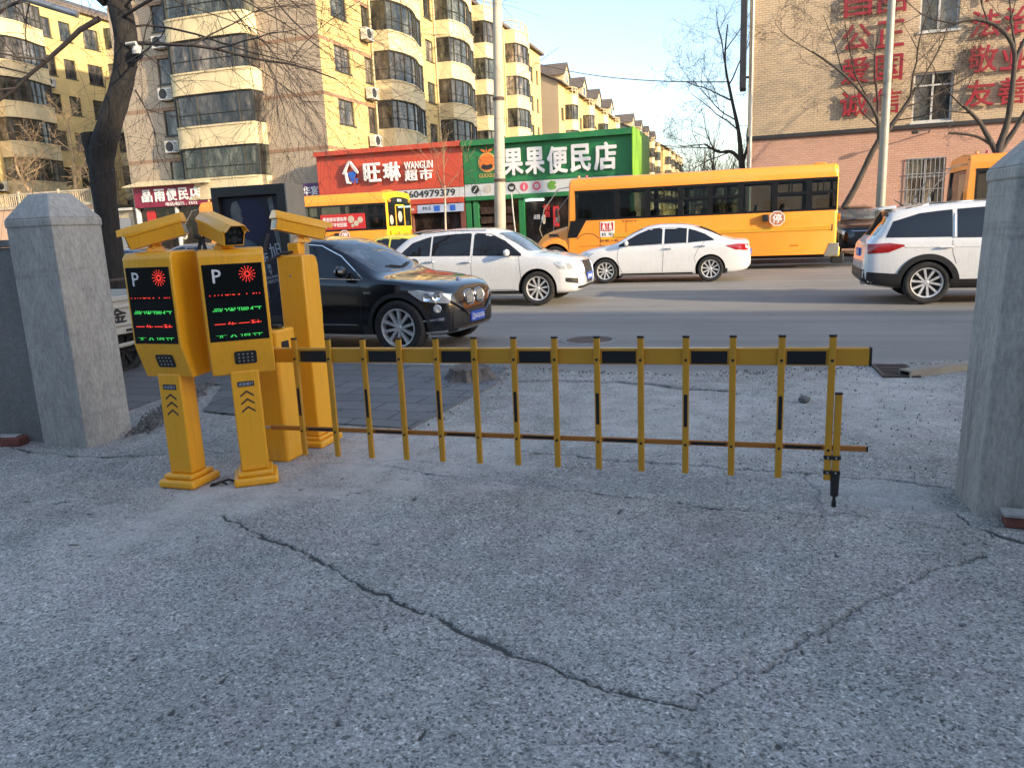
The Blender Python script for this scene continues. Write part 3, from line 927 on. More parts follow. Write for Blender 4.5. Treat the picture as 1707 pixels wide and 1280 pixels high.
# ------------------------------------------------------------------ apartment block on the corner
CX, CY = -20.15, 34.4
blk = thing('apartment_block', 'yellow and beige apartment block on the corner behind the red shop, with curved glazed balconies', 'building', (CX, CY, 0))
LEN, DEP, TOP = 40.6, 12.3, 17.5
mb = MB()
endh = [(-9.6, -8.75, z + .75, z + 2.05) for z in ZB]
wall(mb, lambda u, z, d: (u, -d, z), -DEP, 0, 0, TOP, endh)
w_end = mb.build('end_wall', 'tile_beige', blk)
mb = MB()
cols = [(1.35, 2.95, .8, 2.0), (4.5, 5.35, .7, 2.0), (12.9, 14.1, .8, 2.05), (20.9, 21.6, .8, 2.0), (27.2, 28.3, .8, 2.05), (36.4, 37.9, .8, 2.0), (39.0, 39.7, .8, 2.0)]
holes = [(a, b, z + c, z + d) for z in ZB for a, b, c, d in cols]
wall(mb, lambda u, z, d: (d, u, z), 0, LEN, 0, TOP, holes)
v = mb.pts([(-DEP, 0, 0), (-DEP, LEN, 0), (-DEP, LEN, TOP), (-DEP, 0, TOP)]); mb._faces(v, [(0, 1, 2, 3)], 0)
v = mb.pts([(-DEP, LEN, 0), (0, LEN, 0), (0, LEN, TOP), (-DEP, LEN, TOP)]); mb._faces(v, [(0, 1, 2, 3)], 0)
mb.build('side_wall', 'render_yellow', blk)
mb = MB()
for z in ZB:
    mb.box(-DEP, 0.012, -0.015, 0.0, z - .56, z - .38); mb.box(-.0, 0.012, 0.0, 12.4, z - .56, z - .38)
mb.build('wall_band', 'band_brown', blk)
mb = MB()
mb.box(-DEP - .35, .35, -.35, LEN + .35, TOP, TOP + .22)
mb.hexa([(-DEP - .35, -.35, TOP + .22), (.35, -.35, TOP + .22), (.35, LEN + .35, TOP + .22), (-DEP - .35, LEN + .35, TOP + .22)],
        [(-DEP * .5 - .3, 5.5, TOP + 3.2), (-DEP * .5 + .3, 5.5, TOP + 3.2), (-DEP * .5 + .3, LEN - 5.5, TOP + 3.2), (-DEP * .5 - .3, LEN - 5.5, TOP + 3.2)])
mb.build('roof', 'roof_tile', blk)
for z in ZB:
    for a, b, c, d in cols:
        window(blk, '+x', (0, a, z + c), b - a, d - c, 2 if b - a > 1 else 1, .62 if b - a > 1 else 0)
    window(blk, '-y', (-9.6, 0, z + .75), .85, 1.3, 1)
    for y0, L in ((5.6, 5.2), (14.7, 5.3), (21.7, 4.9), (29.4, 5.2)):
        bay(blk, '+x', (0, y0, z), L)
    bay(blk, '-y', (-8.3, 0, z), 4.9, .95, 'flat')
for y0, L in ((5.6, 5.2), (14.7, 5.3), (21.7, 4.9), (29.4, 5.2)):
    bay(blk, '+x', (0, y0, ZB[-1] + 2.55), L, crown=True)
bay(blk, '-y', (-8.3, 0, ZB[-1] + 2.55), 4.9, .95, 'flat', crown=True)
for y in (5.35, 14.35, 29.1):
    mb = MB(); mb.tube([(.08, y, .3), (.08, y, TOP)], .055, 6); mb.build('drainpipe', 'render_cream', blk)
for z, y, w in ((ZB[2] - .2, 4.6, 'just over the wall band'), (ZB[1] - .1, 4.6, 'lowest, near the red shop roof'), (ZB[3] + .2, 4.5, 'high under the top floors')):
    ac_unit(CX, CY + y, z, '+x', 'white air conditioner beside the first side wall balconies, ' + w)
for z, w in ((ZB[2] + .15, 'third floor up'), (ZB[1] + .1, 'second floor up'), (ZB[3] + .1, 'fourth floor up')):
    ac_unit(CX - 8.95, CY, z - .25, '-y', 'white air conditioner left of the end wall balconies, ' + w)

# ------------------------------------------------------------------ apartment block across the courtyard
lx, ly = -48.0, 33.0
lb = thing('apartment_block', 'long yellow apartment block at the far left behind the trees, its lower floors in shade', 'building', (lx, ly, 0))
ZL = [2.5, 5.05, 7.6, 10.15, 12.7, 15.25]
lcols = [(5.1, 6.3, .8, 2.1), (11.6, 12.4, .8, 2.1), (13.1, 14.1, .8, 2.1), (15.2, 16.6, .7, 2.1), (23.5, 24.9, .8, 2.1), (26, 27, .8, 2.1)]
mb = MB()
wall(mb, lambda u, z, d: (d, u, z), 0, 42, 0, 18.3, [(a, b, z + c, z + d) for z in ZL for a, b, c, d in lcols])
for P in ([(-12, 0, 0), (0, 0, 0), (0, 0, 18.3), (-12, 0, 18.3)], [(-12, 42, 0), (0, 42, 0), (0, 42, 18.3), (-12, 42, 18.3)]):
    v = mb.pts(P); mb._faces(v, [(0, 1, 2, 3)], 0)
mb.build('wall', 'render_yellow', lb)
mb = MB(); mb.box(-12.3, .3, -.3, 42.3, 18.3, 18.6)
mb.hexa([(-12.3, -.3, 18.6), (.3, -.3, 18.6), (.3, 42.3, 18.6), (-12.3, 42.3, 18.6)], [(-6.3, 5, 21), (-5.7, 5, 21), (-5.7, 37, 21), (-6.3, 37, 21)])
mb.build('roof', 'roof_tile', lb)
for z in ZL:
    for a, b, c, d in lcols:
        window(lb, '+x', (0, a, z + c), b - a, d - c, 2 if b - a > 1 else 1, .62)
    for y0, L in ((7.0, 4.2), (17.2, 5.0), (28.5, 5.0)):
        bay(lb, '+x', (0, y0, z), L, .9)
for z, y, w in ((12.2, 5.6, 'fifth floor of the far left block, sunlit'), (10.0, 5.2, 'fourth floor of the far left block, at the shade line'),
                (14.9, 5.8, 'near the top of the far left block'), (12.6, 11.3, 'between balconies and the dark tree, far left block'), (5.3, 6.2, 'shaded low floor of the far left block')):
    ac_unit(lx, ly + y, z, '+x', 'white air conditioner, ' + w)

# ------------------------------------------------------------------ row of flats receding down the side street
def far_block(x, y0, n, pitch, top, label, first_end='tile_beige', dorm=True):
    t = thing('apartment_block', label, 'building', (x, y0, 0), 0, 'apartment blocks down the side street')
    L = n * pitch
    zs = [z for z in [3.7, 6.25, 8.8, 11.35, 13.9] if z + 2.3 < top]
    mb = MB()
    hl = [(k * pitch + a, k * pitch + b, z + .8, z + 2.0) for k in range(n) for a, b in ((1.0, 2.2), (pitch - 1.5, pitch - .7)) for z in zs]
    wall(mb, lambda u, z, d: (d, u, z), 0, L, 0, top, hl)
    for P in ([(-11, L, 0), (0, L, 0), (0, L, top), (-11, L, top)],):
        v = mb.pts(P); mb._faces(v, [(0, 1, 2, 3)], 0)
    mb.build('wall', 'render_yellow', t)
    mb = MB(); mb.prism([(-11, 0), (0, 0), (0, top), (-5.5, top + 2.6), (-11, top)], lambda u, v, d: (u, d, v), -0.004, 0.02)
    mb.build('gable_wall', first_end, t)
    mb = MB()
    for s in (0, 1):
        e, r = ((.5, top - .15), (-5.5, top + 2.75)) if s == 0 else ((-11.5, top - .15), (-5.5, top + 2.75))
        v = mb.pts([(e[0], -.3, e[1]), (e[0], L + .3, e[1]), (r[0], L + .3, r[1]), (r[0], -.3, r[1])]); 
        w = mb.pts([(e[0], -.3, e[1] + .14), (e[0], L + .3, e[1] + .14), (r[0], L + .3, r[1] + .14), (r[0], -.3, r[1] + .14)])
        mb._faces(v + w, [(0, 1, 2, 3), (7, 6, 5, 4), (0, 4, 5, 1), (1, 5, 6, 2), (2, 6, 7, 3), (3, 7, 4, 0)], 0)
    rf = mb.build('roof', 'roof_tile', t)
    for k in range(n):
        for z in zs:
            window(t, '+x', (0, k * pitch + 1.0, z + .8), 1.2, 1.2, 2)
            bay(t, '+x', (0, k * pitch + 2.7, z), 3.6, .85)
        bay(t, '+x', (0, k * pitch + 2.7, zs[-1] + 2.55), 3.6, .85, crown=True)
        if dorm:
            d = MB()
            yy = k * pitch + 3.3
            d.prism([(-1.1, 0), (1.1, 0), (1.1, 1.1), (0, 2.1), (-1.1, 1.1)], lambda u, v, dd: (dd, yy + u, top + .1 + v), -2.6, .1, 0)
            d.box(.1, .14, yy - .5, yy + .5, top + .35, top + 1.15, 1)
            for s in (-1, 1):
                a = (yy + s * 1.35, top + .98); b = (yy, top + 2.25)
                vv = d.pts([(.25, a[0], a[1]), (-2.7, a[0], a[1]), (-2.7, b[0], b[1]), (.25, b[0], b[1]), (.25, a[0], a[1] + .12), (-2.7, a[0], a[1] + .12), (-2.7, b[0], b[1] + .12), (.25, b[0], b[1] + .12)])
                d._faces(vv, [(0, 1, 2, 3), (4, 5, 6, 7), (0, 1, 5, 4), (1, 2, 6, 5), (2, 3, 7, 6), (3, 0, 4, 7)], 2)
            d.build('dormer', ['render_cream', 'win_glass', 'roof_tile'], rf)

far_block(-19.4, 79.0, 4, 8.8, 15.7, 'yellow apartment block with roof dormers and a grey gable end, just beyond the corner block', 'tile_beige')
far_block(-18.3, 118.0, 4, 8.6, 15.2, 'more distant yellow apartment block with dormers, seen over the green shop sign', 'grey_block')
far_block(-17.6, 156.0, 4, 8.6, 15.6, 'farthest yellow apartment block, its balconies showing past the right end of the green sign', 'render_yellow', False)
mb = MB(); mb.box(-5, 5, 0, 9, 0, 4.6)
hb = thing('low_building', 'small distant pale building at the end of the side street', 'building', (-9.0, 190, 0))
mb.build('wall', 'render_cream', hb)
mb = MB(); mb.prism([(-5.4, 4.5), (5.4, 4.5), (0, 6.6)], lambda u, v, d: (u, d, v), -.3, 9.3); mb.build('roof', 'render_grey', hb)

# ------------------------------------------------------------------ school house on the right
sx0, sy0 = -0.42, 34.0
sc = thing('school_building', 'yellow and pink brick school building at the right with red characters on its wall', 'building', (sx0, sy0, 0))
SW, SH = 34.0, 15.2
swin = [(5.95, 7.35, 1.75, 3.52), (6.05, 7.42, 4.85, 6.66), (6.12, 7.45, 8.1, 9.95), (6.12, 7.45, 11.4, 13.2)]
more = [(a + 11.6, b + 11.6, c, d) for a, b, c, d in swin] + [(a + 17.5, b + 17.5, c, d) for a, b, c, d in swin]
mb = MB()
wall(mb, lambda u, z, d: (u, -d, z), 0, SW, 0, 4.62, [h for h in swin + more if h[3] < 4.6], .2)
mb.build('lower_wall', 'brick_pink', sc)
mb = MB()
wall(mb, lambda u, z, d: (u, -d, z), 0, SW, 4.62, SH, [h for h in swin + more if h[2] > 4.6], .2)
v = mb.pts([(0, 0, 0), (0, 13, 0), (0, 13, SH), (0, 0, SH)]); mb._faces(v, [(0, 1, 2, 3)], 0)
v = mb.pts([(SW, 0, 0), (SW, 13, 0), (SW, 13, SH), (SW, 0, SH)]); mb._faces(v, [(0, 1, 2, 3)], 0)
v = mb.pts([(0, 13, 0), (SW, 13, 0), (SW, 13, SH), (0, 13, SH)]); mb._faces(v, [(0, 1, 2, 3)], 0)
mb.build('upper_wall', 'brick_yellow', sc)
mb = MB(); mb.box(-.02, SW, -.10, -.002, 4.62, 4.78); mb.build('ledge', 'dark_print', sc, .01)
mb = MB(); mb.box(-.4, SW + .4, -.4, 13.4, SH, SH + .35); mb.build('roof', 'render_grey', sc)
for k, (a, b, c, d) in enumerate(swin + more):
    window(sc, '-y', (a, 0, c), b - a, d - c, 2, .74 if c > 4 else .6, 'win_frame_pale' if c > 4 else 'steel', 9 if c < 4 else 0, .17, .07)
mb = MB(); mb.tube([(.12, -.09, .1), (.12, -.09, SH)], .06, 8); mb.build('drainpipe', 'ac_white', sc)
for row, chars in enumerate(('诚信友善', '爱国敬业', '公正法治', '自由平等', '文明和谐')):
    for cx, ch in zip((3.52, 4.70, 7.86, 8.94), chars):
        lettering('sign_character', ch, (cx - sx0, -.11, 5.72 + row * 1.21), '-y', .96, .92, .05, 'letter_red', sc, .012)
vs = thing('vertical_sign', 'dark narrow vertical sign box hung on the left corner of the brick school', 'sign', (-.62, 33.9, 6.6))
mb = MB(); mb.box(-.14, .10, -.5, .45, 0, 8.4); mb.build('panel', 'dark_panel', vs, .01)
for z in (.5, 4.2, 7.9):
    mb = MB(); mb.box(.103, .2, .1, .3, z - .03, z + .03); mb.build('bracket', 'rust', vs)
lp = thing('wall_lamp', 'small lamp bracket on the brick wall between steel pole and tree', 'lamp', (5.9, 34, 4.35))
mb = MB(); mb.tube([(.35, -.02, .1), (.3, -.5, .16), (-.2, -.75, .1)], .025, 6); mb.build('arm', 'dark_print', lp)
mb = MB(); mb.box(-.36, -.14, -.85, -.68, .02, .14); mb.build('lamp_head', 'dark_print', lp, .02)

# ------------------------------------------------------------------ shops in front of the flats
FY = 33.2
rs = thing('red_shop', 'red fronted single storey supermarket with white characters and a house logo', 'shop', (-16.43, FY, 0))
w2 = 3.74
mb = MB(); mb.box(-w2, w2, .32, 4.9, .05, 5.25); mb.build('shop_body', 'render_grey', rs)
mb = MB(); mb.box(-w2, w2, 0, .31, 3.45, 5.2); mb.build('sign_board', 'sign_red', rs, .01)
mb = MB(); mb.hexa([(-w2, -.24, 5.2), (w2, -.24, 5.2), (w2, .6, 5.2), (-w2, .6, 5.2)], [(-w2, -.24, 5.42), (w2, -.24, 5.42), (w2, .6, 5.46), (-w2, .6, 5.46)])
mb.build('cornice', 'sign_red', rs, .015)
mb = MB(); mb.box(-w2, w2, .03, .31, 3.0, 3.445); mb.build('sign_strip', 'sign_white', rs, .006)
mb = MB(); mb.box(-w2, w2, -.04, .31, 2.76, 2.995); mb.build('lintel', 'sign_red', rs, .012)
mb = MB(); mb.box(-w2 + .25, w2 - .25, .2, .3, .08, 2.75); mb.build('shop_window', 'shop_inside', rs)
for x in (-w2, w2 - .22, -1.0, .9):
    mb = MB(); mb.box(x, x + .22, .0, .32, .08, 2.75); mb.build('pier', 'brick_red', rs)
mb = MB(); mb.box(1.42, 3.7, -.09, -.045, 2.36, 2.72); mb.build('banner', 'pale_blue', rs)
mb = MB(); mb.box(.6, 1.38, -.09, -.045, 2.36, 2.72); mb.build('banner', 'sign_red', rs)
lettering('banner_lettering', 'ＡＴＭ', (1.0, -.092, 2.54), '-y', .5, .14, .004, 'letter_white', rs)
lettering('banner_lettering', 'M·S', (1.9, -.092, 2.56), '-y', .4, .15, .004, 'dark_print', rs, .012)
mb = MB(); mb.box(2.25, 2.55, -.094, -.0905, 2.41, 2.67); mb.box(3.05, 3.32, -.094, -.0905, 2.41, 2.67); mb.build('banner_picture', 'blue_print', rs)
X = lambda x: x + 16.43
lettering('sign_character', '旺', (X(-17.17), -.10, 4.32), '-y', .82, .8, .09, 'letter_white', rs, .028)
lettering('sign_character', '琳', (X(-16.16), -.10, 4.30), '-y', .82, .8, .09, 'letter_white', rs, .028)
lettering('sign_lettering', 'WANGLIN', (X(-14.81), -.08, 4.52), '-y', 1.4, .32, .06, 'letter_white', rs, .012)
lettering('sign_character', '超', (X(-15.2), -.08, 4.08), '-y', .6, .48, .07, 'letter_white', rs, .028)
lettering('sign_character', '市', (X(-14.46), -.08, 4.08), '-y', .62, .48, .07, 'letter_white', rs, .028)
lettering('sign_lettering', '13604979379', (X(-14.5), .025, 3.23), '-y', 2.75, .30, .012, 'dark_print', rs, .015)
lo = MB()
house = [(-.42, -.05), (-.06, .5), (.05, .5), (.42, .02), (.38, -.08), (.3, -.02), (0, .38), (-.28, -.02), (-.18, .0), (-.12, -.42), (.02, -.45), (.0, -.53), (-.22, -.5), (-.28, -.1)]
lo.prism(house[::-1], lambda u, v, d: (X(-18.31) + u, -d, 4.4 + v), .08, .2, 0)
lo.build('logo_house', 'letter_white', rs, fix=True)
lo = MB()
lo.prism([(-.14, -.02), (.02, -.42), (.1, -.42), (.36, .06), (.3, .06)], lambda u, v, d: (X(-18.31) + u, -d, 4.4 + v), .1, .16, 0)
lo.box(X(-18.31) + .08, X(-18.31) + .14, -.17, -.1, 3.9, 4.05); lo.box(X(-18.31) + .26, X(-18.31) + .32, -.17, -.1, 3.9, 4.05); lo.box(X(-18.31) + .06, X(-18.31) + .36, -.172, -.1, 4.05, 4.1)
lo.build('logo_cart', 'blue_print', rs)

gs = thing('green_shop', 'green fronted convenience store with large white characters and an orange fruit emblem', 'shop', (-8.83, FY, 0))
w2 = 3.82
X = lambda x: x + 8.83
mb = MB(); mb.box(-w2, w2, .32, 4.9, .05, 5.25); mb.build('shop_body', 'render_grey', gs)
mb = MB(); mb.box(-w2, w2, 0, .31, 3.53, 5.15); mb.build('sign_board', 'sign_green', gs, .01)
mb = MB(); mb.hexa([(-w2, -.26, 5.15), (w2, -.26, 5.15), (w2, .6, 5.15), (-w2, .6, 5.15)], [(-w2, -.26, 5.40), (w2, -.26, 5.40), (w2, .6, 5.44), (-w2, .6, 5.44)])
mb.build('cornice', 'sign_green', gs, .015)
mb = MB(); mb.box(w2 + .003, w2 + .06, -.27, 4.9, 2.8, 5.45); mb.build('sign_edge', 'sign_lime', gs, .01)
mb = MB(); mb.box(-w2, w2, .03, .31, 2.98, 3.525); mb.build('sign_strip', 'sign_white', gs, .006)
mb = MB(); mb.box(-w2, w2, -.06, .31, 2.78, 2.975); mb.build('lintel', 'sign_green', gs, .03)
mb = MB(); mb.box(-w2 + .3, w2 - .3, .24, .3, .08, 2.77); mb.build('shop_window', 'shop_inside', gs)
for x in (-w2, -w2 + .35, -1.3, w2 - .25):
    mb = MB(); mb.box(x, x + .25, .05, .33, .08, 2.77); mb.build('pier', 'sign_green', gs)
mb = MB()
for k in range(5):
    mb.box(-3.15, -1.6, .12, .235, .5 + k * .42, .8 + k * .42)
mb.build('goods_shelf', 'goods', gs)
mb = MB(); mb.box(X(-9.82), X(-9.0), .1, .2, 2.66, 2.73); mb.build('tube_light', emit_mat('shop_tube_light', (.75, 1.0, .85), 3.0), gs)
mb = MB(); mb.box(X(-8.58), X(-8.33), .14, .2, 1.5, 2.38); mb.build('poster', 'red_print', gs)
lettering('window_lettering', '烟\n酒', (X(-8.9), .2, 2.2), '-y', .3, .55, .01, 'red_print', gs, .012)
lettering('window_lettering', '超', (X(-9.35), .2, 1.95), '-y', .3, .2, .01, 'letter_white', gs, .012)
for cx, cz, w, ch in ((-10.27, 4.36, .84, '果'), (-9.28, 4.35, .84, '果'), (-8.27, 4.32, .86, '便'), (-7.24, 4.33, .84, '民'), (-6.17, 4.34, .92, '店')):
    lettering('sign_character', ch, (X(cx), -.05, cz), '-y', w, 1.08, .05, 'letter_white', gs, .03)
ex, ez = X(-11.5), 4.42
mb = MB(); mb.prism(circle(.43, 32, ex, ez), lambda u, v, d: (u, -d, v), .003, .03); mb.build('emblem_ring', 'gold_print', gs)
fr = MB(); fr.prism([(ex + .36 * math.cos(a), ez + .36 * math.sin(a) * (1.0 if math.sin(a) < 0 else 1.04)) for a in [2 * math.pi * k / 32 for k in range(32)]], lambda u, v, d: (u, -d, v), .032, .05)
fr.build('emblem_fruit', 'orange_print', gs)
mb = MB()
mb.prism([(ex + .27 * math.cos(a), ez - .17 + .14 * math.sin(a)) for a in [math.pi + math.pi * k / 12 for k in range(13)]] + [(ex + .2, ez - .07), (ex, ez - .12), (ex - .2, ez - .07)], lambda u, v, d: (u, -d, v), .052, .06)
mb.build('emblem_crescent', 'dark_print', gs)  # darker crescent printed low on the fruit
mb = MB()
for s in (-1, 1):
    mb.prism([(ex, ez + .4), (ex + s * .12, ez + .56), (ex + s * .34, ez + .6), (ex + s * .2, ez + .47)][::s], lambda u, v, d: (u, -d, v), .033, .05)
mb.box(ex - .02, ex + .02, -.05, -.033, ez + .4, ez + .66)
mb.build('emblem_leaf', 'orange_print', gs)
lettering('sign_lettering', 'GUOGUO', (X(-11.48), -.003, 3.86), '-y', .88, .17, .012, 'gold_print', gs, .012)
for cx, m, inner in ((-12.15, 'dark_print', 'stick'), (-11.55, 'beige_print', 'dots'), (-11.04, 'leaf_print', 'dots'), (-10.42, 'dark_print', 'bowl'), (-9.84, 'pink_print', 'bottle'), (-9.26, 'pink_print', 'dots'), (-8.55, 'leaf_print', 'leaf')):
    mb = MB()
    c0, cz = X(cx), 3.28
    if inner == 'leaf':
        for k in range(7):
            a = k * .9
            mb.prism(circle(.085, 10, c0 + .14 * math.cos(a) * (k > 0), cz + .12 * math.sin(a) * (k > 0)), lambda u, v, d: (u, .03 - d, v), .002 + k * .0012, .008 + k * .0012, 0)
    else:
        mb.prism(circle(.185, 28, c0, cz), lambda u, v, d: (u, .03 - d, v), .002, .01, 0)
    if inner == 'stick':
        mb.prism([(c0 - .10, cz - .1), (c0 - .06, cz - .12), (c0 + .11, cz + .09), (c0 + .07, cz + .11)], lambda u, v, d: (u, .03 - d, v), .011, .016, 1)
    elif inner == 'bowl':
        mb.prism([(c0 - .11, cz), (c0 - .06, cz - .09), (c0 + .06, cz - .09), (c0 + .11, cz)], lambda u, v, d: (u, .03 - d, v), .011, .016, 1)
        mb.box(c0 - .12, c0 + .12, .014, .019, cz + .02, cz + .04, 1)
    elif inner == 'bottle':
        mb.box(c0 - .035, c0 + .035, .014, .019, cz - .11, cz + .05, 1); mb.box(c0 - .015, c0 + .015, .014, .019, cz + .05, cz + .12, 1)
    elif inner == 'dots':
        for k in range(5):
            a = k * 1.257
            mb.prism(circle(.045, 10, c0 + .065 * math.cos(a), cz + .065 * math.sin(a)), lambda u, v, d: (u, .03 - d, v), .011, .015, 1)
    mb.build('round_icon', [m, 'sign_white'], gs)
db = thing('downpipe', 'thin white downpipe with an elbow in front of the green shop', 'pipe', (X(0) - 2 * 8.83 - 10.35 + 8.83, FY - .25, 0))
mb = MB(); mb.tube([(0, 0, 3.0), (0.04, 0, 2.2), (.1, 0, 1.4), (.2, -.05, .1)], .03, 8); mb.build('pipe', 'ac_white', db)

# corner shop with the maroon sign
cs = thing('corner_shop', 'little shop with a maroon sign at the foot of the beige end wall', 'shop', (-29.2, 33.5, 0))
X = lambda x: x + 29.2
mb = MB(); mb.box(-2.35, 2.4, 0, .22, 3.36, 4.40); mb.build('sign_board', 'maroon', cs, .01)
mb = MB(); mb.hexa([(-2.7, -.35, 4.42), (2.6, -.35, 4.42), (2.6, .85, 4.42), (-2.7, .85, 4.42)], [(-2.7, -.35, 4.48), (2.6, -.35, 4.48), (2.6, .85, 4.78), (-2.7, .85, 4.78)]); mb.build('canopy', 'render_cream', cs)
mb = MB(); mb.box(-2.3, 2.4, .3, .88, .1, 3.35); mb.build('shop_front', 'shop_inside', cs)
mb = MB(); mb.box(-2.37, -2.3, .0, .88, .1, 3.35); mb.box(0.1, .2, .1, .3, .1, 3.35); mb.build('pier', 'win_frame_pale', cs)
mb = MB(); mb.box(-1.9, -1.35, .26, .295, 2.4, 3.2); mb.build('poster', 'red_print', cs)
for cx, w, ch in ((-30.70, .62, '晶'), (-29.87, .62, '雨'), (-29.10, .62, '便'), (-28.36, .56, '民'), (-27.62, .62, '店')):
    lettering('sign_character', ch, (X(cx), -.003, 3.95), '-y', w, .6, .03, 'letter_white', cs, .028)
lettering('sign_lettering', '电话/微信 : 1532', (X(-28.55), -.003, 3.48), '-y', 2.0, .19, .012, 'letter_white', cs, .01)
gd = thing('garage', 'low grey building with a roller shutter between the dark tree and the maroon sign', 'building', (-33.3, 33.7, 0))
mb = MB(); mb.box(-1.3, 1.3, .05, 1.2, 0, 3.3); mb.build('wall', 'render_grey', gd)
mb = MB(); mb.box(-1.15, 1.15, 0, .05, .05, 2.9); mb.build('shutter', 'shutter', gd)
mb = MB(); mb.box(-1.4, 1.4, -.2, 1.3, 3.3, 3.42); mb.build('roof', 'ac_white', gd)
ps = thing('purple_sign', 'small purple shop sign with white brush characters beside the red shop', 'sign', (-20.78, 33.5, 3.28))
mb = MB(); mb.box(-.6, .5, 0, .12, 0, .78); mb.build('sign_board', 'purple', ps, .008)
lettering('sign_lettering', '华宴', (-.03, -.002, .42), '-y', .85, .42, .02, 'letter_white', ps, .012)
for x_ in (-.55, .4):
    mb = MB(); mb.box(x_, x_ + .05, .13, .88, .35, .4); mb.build('bracket', 'rust', ps)

# terrace with a railing at the far left
te = thing('terrace_wall', 'peach coloured terrace wall at the far left below the railing', 'wall', (-41, 34.5, 0))
mb = MB(); mb.box(-9, 6.3, 0, .3, 0, 3.75); mb.build('wall', 'peach', te)
mb = MB(); mb.box(-9.1, 6.35, -.08, .35, 3.753, 3.9); mb.build('coping', 'rail_beige', te, .01)
mb = MB(); mb.box(-9, 6.3, .31, 6.5, 3.5, 3.74); mb.build('deck', 'earth', te)
ra = thing('terrace_railing', 'beige balustrade of thin bars along the terrace at the far left', 'railing', (-41, 34.6, 3.9))
mb = MB(); mb.box(-9, 6.2, -.03, .03, .66, .74); mb.build('top_rail', 'rail_beige', ra)
mb = MB()
for k in range(93):
    mb.box(-8.95 + k * .16, -8.90 + k * .16, -.02, .02, .06, .66)
mb.box(-9, 6.2, -.025, .025, .03, .08)
mb.build('baluster', 'rail_beige', ra)
for x in (-8.9, -5.9, -2.9, .1, 3.1):
    mb = MB(); mb.box(x, x + .1, -.05, .05, 0.0, .84); mb.build('post', 'rail_beige', ra)
gp = thing('gate_post', 'square yellow post at the right end of the terrace railing', 'post', (-34.35, 34.4, 0))
mb = MB(); mb.box(-.3, .3, -.3, .3, 0, 4.75); mb.build('shaft', 'render_yellow', gp, .02)
mb = MB(); mb.box(-.37, .37, -.37, .37, 4.75, 4.9); mb.build('cap', 'render_cream', gp, .02)

# block of flats behind the camera: keeps the afternoon sun off the gateway
sb = thing('office_block', 'grey tiled office block standing beside the gateway, out of the picture to the right', 'building', (15.0, -2.9, 0))
mb = MB()
wall(mb, lambda u, z, d: (u, d, z), 0, 92, 0, 14.0, [(3 + k * 4.2, 4.9 + k * 4.2, 1.0 + f * 3.1, 2.7 + f * 3.1) for k in range(21) for f in range(4)], .15)
for P in ([(0, 0, 0), (0, -12, 0), (0, -12, 14.0), (0, 0, 14.0)], [(92, 0, 0), (92, -12, 0), (92, -12, 14.0), (92, 0, 14.0)], [(0, -12, 0), (92, -12, 0), (92, -12, 14.0), (0, -12, 14.0)]):
    v = mb.pts(P); mb._faces(v, [(0, 1, 2, 3)], 0)
mb.build('wall', 'grey_block', sb)
mb = MB()
for k in range(21):
    for f in range(4):
        mb.box(3 + k * 4.2, 4.9 + k * 4.2, -.14, -.1, 1.0 + f * 3.1, 2.7 + f * 3.1)
mb.build('glazing', 'win_glass', sb)
mb = MB(); mb.box(-.3, 92.3, -12.3, .3, 14.0, 14.4); mb.build('roof', 'render_grey', sb)

db_ = thing('unseen_shade_block', 'plain grey block behind the viewer across the yard', 'building', (-34, -10.5, 0))  # unseen block, added to darken surfaces that face back towards the viewer
mb = MB()
wall(mb, lambda u, z, d: (u, d, z), 0, 44, 0, 7.0, [(2 + k * 3.6, 3.8 + k * 3.6, 1.0 + f * 3.0, 2.6 + f * 3.0) for k in range(11) for f in range(2)], .15)
for P in ([(0, 0, 0), (0, -10, 0), (0, -10, 7), (0, 0, 7)], [(44, 0, 0), (44, -10, 0), (44, -10, 7), (44, 0, 7)], [(0, -10, 0), (44, -10, 0), (44, -10, 7), (0, -10, 7)]):
    v = mb.pts(P); mb._faces(v, [(0, 1, 2, 3)], 0)
mb.build('wall', 'grey_block', db_)
mb = MB()
for k in range(11):
    for f in range(2):
        mb.box(2 + k * 3.6, 3.8 + k * 3.6, -.14, -.1, 1.0 + f * 3.0, 2.6 + f * 3.0)
mb.build('glazing', 'win_glass', db_)
mb = MB(); mb.box(-.3, 44.3, -10.3, .3, 7.0, 7.4); mb.build('roof', 'render_grey', db_)

# ------------------------------------------------------------------ vehicles
def pchip(pts):
    X = np.array([p[0] for p in pts], float); Yv = np.array([p[1] for p in pts], float)
    h = np.diff(X); d = np.diff(Yv) / h
    m = np.zeros(len(X)); m[0], m[-1] = d[0], d[-1]
    for i in range(1, len(X) - 1):
        if d[i - 1] * d[i] > 0:
            w1, w2 = 2 * h[i] + h[i - 1], h[i] + 2 * h[i - 1]
            m[i] = (w1 + w2) / (w1 / d[i - 1] + w2 / d[i])
    def f(x):
        i = int(np.clip(np.searchsorted(X, x) - 1, 0, len(X) - 2))
        t = min(max((x - X[i]) / h[i], 0), 1)
        return ((2 * t**3 - 3 * t**2 + 1) * Yv[i] + (t**3 - 2 * t**2 + t) * h[i] * m[i]
                + (-2 * t**3 + 3 * t**2) * Yv[i + 1] + (t**3 - t**2) * h[i] * m[i + 1])
    return f

def smooth01(a, b, x):
    t = min(max((x - a) / (b - a), 0), 1)
    return t * t * (3 - 2 * t)

def resample(P, n, rnd=1):
    """evenly spaced points along a lightly rounded section"""
    P = np.array(P, float)
    for _ in range(rnd):                       # corner cutting, ends kept
        Q = [P[0]]
        for a, b in zip(P, P[1:]):
            Q += [a * .78 + b * .22, a * .22 + b * .78]
        Q.append(P[-1]); P = np.array(Q)
    return P

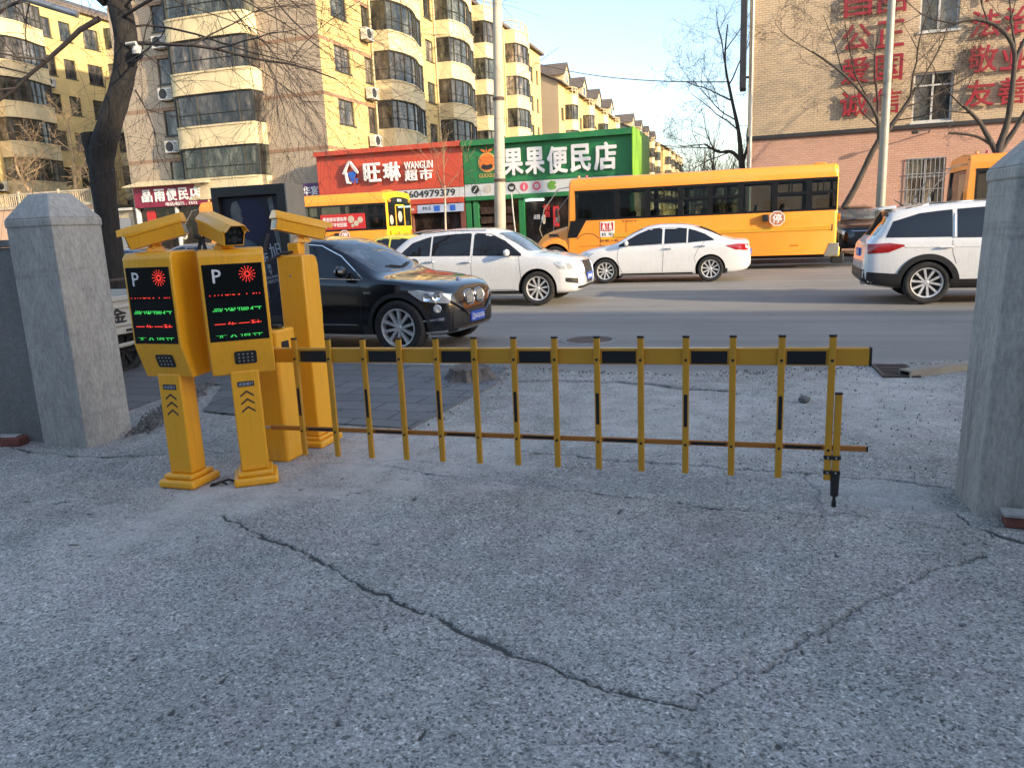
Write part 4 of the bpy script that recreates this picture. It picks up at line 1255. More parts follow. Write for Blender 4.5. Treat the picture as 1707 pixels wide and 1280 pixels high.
_wheels = {}
def wheel_parts(r, w, spokes, style, rim_m='rim'):
    key = (r, w, spokes, style, rim_m)
    if key in _wheels:
        return _wheels[key]
    rr = r * .70
    mb = MB()                                  # brake disc, hub and the back of the wheel
    mb.lathe([(.0, .03), (rr * .95, .03), (rr * .97, -w * .45), (.0, -w * .45)], (0, 0, 0), 'y', 28)
    hub = mb.mesh('wheel', 'rim_dark')
    mb = MB()
    mb.lathe([(rr, -w / 2), (r * .90, -w / 2), (r * .975, -w * .44), (r, -w * .3), (r, w * .3), (r * .975, w * .44), (r * .90, w * .5), (r * .80, w * .49), (rr * 1.01, w * .42), (rr, w * .3)], (0, 0, 0), 'y', 40)
    ty = mb.mesh('tyre', 'tyre')
    mb = MB()
    mb.lathe([(rr * 1.01, w * .40), (rr * .99, w * .46), (rr * .93, w * .44), (rr * .90, w * .30), (rr * .9, -w * .2)], (0, 0, 0), 'y', 40)
    mb.lathe([(0, w * .36), (r * .09, w * .36), (r * .12, w * .32), (r * .13, w * .2)], (0, 0, 0), 'y', 20)
    for k in range(spokes):
        a = 2 * math.pi * k / spokes
        forks = (0,) if style == 'solid' else (-.5, .5)
        for f in forks:
            a1 = a + f * (2 * math.pi / spokes) * .52
            p0 = Vector((math.cos(a + f * .25) * r * .1, 0, math.sin(a + f * .25) * r * .1)); p1 = Vector((math.cos(a1) * rr * .95, 0, math.sin(a1) * rr * .95))
            d = (p1 - p0).normalized(); nn = Vector((-d.z, 0, d.x))
            h0, h1 = (r * .045, r * .055) if style != 'solid' else (r * .06, r * .10)
            q = [p0 - nn * h0, p0 + nn * h0, p1 + nn * h1, p1 - nn * h1]
            y0, y1, y2 = w * .16, w * .34, w * .41
            mb.hexa([Vector((v.x, y0, v.z)) for v in q], [Vector((q[0].x, y1, q[0].z)), Vector((q[1].x, y1, q[1].z)), Vector((q[2].x, y2, q[2].z)), Vector((q[3].x, y2, q[3].z))])
    for k in range(5):
        a = 2 * math.pi * (k + .5) / 5
        mb.cyl((math.cos(a) * r * .07, w * .3, math.sin(a) * r * .07), (math.cos(a) * r * .07, w * .375, math.sin(a) * r * .07), r * .014, n=6)
    rim = mb.mesh('rim', rim_m)
    _wheels[key] = (hub, ty, rim)
    return _wheels[key]

def add_wheel(parent, x, y, r, w, spokes=5, style='fork', turn=0.0, rim_m='rim'):
    hub, ty, rim = wheel_parts(r, w, spokes, style, rim_m)
    s = 1 if y > 0 else -1
    o = obj('wheel', hub, parent, loc=(x, y, r), rot=(0, .35 * x, (0 if s > 0 else math.pi) + turn))
    obj('tyre', ty, o); obj('rim', rim, o)
    return o

class Car:
    """car body lofted from side-view curves; +x is the front, the ground is z = 0"""
    def __init__(self, name, label, cat, paint, top, belt, half, low, tumble=.32, loc=(0, 0, 0), rot=0.0, group=None):
        self.t = thing(name, label, cat, loc, rot, group)
        T, B, W, Z = map(pchip, (top, belt, half, low))
        self.T, self.B, self.W, self.Z = T, B, W, Z
        x0, x1 = top[0][0], top[-1][0]
        xs = np.unique(np.concatenate([np.linspace(x0, x1, 84), np.linspace(x0, x0 + .35, 16), np.linspace(x1 - .4, x1, 18)]))
        self.bm = bmesh.new()
        rings = []
        for x in xs:
            w, zb, b, t = W(x), Z(x), B(x), T(x)
            t = max(t, b + .004); gh = t - b
            g = smooth01(.10, .34, gh)
            lo = [(0, zb), (.84 * w, zb), (.95 * w, zb + .035), (.985 * w, zb + .12), (w, zb + .5 * (b - zb)), (.99 * w, zb + .78 * (b - zb)), (.965 * w, b - .02)]
            hood = [(.93 * w, b + .25 * gh), (.84 * w, b + .58 * gh), (.62 * w, b + .86 * gh), (.3 * w, b + .98 * gh), (0, t)]
            yr = max(.93 * w - tumble * max(gh - .04, 0), .3 * w)
            cab = [(.945 * w, b + .012), (yr + .02, t - min(.13, gh * .4)), (yr - .06, t - min(.05, gh * .2)), (yr * .55, t - .012), (0, t)]
            up = [(h[0] * (1 - g) + c[0] * g, h[1] * (1 - g) + c[1] * g) for h, c in zip(hood, cab)]
            P = resample(lo + up, 0)
            half_ = [self.bm.verts.new((x, p[0], p[1])) for p in P]
            oth = [self.bm.verts.new((x, -p[0], p[1])) for p in P[1:-1]]
            rings.append(half_ + oth[::-1])
        n = len(rings[0])
        for a, c in zip(rings, rings[1:]):
            for k in range(n):
                f = self.bm.faces.new((a[k], a[(k + 1) % n], c[(k + 1) % n], c[k])); f.smooth = True
        self.bm.faces.new(rings[0]); self.bm.faces.new(rings[-1][::-1])
        bmesh.ops.recalc_face_normals(self.bm, faces=self.bm.faces[:])
        self.bvh = BVHTree.FromBMesh(self.bm)
        self.paint = paint

    def finish_body(self, arches, r, depth=.30):
        me = bpy.data.meshes.new('body')
        self.bm.to_mesh(me); self.bm.free()
        me.materials.append(M[self.paint]); me.materials.append(M['rim_dark'])
        cut = MB()
        for x, rad in arches:
            for s in (-1, 1):
                w = self.W(x)
                cut.cyl((x, s * (w - depth), r), (x, s * (w + .4), r), rad, n=40, mi=1)
        cm = cut.mesh('cutter', [self.paint, 'rim_dark'], sharp=0)
        body = obj('body', me, self.t)
        co = obj('cutter', cm, self.t)
        b = body.modifiers.new('arch', 'BOOLEAN'); b.object = co; b.operation = 'DIFFERENCE'; b.solver = 'EXACT'
        dg = bpy.context.evaluated_depsgraph_get()
        nm = bpy.data.meshes.new_from_object(body.evaluated_get(dg))
        body.modifiers.clear()
        body.data = nm; nm.name = 'body'
        nm.set_sharp_from_angle(angle=R(34))
        bpy.data.objects.remove(co); bpy.data.meshes.remove(cm)
        self.body = body
        return body

    VIEW = {'R': (lambda u, v: Vector((u, -6, v)), Vector((0, 1, 0))), 'L': (lambda u, v: Vector((u, 6, v)), Vector((0, -1, 0))),
            'F': (lambda u, v: Vector((9, u, v)), Vector((-1, 0, 0))), 'B': (lambda u, v: Vector((-9, u, v)), Vector((1, 0, 0))),
            'T': (lambda u, v: Vector((u, v, 6)), Vector((0, 0, -1)))}

    def hit(self, view, u, v):
        if isinstance(view, tuple):                              # (angle) oblique look: u sideways, v up
            a = view[0]
            d = Vector((-math.cos(a), -math.sin(a), 0))
            o = Vector((math.cos(a) * 8 - math.sin(a) * u, math.sin(a) * 8 + math.cos(a) * u, v))
        else:
            fo, d = self.VIEW[view]; o = fo(u, v)
        loc, nor, _, _ = self.bvh.ray_cast(o, d)
        if loc is None:
            loc, nor, _, _ = self.bvh.find_nearest(o + d * (o.length - 1.0 if not isinstance(view, tuple) else 6.5))
        if nor.dot(d) > 0:
            nor = -nor
        return loc, nor

    def patch(self, name, top, bot, view, m, parent=None, nu=14, nv=6, lift=.004, depth=.012, smooth=True):
        """a panel that follows the body between an upper and a lower outline"""
        mb = MB()
        tx, tz = zip(*top); bx, bz = zip(*bot)
        u0, u1 = max(tx[0], bx[0]), min(tx[-1], bx[-1])
        us = np.unique(np.concatenate([np.linspace(u0, u1, nu + 1), [q for q in list(tx) + list(bx) if u0 < q < u1]]))
        nu = len(us) - 1
        V, S = [], []
        for u in us:
            za, zb = np.interp(u, bx, bz), np.interp(u, tx, tz)
            row, srow = [], []
            for j in range(nv + 1):
                loc, nor = self.hit(view, float(u), float(za + (zb - za) * j / nv))
                row.append(mb.bm.verts.new(loc + nor * lift)); srow.append(loc - nor * depth)
            V.append(row); S.append(srow)
        for i in range(nu):
            for j in range(nv):
                try:
                    f = mb.bm.faces.new((V[i][j], V[i + 1][j], V[i + 1][j + 1], V[i][j + 1])); f.smooth = smooth
                except ValueError:
                    pass
        rim = [(i, 0) for i in range(nu + 1)] + [(nu, j) for j in range(1, nv + 1)] + [(i, nv) for i in range(nu - 1, -1, -1)] + [(0, j) for j in range(nv - 1, 0, -1)]
        low = [mb.bm.verts.new(S[i][j]) for i, j in rim]
        for k in range(len(rim)):
            a, b = rim[k], rim[(k + 1) % len(rim)]
            try:
                mb.bm.faces.new((V[a[0]][a[1]], low[k], low[(k + 1) % len(rim)], V[b[0]][b[1]]))
            except ValueError:
                pass
        return mb.build(name, m, parent or self.t, sharp=50)

    def line(self, name, pts, view, m, r=.004, lift=.001, parent=None):
        mb = MB()
        P = []
        for (a, b) in zip(pts, pts[1:]):
            n = max(2, int(math.hypot(b[0] - a[0], b[1] - a[1]) / .06))
            P += [(a[0] + (b[0] - a[0]) * k / n, a[1] + (b[1] - a[1]) * k / n) for k in range(n)]
        P.append(pts[-1])
        Q = []
        for u, v in P:
            loc, nor = self.hit(view, u, v); Q.append(loc + nor * lift)
        mb.tube(Q, r, 5)
        return mb.build(name, m, parent or self.t)

    def ring(self, name, x, z, r0, r1, view, m, a0=-10, a1=190, lift=.012):
        mb = MB()
        n = 30
        V = []
        for i in range(n + 1):
            a = R(a0 + (a1 - a0) * i / n)
            row = []
            for rr in (r0, (r0 + r1) / 2, r1):
                loc, nor = self.hit(view, x + rr * math.cos(a), max(z + rr * math.sin(a), .16))
                row.append(mb.bm.verts.new(loc + nor * lift))
            V.append(row)
        low = []
        for i in range(n + 1):
            a = R(a0 + (a1 - a0) * i / n); rw = []
            for rr in (r0, r1):
                loc, nor = self.hit(view, x + rr * math.cos(a), max(z + rr * math.sin(a), .16)); rw.append(mb.bm.verts.new(loc - nor * .01))
            low.append(rw)
        for i in range(n):
            for j in range(2):
                f = mb.bm.faces.new((V[i][j], V[i + 1][j], V[i + 1][j + 1], V[i][j + 1])); f.smooth = True
            mb.bm.faces.new((V[i][2], V[i + 1][2], low[i + 1][1], low[i][1])); mb.bm.faces.new((V[i][0], low[i][0], low[i + 1][0], V[i + 1][0]))
        return mb.build(name, m, self.t)

    def both(self, fn):
        for v in ('R', 'L'):
            fn(v)

    def mirror(self, x, z, m, s=1.0):
        for v, sg in (('R', -1), ('L', 1)):
            loc, nor = self.hit(v, x, z)
            mb = MB()
            y = loc.y + sg * .13
            mb.lathe([(.0, -.11), (.055, -.10), (.085, -.05), (.09, .0), (.082, .05), (.05, .09), (0, .1)], (0, 0, 0), 'y', 16)
            bmesh.ops.scale(mb.bm, vec=(.62 * s, 1.0 * s, .78 * s), verts=mb.bm.verts[:])
            bmesh.ops.translate(mb.bm, vec=(x, y, z + .06), verts=mb.bm.verts[:])
            o = mb.build('wing_mirror', m, self.t)
            mb = MB(); mb.tube([(x, loc.y - sg * .02, z - .01), (x, y - sg * .03, z + .02)], [.03, .022], 8); mb.build('mirror_arm', 'black_plastic', o)
            mb = MB(); mb.lathe([(0, 0), (.066 * s, 0), (.07 * s, .006)], (x - .052 * s, y, z + .06), 'x', 14); mb.build('mirror_glass', 'chrome', o)

    def handle(self, x, z, m='chrome'):
        for v, sg in (('R', -1), ('L', 1)):
            loc, nor = self.hit(v, x, z)
            mb = MB(); mb.tube([(x - .11, loc.y + sg * .006, z), (x - .09, loc.y + sg * .035, z + .003), (x + .09, loc.y + sg * .035, z + .006), (x + .11, loc.y + sg * .006, z + .006)], [.010, .014, .014, .010], 8)
            mb.build('door_handle', m, self.t)

    def plate(self, x, z, text, front=True, w=.44, h=.14, m='plate_blue', y=0.0):
        s = 1 if front else -1
        loc, nor = self.hit('F' if front else 'B', y, z)
        mb = MB(); mb.box(loc.x - .01 if s > 0 else loc.x - .028, loc.x + .028 if s > 0 else loc.x + .01, y - w / 2, y + w / 2, z - h / 2, z + h / 2)
        o = mb.build('licence_plate', m, self.t, .004)
        lettering('plate_lettering', text, (loc.x + s * .028, y, z), '+x' if front else '-x', w * .86, h * .62, .003, 'letter_white', o, .01)
        return o

def windows(c, polys, m='car_glass', trim=None):
    for top, bot in polys:
        for v in ('R', 'L'):
            c.patch('side_window', top, bot, v, m, nu=10, nv=6, lift=.003, depth=.004)

def silver_suv(name, label, loc, rot, paint='silver_white', plate='', detail=True, group=None):
    """compact sport utility with a falling rear window"""
    L = 2.19
    c = Car(name, label, 'car', paint,
            [(-L, .70), (-2.17, .93), (-2.10, 1.06), (-1.97, 1.17), (-1.78, 1.34), (-1.55, 1.48), (-1.1, 1.565), (-.5, 1.60), (.1, 1.585), (.42, 1.52), (.75, 1.36), (1.12, 1.11), (1.22, 1.065), (1.5, 1.03), (1.85, .965), (2.04, .90), (2.13, .80), (2.17, .66), (L, .52)],
            [(-L, .62), (-2.12, .90), (-1.9, 1.02), (-1.3, 1.03), (0, .985), (1.0, .955), (1.3, .955), (1.8, .90), (2.04, .82), (2.13, .72), (L, .50)],
            [(-L, .70), (-2.14, .80), (-2.0, .87), (-1.6, .905), (0, .915), (1.4, .915), (1.75, .90), (1.98, .83), (2.1, .74), (2.16, .64), (L, .55)],
            [(-L, .42), (-2.12, .30), (-1.75, .25), (-1.0, .22), (1.0, .22), (1.75, .23), (2.05, .25), (2.14, .29), (L, .36)], .36, loc, rot, group)
    windows(c, [([(-1.72, 1.10), (-1.45, 1.33), (-1.15, 1.42), (-1.02, 1.45)], [(-1.72, 1.06), (-1.02, 1.05)]),
                ([(-.98, 1.45), (-.5, 1.485), (-.12, 1.49)], [(-.98, 1.05), (-.12, 1.03)]),
                ([(-.06, 1.49), (.3, 1.46), (.62, 1.31), (.98, 1.04)], [(-.06, 1.03), (.98, 1.0)])])
    c.patch('windscreen', [(-.66, 1.44), (-.5, 1.475), (.5, 1.475), (.66, 1.44)], [(-.80, 1.12), (-.6, 1.085), (.6, 1.085), (.80, 1.12)], 'F', 'windscreen', nv=8, lift=.003, depth=.004)
    c.patch('rear_window', [(-.6, 1.42), (.6, 1.42)], [(-.68, 1.16), (.68, 1.16)], 'B', 'car_glass', lift=.003, depth=.004)
    for v in 'RL':
        for pts in ([(.93, 1.0), (.96, .8), (.98, .52), (.93, .36)], [(-.08, 1.03), (-.09, .8), (-.07, .36)], [(-.98, 1.05), (-.93, .8), (-1.0, .62)]):
            c.line('door_gap', pts, v, 'seam', .0045, -.001)
        c.line('sill_line', [(-.75, .335), (.85, .33)], v, 'seam', .006, -.002)
        c.patch('sill', [(-.9, .31), (.93, .31)], [(-.9, .235), (.93, .235)], v, 'black_plastic', nv=2, lift=.006)
        s = -1 if v == 'R' else 1
        c.patch('headlamp', [(1.68, .86), (1.8, .875), (2.1, .80)], [(1.68, .83), (1.78, .735), (2.1, .70)], v, 'lamp_glass', nu=12, lift=.007)
        c.patch('fog_lamp', [(1.88, .55), (2.12, .53)], [(1.90, .47), (2.12, .42)], v, 'black_plastic', nu=8, lift=.008)
        c.patch('tail_lamp', [(-2.12, 1.0), (-1.88, 1.02)], [(-2.15, .80), (-1.92, .93)], v, 'tail_red', nu=8, lift=.006)
        c.line('roof_rail', [(-1.35, 1.505), (-.6, 1.55), (.15, 1.53)], v, 'chrome', .012, .006)
    c.patch('grille', [(-.40, .82), (-.3, .845), (.3, .845), (.40, .82)], [(-.40, .62), (-.24, .40), (.24, .40), (.40, .62)], 'F', 'black_plastic', nv=8, lift=.012)
    c.line('grille_frame', [(-.40, .62), (-.40, .82), (-.3, .845), (.3, .845), (.40, .82), (.40, .62), (.24, .40), (-.24, .40), (-.40, .62)], 'F', 'chrome', .013, .014)
    for k in range(5):
        c.line('grille_bar', [(-.37, .60 + k * .045), (.37, .60 + k * .045)], 'F', 'chrome', .006, .014)
    c.patch('lower_intake', [(-.78, .37), (.78, .37)], [(-.70, .315), (.70, .315)], 'F', 'black_plastic', nv=2, lift=.006)
    if plate:
        c.plate(L, .53, plate)
    c.mirror(.72, 1.02, paint)
    c.handle(-.2, .90); c.handle(-1.02, .93)
    c.finish_body([(1.32, .40), (-1.285, .40)], .345)
    for x in (1.32, -1.285):
        for y in (-.80, .80):
            add_wheel(c.t, x, y, .345, .225, 5, 'fork')
    return c.t

def white_saloon(name, label, loc, rot, paint='white_paint', plate='', group=None):
    L = 2.315
    c = Car(name, label, 'car', paint,
            [(-L, .62), (-2.29, .86), (-2.24, .99), (-2.15, 1.035), (-1.9, 1.06), (-1.72, 1.10), (-1.3, 1.29), (-.95, 1.415), (-.5, 1.485), (0, 1.495), (.3, 1.455), (.65, 1.32), (1.12, 1.06), (1.25, 1.01), (1.6, .955), (1.95, .88), (2.15, .79), (2.25, .66), (2.295, .52), (L, .42)],
            [(-L, .55), (-2.28, .78), (-2.2, .93), (-1.7, .985), (-1.0, .985), (0, .945), (1.0, .90), (1.3, .885), (1.8, .82), (2.1, .71), (2.25, .58), (L, .39)],
            [(-L, .62), (-2.27, .74), (-2.1, .82), (-1.7, .865), (0, .88), (1.3, .88), (1.75, .86), (2.0, .78), (2.18, .66), (2.28, .52), (L, .44)],
            [(-L, .40), (-2.2, .28), (-1.8, .20), (-1, .175), (1, .175), (1.8, .19), (2.15, .20), (2.27, .25), (L, .32)], .40, loc, rot, group)
    windows(c, [([(-1.42, 1.06), (-1.2, 1.20), (-.95, 1.30), (-.78, 1.345)], [(-1.42, 1.04), (-.78, 1.0)]),
                ([(-.74, 1.355), (-.4, 1.395), (-.18, 1.40)], [(-.74, 1.0), (-.18, .985)]),
                ([(-.12, 1.40), (.2, 1.375), (.5, 1.26), (1.0, .99)], [(-.12, .985), (1.0, .945)])])
    c.patch('windscreen', [(-.58, 1.37), (-.4, 1.40), (.4, 1.40), (.58, 1.37)], [(-.76, 1.07), (-.55, 1.03), (.55, 1.03), (.76, 1.07)], 'F', 'windscreen', nv=8, lift=.003, depth=.004)
    c.patch('rear_window', [(-.55, 1.385), (.55, 1.385)], [(-.70, 1.13), (.70, 1.13)], 'B', 'car_glass', nv=8, lift=.003, depth=.004)
    for v in 'RL':
        for pts in ([(1.0, .94), (1.04, .7), (1.0, .45), (.92, .28)], [(-.15, .985), (-.16, .7), (-.13, .28)], [(-1.2, 1.03), (-1.03, .82), (-.93, .6), (-.98, .5)]):
            c.line('door_gap', pts, v, 'seam', .0045, -.001)
        c.line('window_trim', [(-1.44, 1.035), (-.78, .99), (1.02, .935)], v, 'chrome', .006, .002)
        c.patch('sill', [(-.9, .25), (.95, .25)], [(-.9, .19), (.95, .19)], v, 'black_plastic', nv=2, lift=.004)
        c.patch('headlamp', [(1.66, .80), (1.85, .80), (2.2, .66)], [(1.66, .79), (1.9, .66), (2.2, .56)], v, 'lamp_glass', nu=12, lift=.007)
        c.patch('tail_lamp', [(-2.25, .92), (-2.0, .935), (-1.72, .90)], [(-2.25, .76), (-1.95, .79), (-1.72, .885)], v, 'tail_red', nu=12, lift=.007)
        c.patch('mudflap', [(-1.76, .33), (-1.66, .33)], [(-1.76, .2), (-1.66, .2)], v, 'black_plastic', nu=3, nv=3, lift=.012)
    c.patch('boot_lamp', [(-.62, .90), (.62, .90)], [(-.62, .86), (.62, .86)], 'B', 'chrome', nv=2, lift=.006)
    c.patch('grille', [(-.42, .68), (.42, .68)], [(-.2, .48), (.2, .48)], 'F', 'black_plastic', nv=5, lift=.010)
    c.line('grille_frame', [(-.42, .69), (-.2, .49), (.2, .49), (.42, .69)], 'F', 'chrome', .016, .012)
    c.patch('lower_intake', [(-.5, .42), (.5, .42)], [(-.42, .30), (.42, .30)], 'F', 'black_plastic', nv=3, lift=.006)
    if plate:
        c.plate(L, .44, plate); c.plate(-L, .70, plate, False)
    c.mirror(.78, .97, paint)
    c.handle(-.28, .86); c.handle(-1.12, .90)
    c.finish_body([(1.36, .375), (-1.34, .375)], .32)
    for x in (1.36, -1.34):
        for y in (-.765, .765):
            add_wheel(c.t, x, y, .325, .205, 5, 'fork')
    return c.t

def big_suv(name, label, loc, rot, paint='white_paint', plate='', group=None):
    L = 2.34
    c = Car(name, label, 'car', paint,
            [(-L, .62), (-2.33, .86), (-2.29, 1.05), (-2.20, 1.16), (-2.05, 1.37), (-1.93, 1.60), (-1.6, 1.655), (-1.0, 1.70), (-.3, 1.715), (.2, 1.68), (.5, 1.60), (.8, 1.43), (1.15, 1.20), (1.28, 1.14), (1.6, 1.11), (2.0, 1.04), (2.2, .95), (2.29, .80), (2.32, .66), (L, .55)],
            [(-L, .58), (-2.29, .98), (-2.1, 1.08), (-1.3, 1.10), (0, 1.065), (1.1, 1.03), (1.4, 1.03), (1.9, .97), (2.2, .86), (2.3, .7), (L, .52)],
            [(-L, .76), (-2.27, .84), (-2.1, .89), (-1.7, .92), (0, .93), (1.4, .93), (1.85, .90), (2.1, .83), (2.25, .73), (2.31, .64), (L, .58)],
            [(-L, .42), (-2.2, .32), (-1.9, .27), (-1.0, .25), (1.0, .25), (1.8, .26), (2.15, .28), (2.28, .33), (L, .4)], .27, loc, rot, group)
    windows(c, [([(-2.0, 1.16), (-1.9, 1.40), (-1.5, 1.52), (-1.2, 1.55), (-1.0, 1.565)], [(-2.0, 1.135), (-1.0, 1.115)]),
                ([(-.93, 1.57), (-.5, 1.59), (-.13, 1.59)], [(-.93, 1.115), (-.13, 1.10)]),
                ([(-.06, 1.59), (.3, 1.55), (.6, 1.40), (1.02, 1.14)], [(-.06, 1.10), (1.02, 1.075)])])
    c.patch('windscreen', [(-.64, 1.56), (.64, 1.56)], [(-.80, 1.22), (.80, 1.22)], 'F', 'windscreen', nv=8, lift=.003, depth=.004)
    c.patch('rear_window', [(-.66, 1.56), (.66, 1.56)], [(-.76, 1.17), (.76, 1.17)], 'B', 'car_glass', nv=8, lift=.003, depth=.004)
    mb = MB(); mb.hexa([(-2.13, -.64, 1.60), (-1.85, -.66, 1.615), (-1.85, .66, 1.615), (-2.13, .64, 1.60)], [(-2.12, -.62, 1.635), (-1.85, -.64, 1.672), (-1.85, .64, 1.672), (-2.12, .62, 1.635)]); mb.build('spoiler', paint, c.t, .01)
    mb = MB(); mb.tube([(-1.62, .1, 1.66), (-1.78, .1, 1.78)], [.012, .006], 6); mb.build('aerial', 'black_plastic', c.t)
    for v in 'RL':
        for pts in ([(1.05, 1.07), (1.08, .8), (1.05, .45)], [(-.1, 1.10), (-.11, .7), (-.08, .36)], [(-1.0, 1.11), (-.99, .86), (-.93, .68)]):
            c.line('door_gap', pts, v, 'seam', .0045, -.001)
        c.line('window_trim', [(-1.0, 1.108), (1.04, 1.07)], v, 'chrome', .007, .002)
        c.line('window_trim', [(-.97, 1.12), (-.97, 1.5)], v, 'chrome', .008, .004)
        c.line('body_crease', [(-1.7, .97), (.9, .93)], v, paint, .016, -.006)
        c.patch('tail_lamp', [(-2.28, 1.03), (-1.95, 1.045), (-1.72, 1.01)], [(-2.28, .87), (-1.95, .89), (-1.72, .985)], v, 'tail_red', nu=12, lift=.009)
        c.patch('headlamp', [(1.75, .95), (2.22, .86)], [(1.8, .85), (2.22, .74)], v, 'lamp_glass', nu=10, lift=.007)
        c.patch('sill', [(-1.0, .42), (1.1, .42)], [(-1.0, .27), (1.1, .27)], v, 'black_plastic', nv=3, lift=.010)
        c.patch('rear_bumper_trim', [(-2.28, .56), (-1.78, .52)], [(-2.28, .36), (-1.78, .29)], v, 'black_plastic', nu=10, nv=4, lift=.012)
        c.ring('arch_trim', -1.35, .36, .395, .49, v, 'black_plastic'); c.ring('arch_trim', 1.36, .36, .395, .49, v, 'black_plastic')
        c.line('roof_rail', [(-1.7, 1.60), (-1.3, 1.665), (-.4, 1.695), (.1, 1.67)], v, 'chrome', .014, .008)
    c.patch('rear_bumper', [(-.80, .60), (.80, .60)], [(-.78, .34), (.78, .34)], 'B', 'black_plastic', nv=5, lift=.014)
    c.patch('grille', [(-.55, .93), (.55, .93)], [(-.45, .70), (.45, .70)], 'F', 'black_plastic', nv=6, lift=.012)
    c.line('grille_bar', [(-.55, .84), (.55, .84)], 'F', 'chrome', .016, .016)
    c.patch('lower_intake', [(-.72, .64), (.72, .64)], [(-.66, .42), (.66, .42)], 'F', 'black_plastic', nv=4, lift=.010)
    mb = MB(); mb.prism(circle(.05, 18, 0, .86), lambda u, v, d: (2.31 + d, u, v), 0, .035); mb.build('badge', 'chrome', c.t)
    mb = MB(); mb.tube([(-2.34, -.5, .36), (-2.1, -.5, .36)], .03, 10); mb.tube([(-2.34, -.6, .36), (-2.1, -.6, .36)], .03, 10); mb.build('exhaust', 'steel', c.t)
    if plate:
        c.plate(L, .58, plate); c.plate(-L, .88, plate, False)
    c.mirror(.8, 1.1, paint, 1.1)
    c.handle(-.24, .93, paint); c.handle(-1.1, .95, paint)
    c.finish_body([(1.36, .41), (-1.35, .41)], .36)
    for x in (1.36, -1.35):
        for y in (-.80, .80):
            add_wheel(c.t, x, y, .362, .235, 5, 'fork')
    return c.t

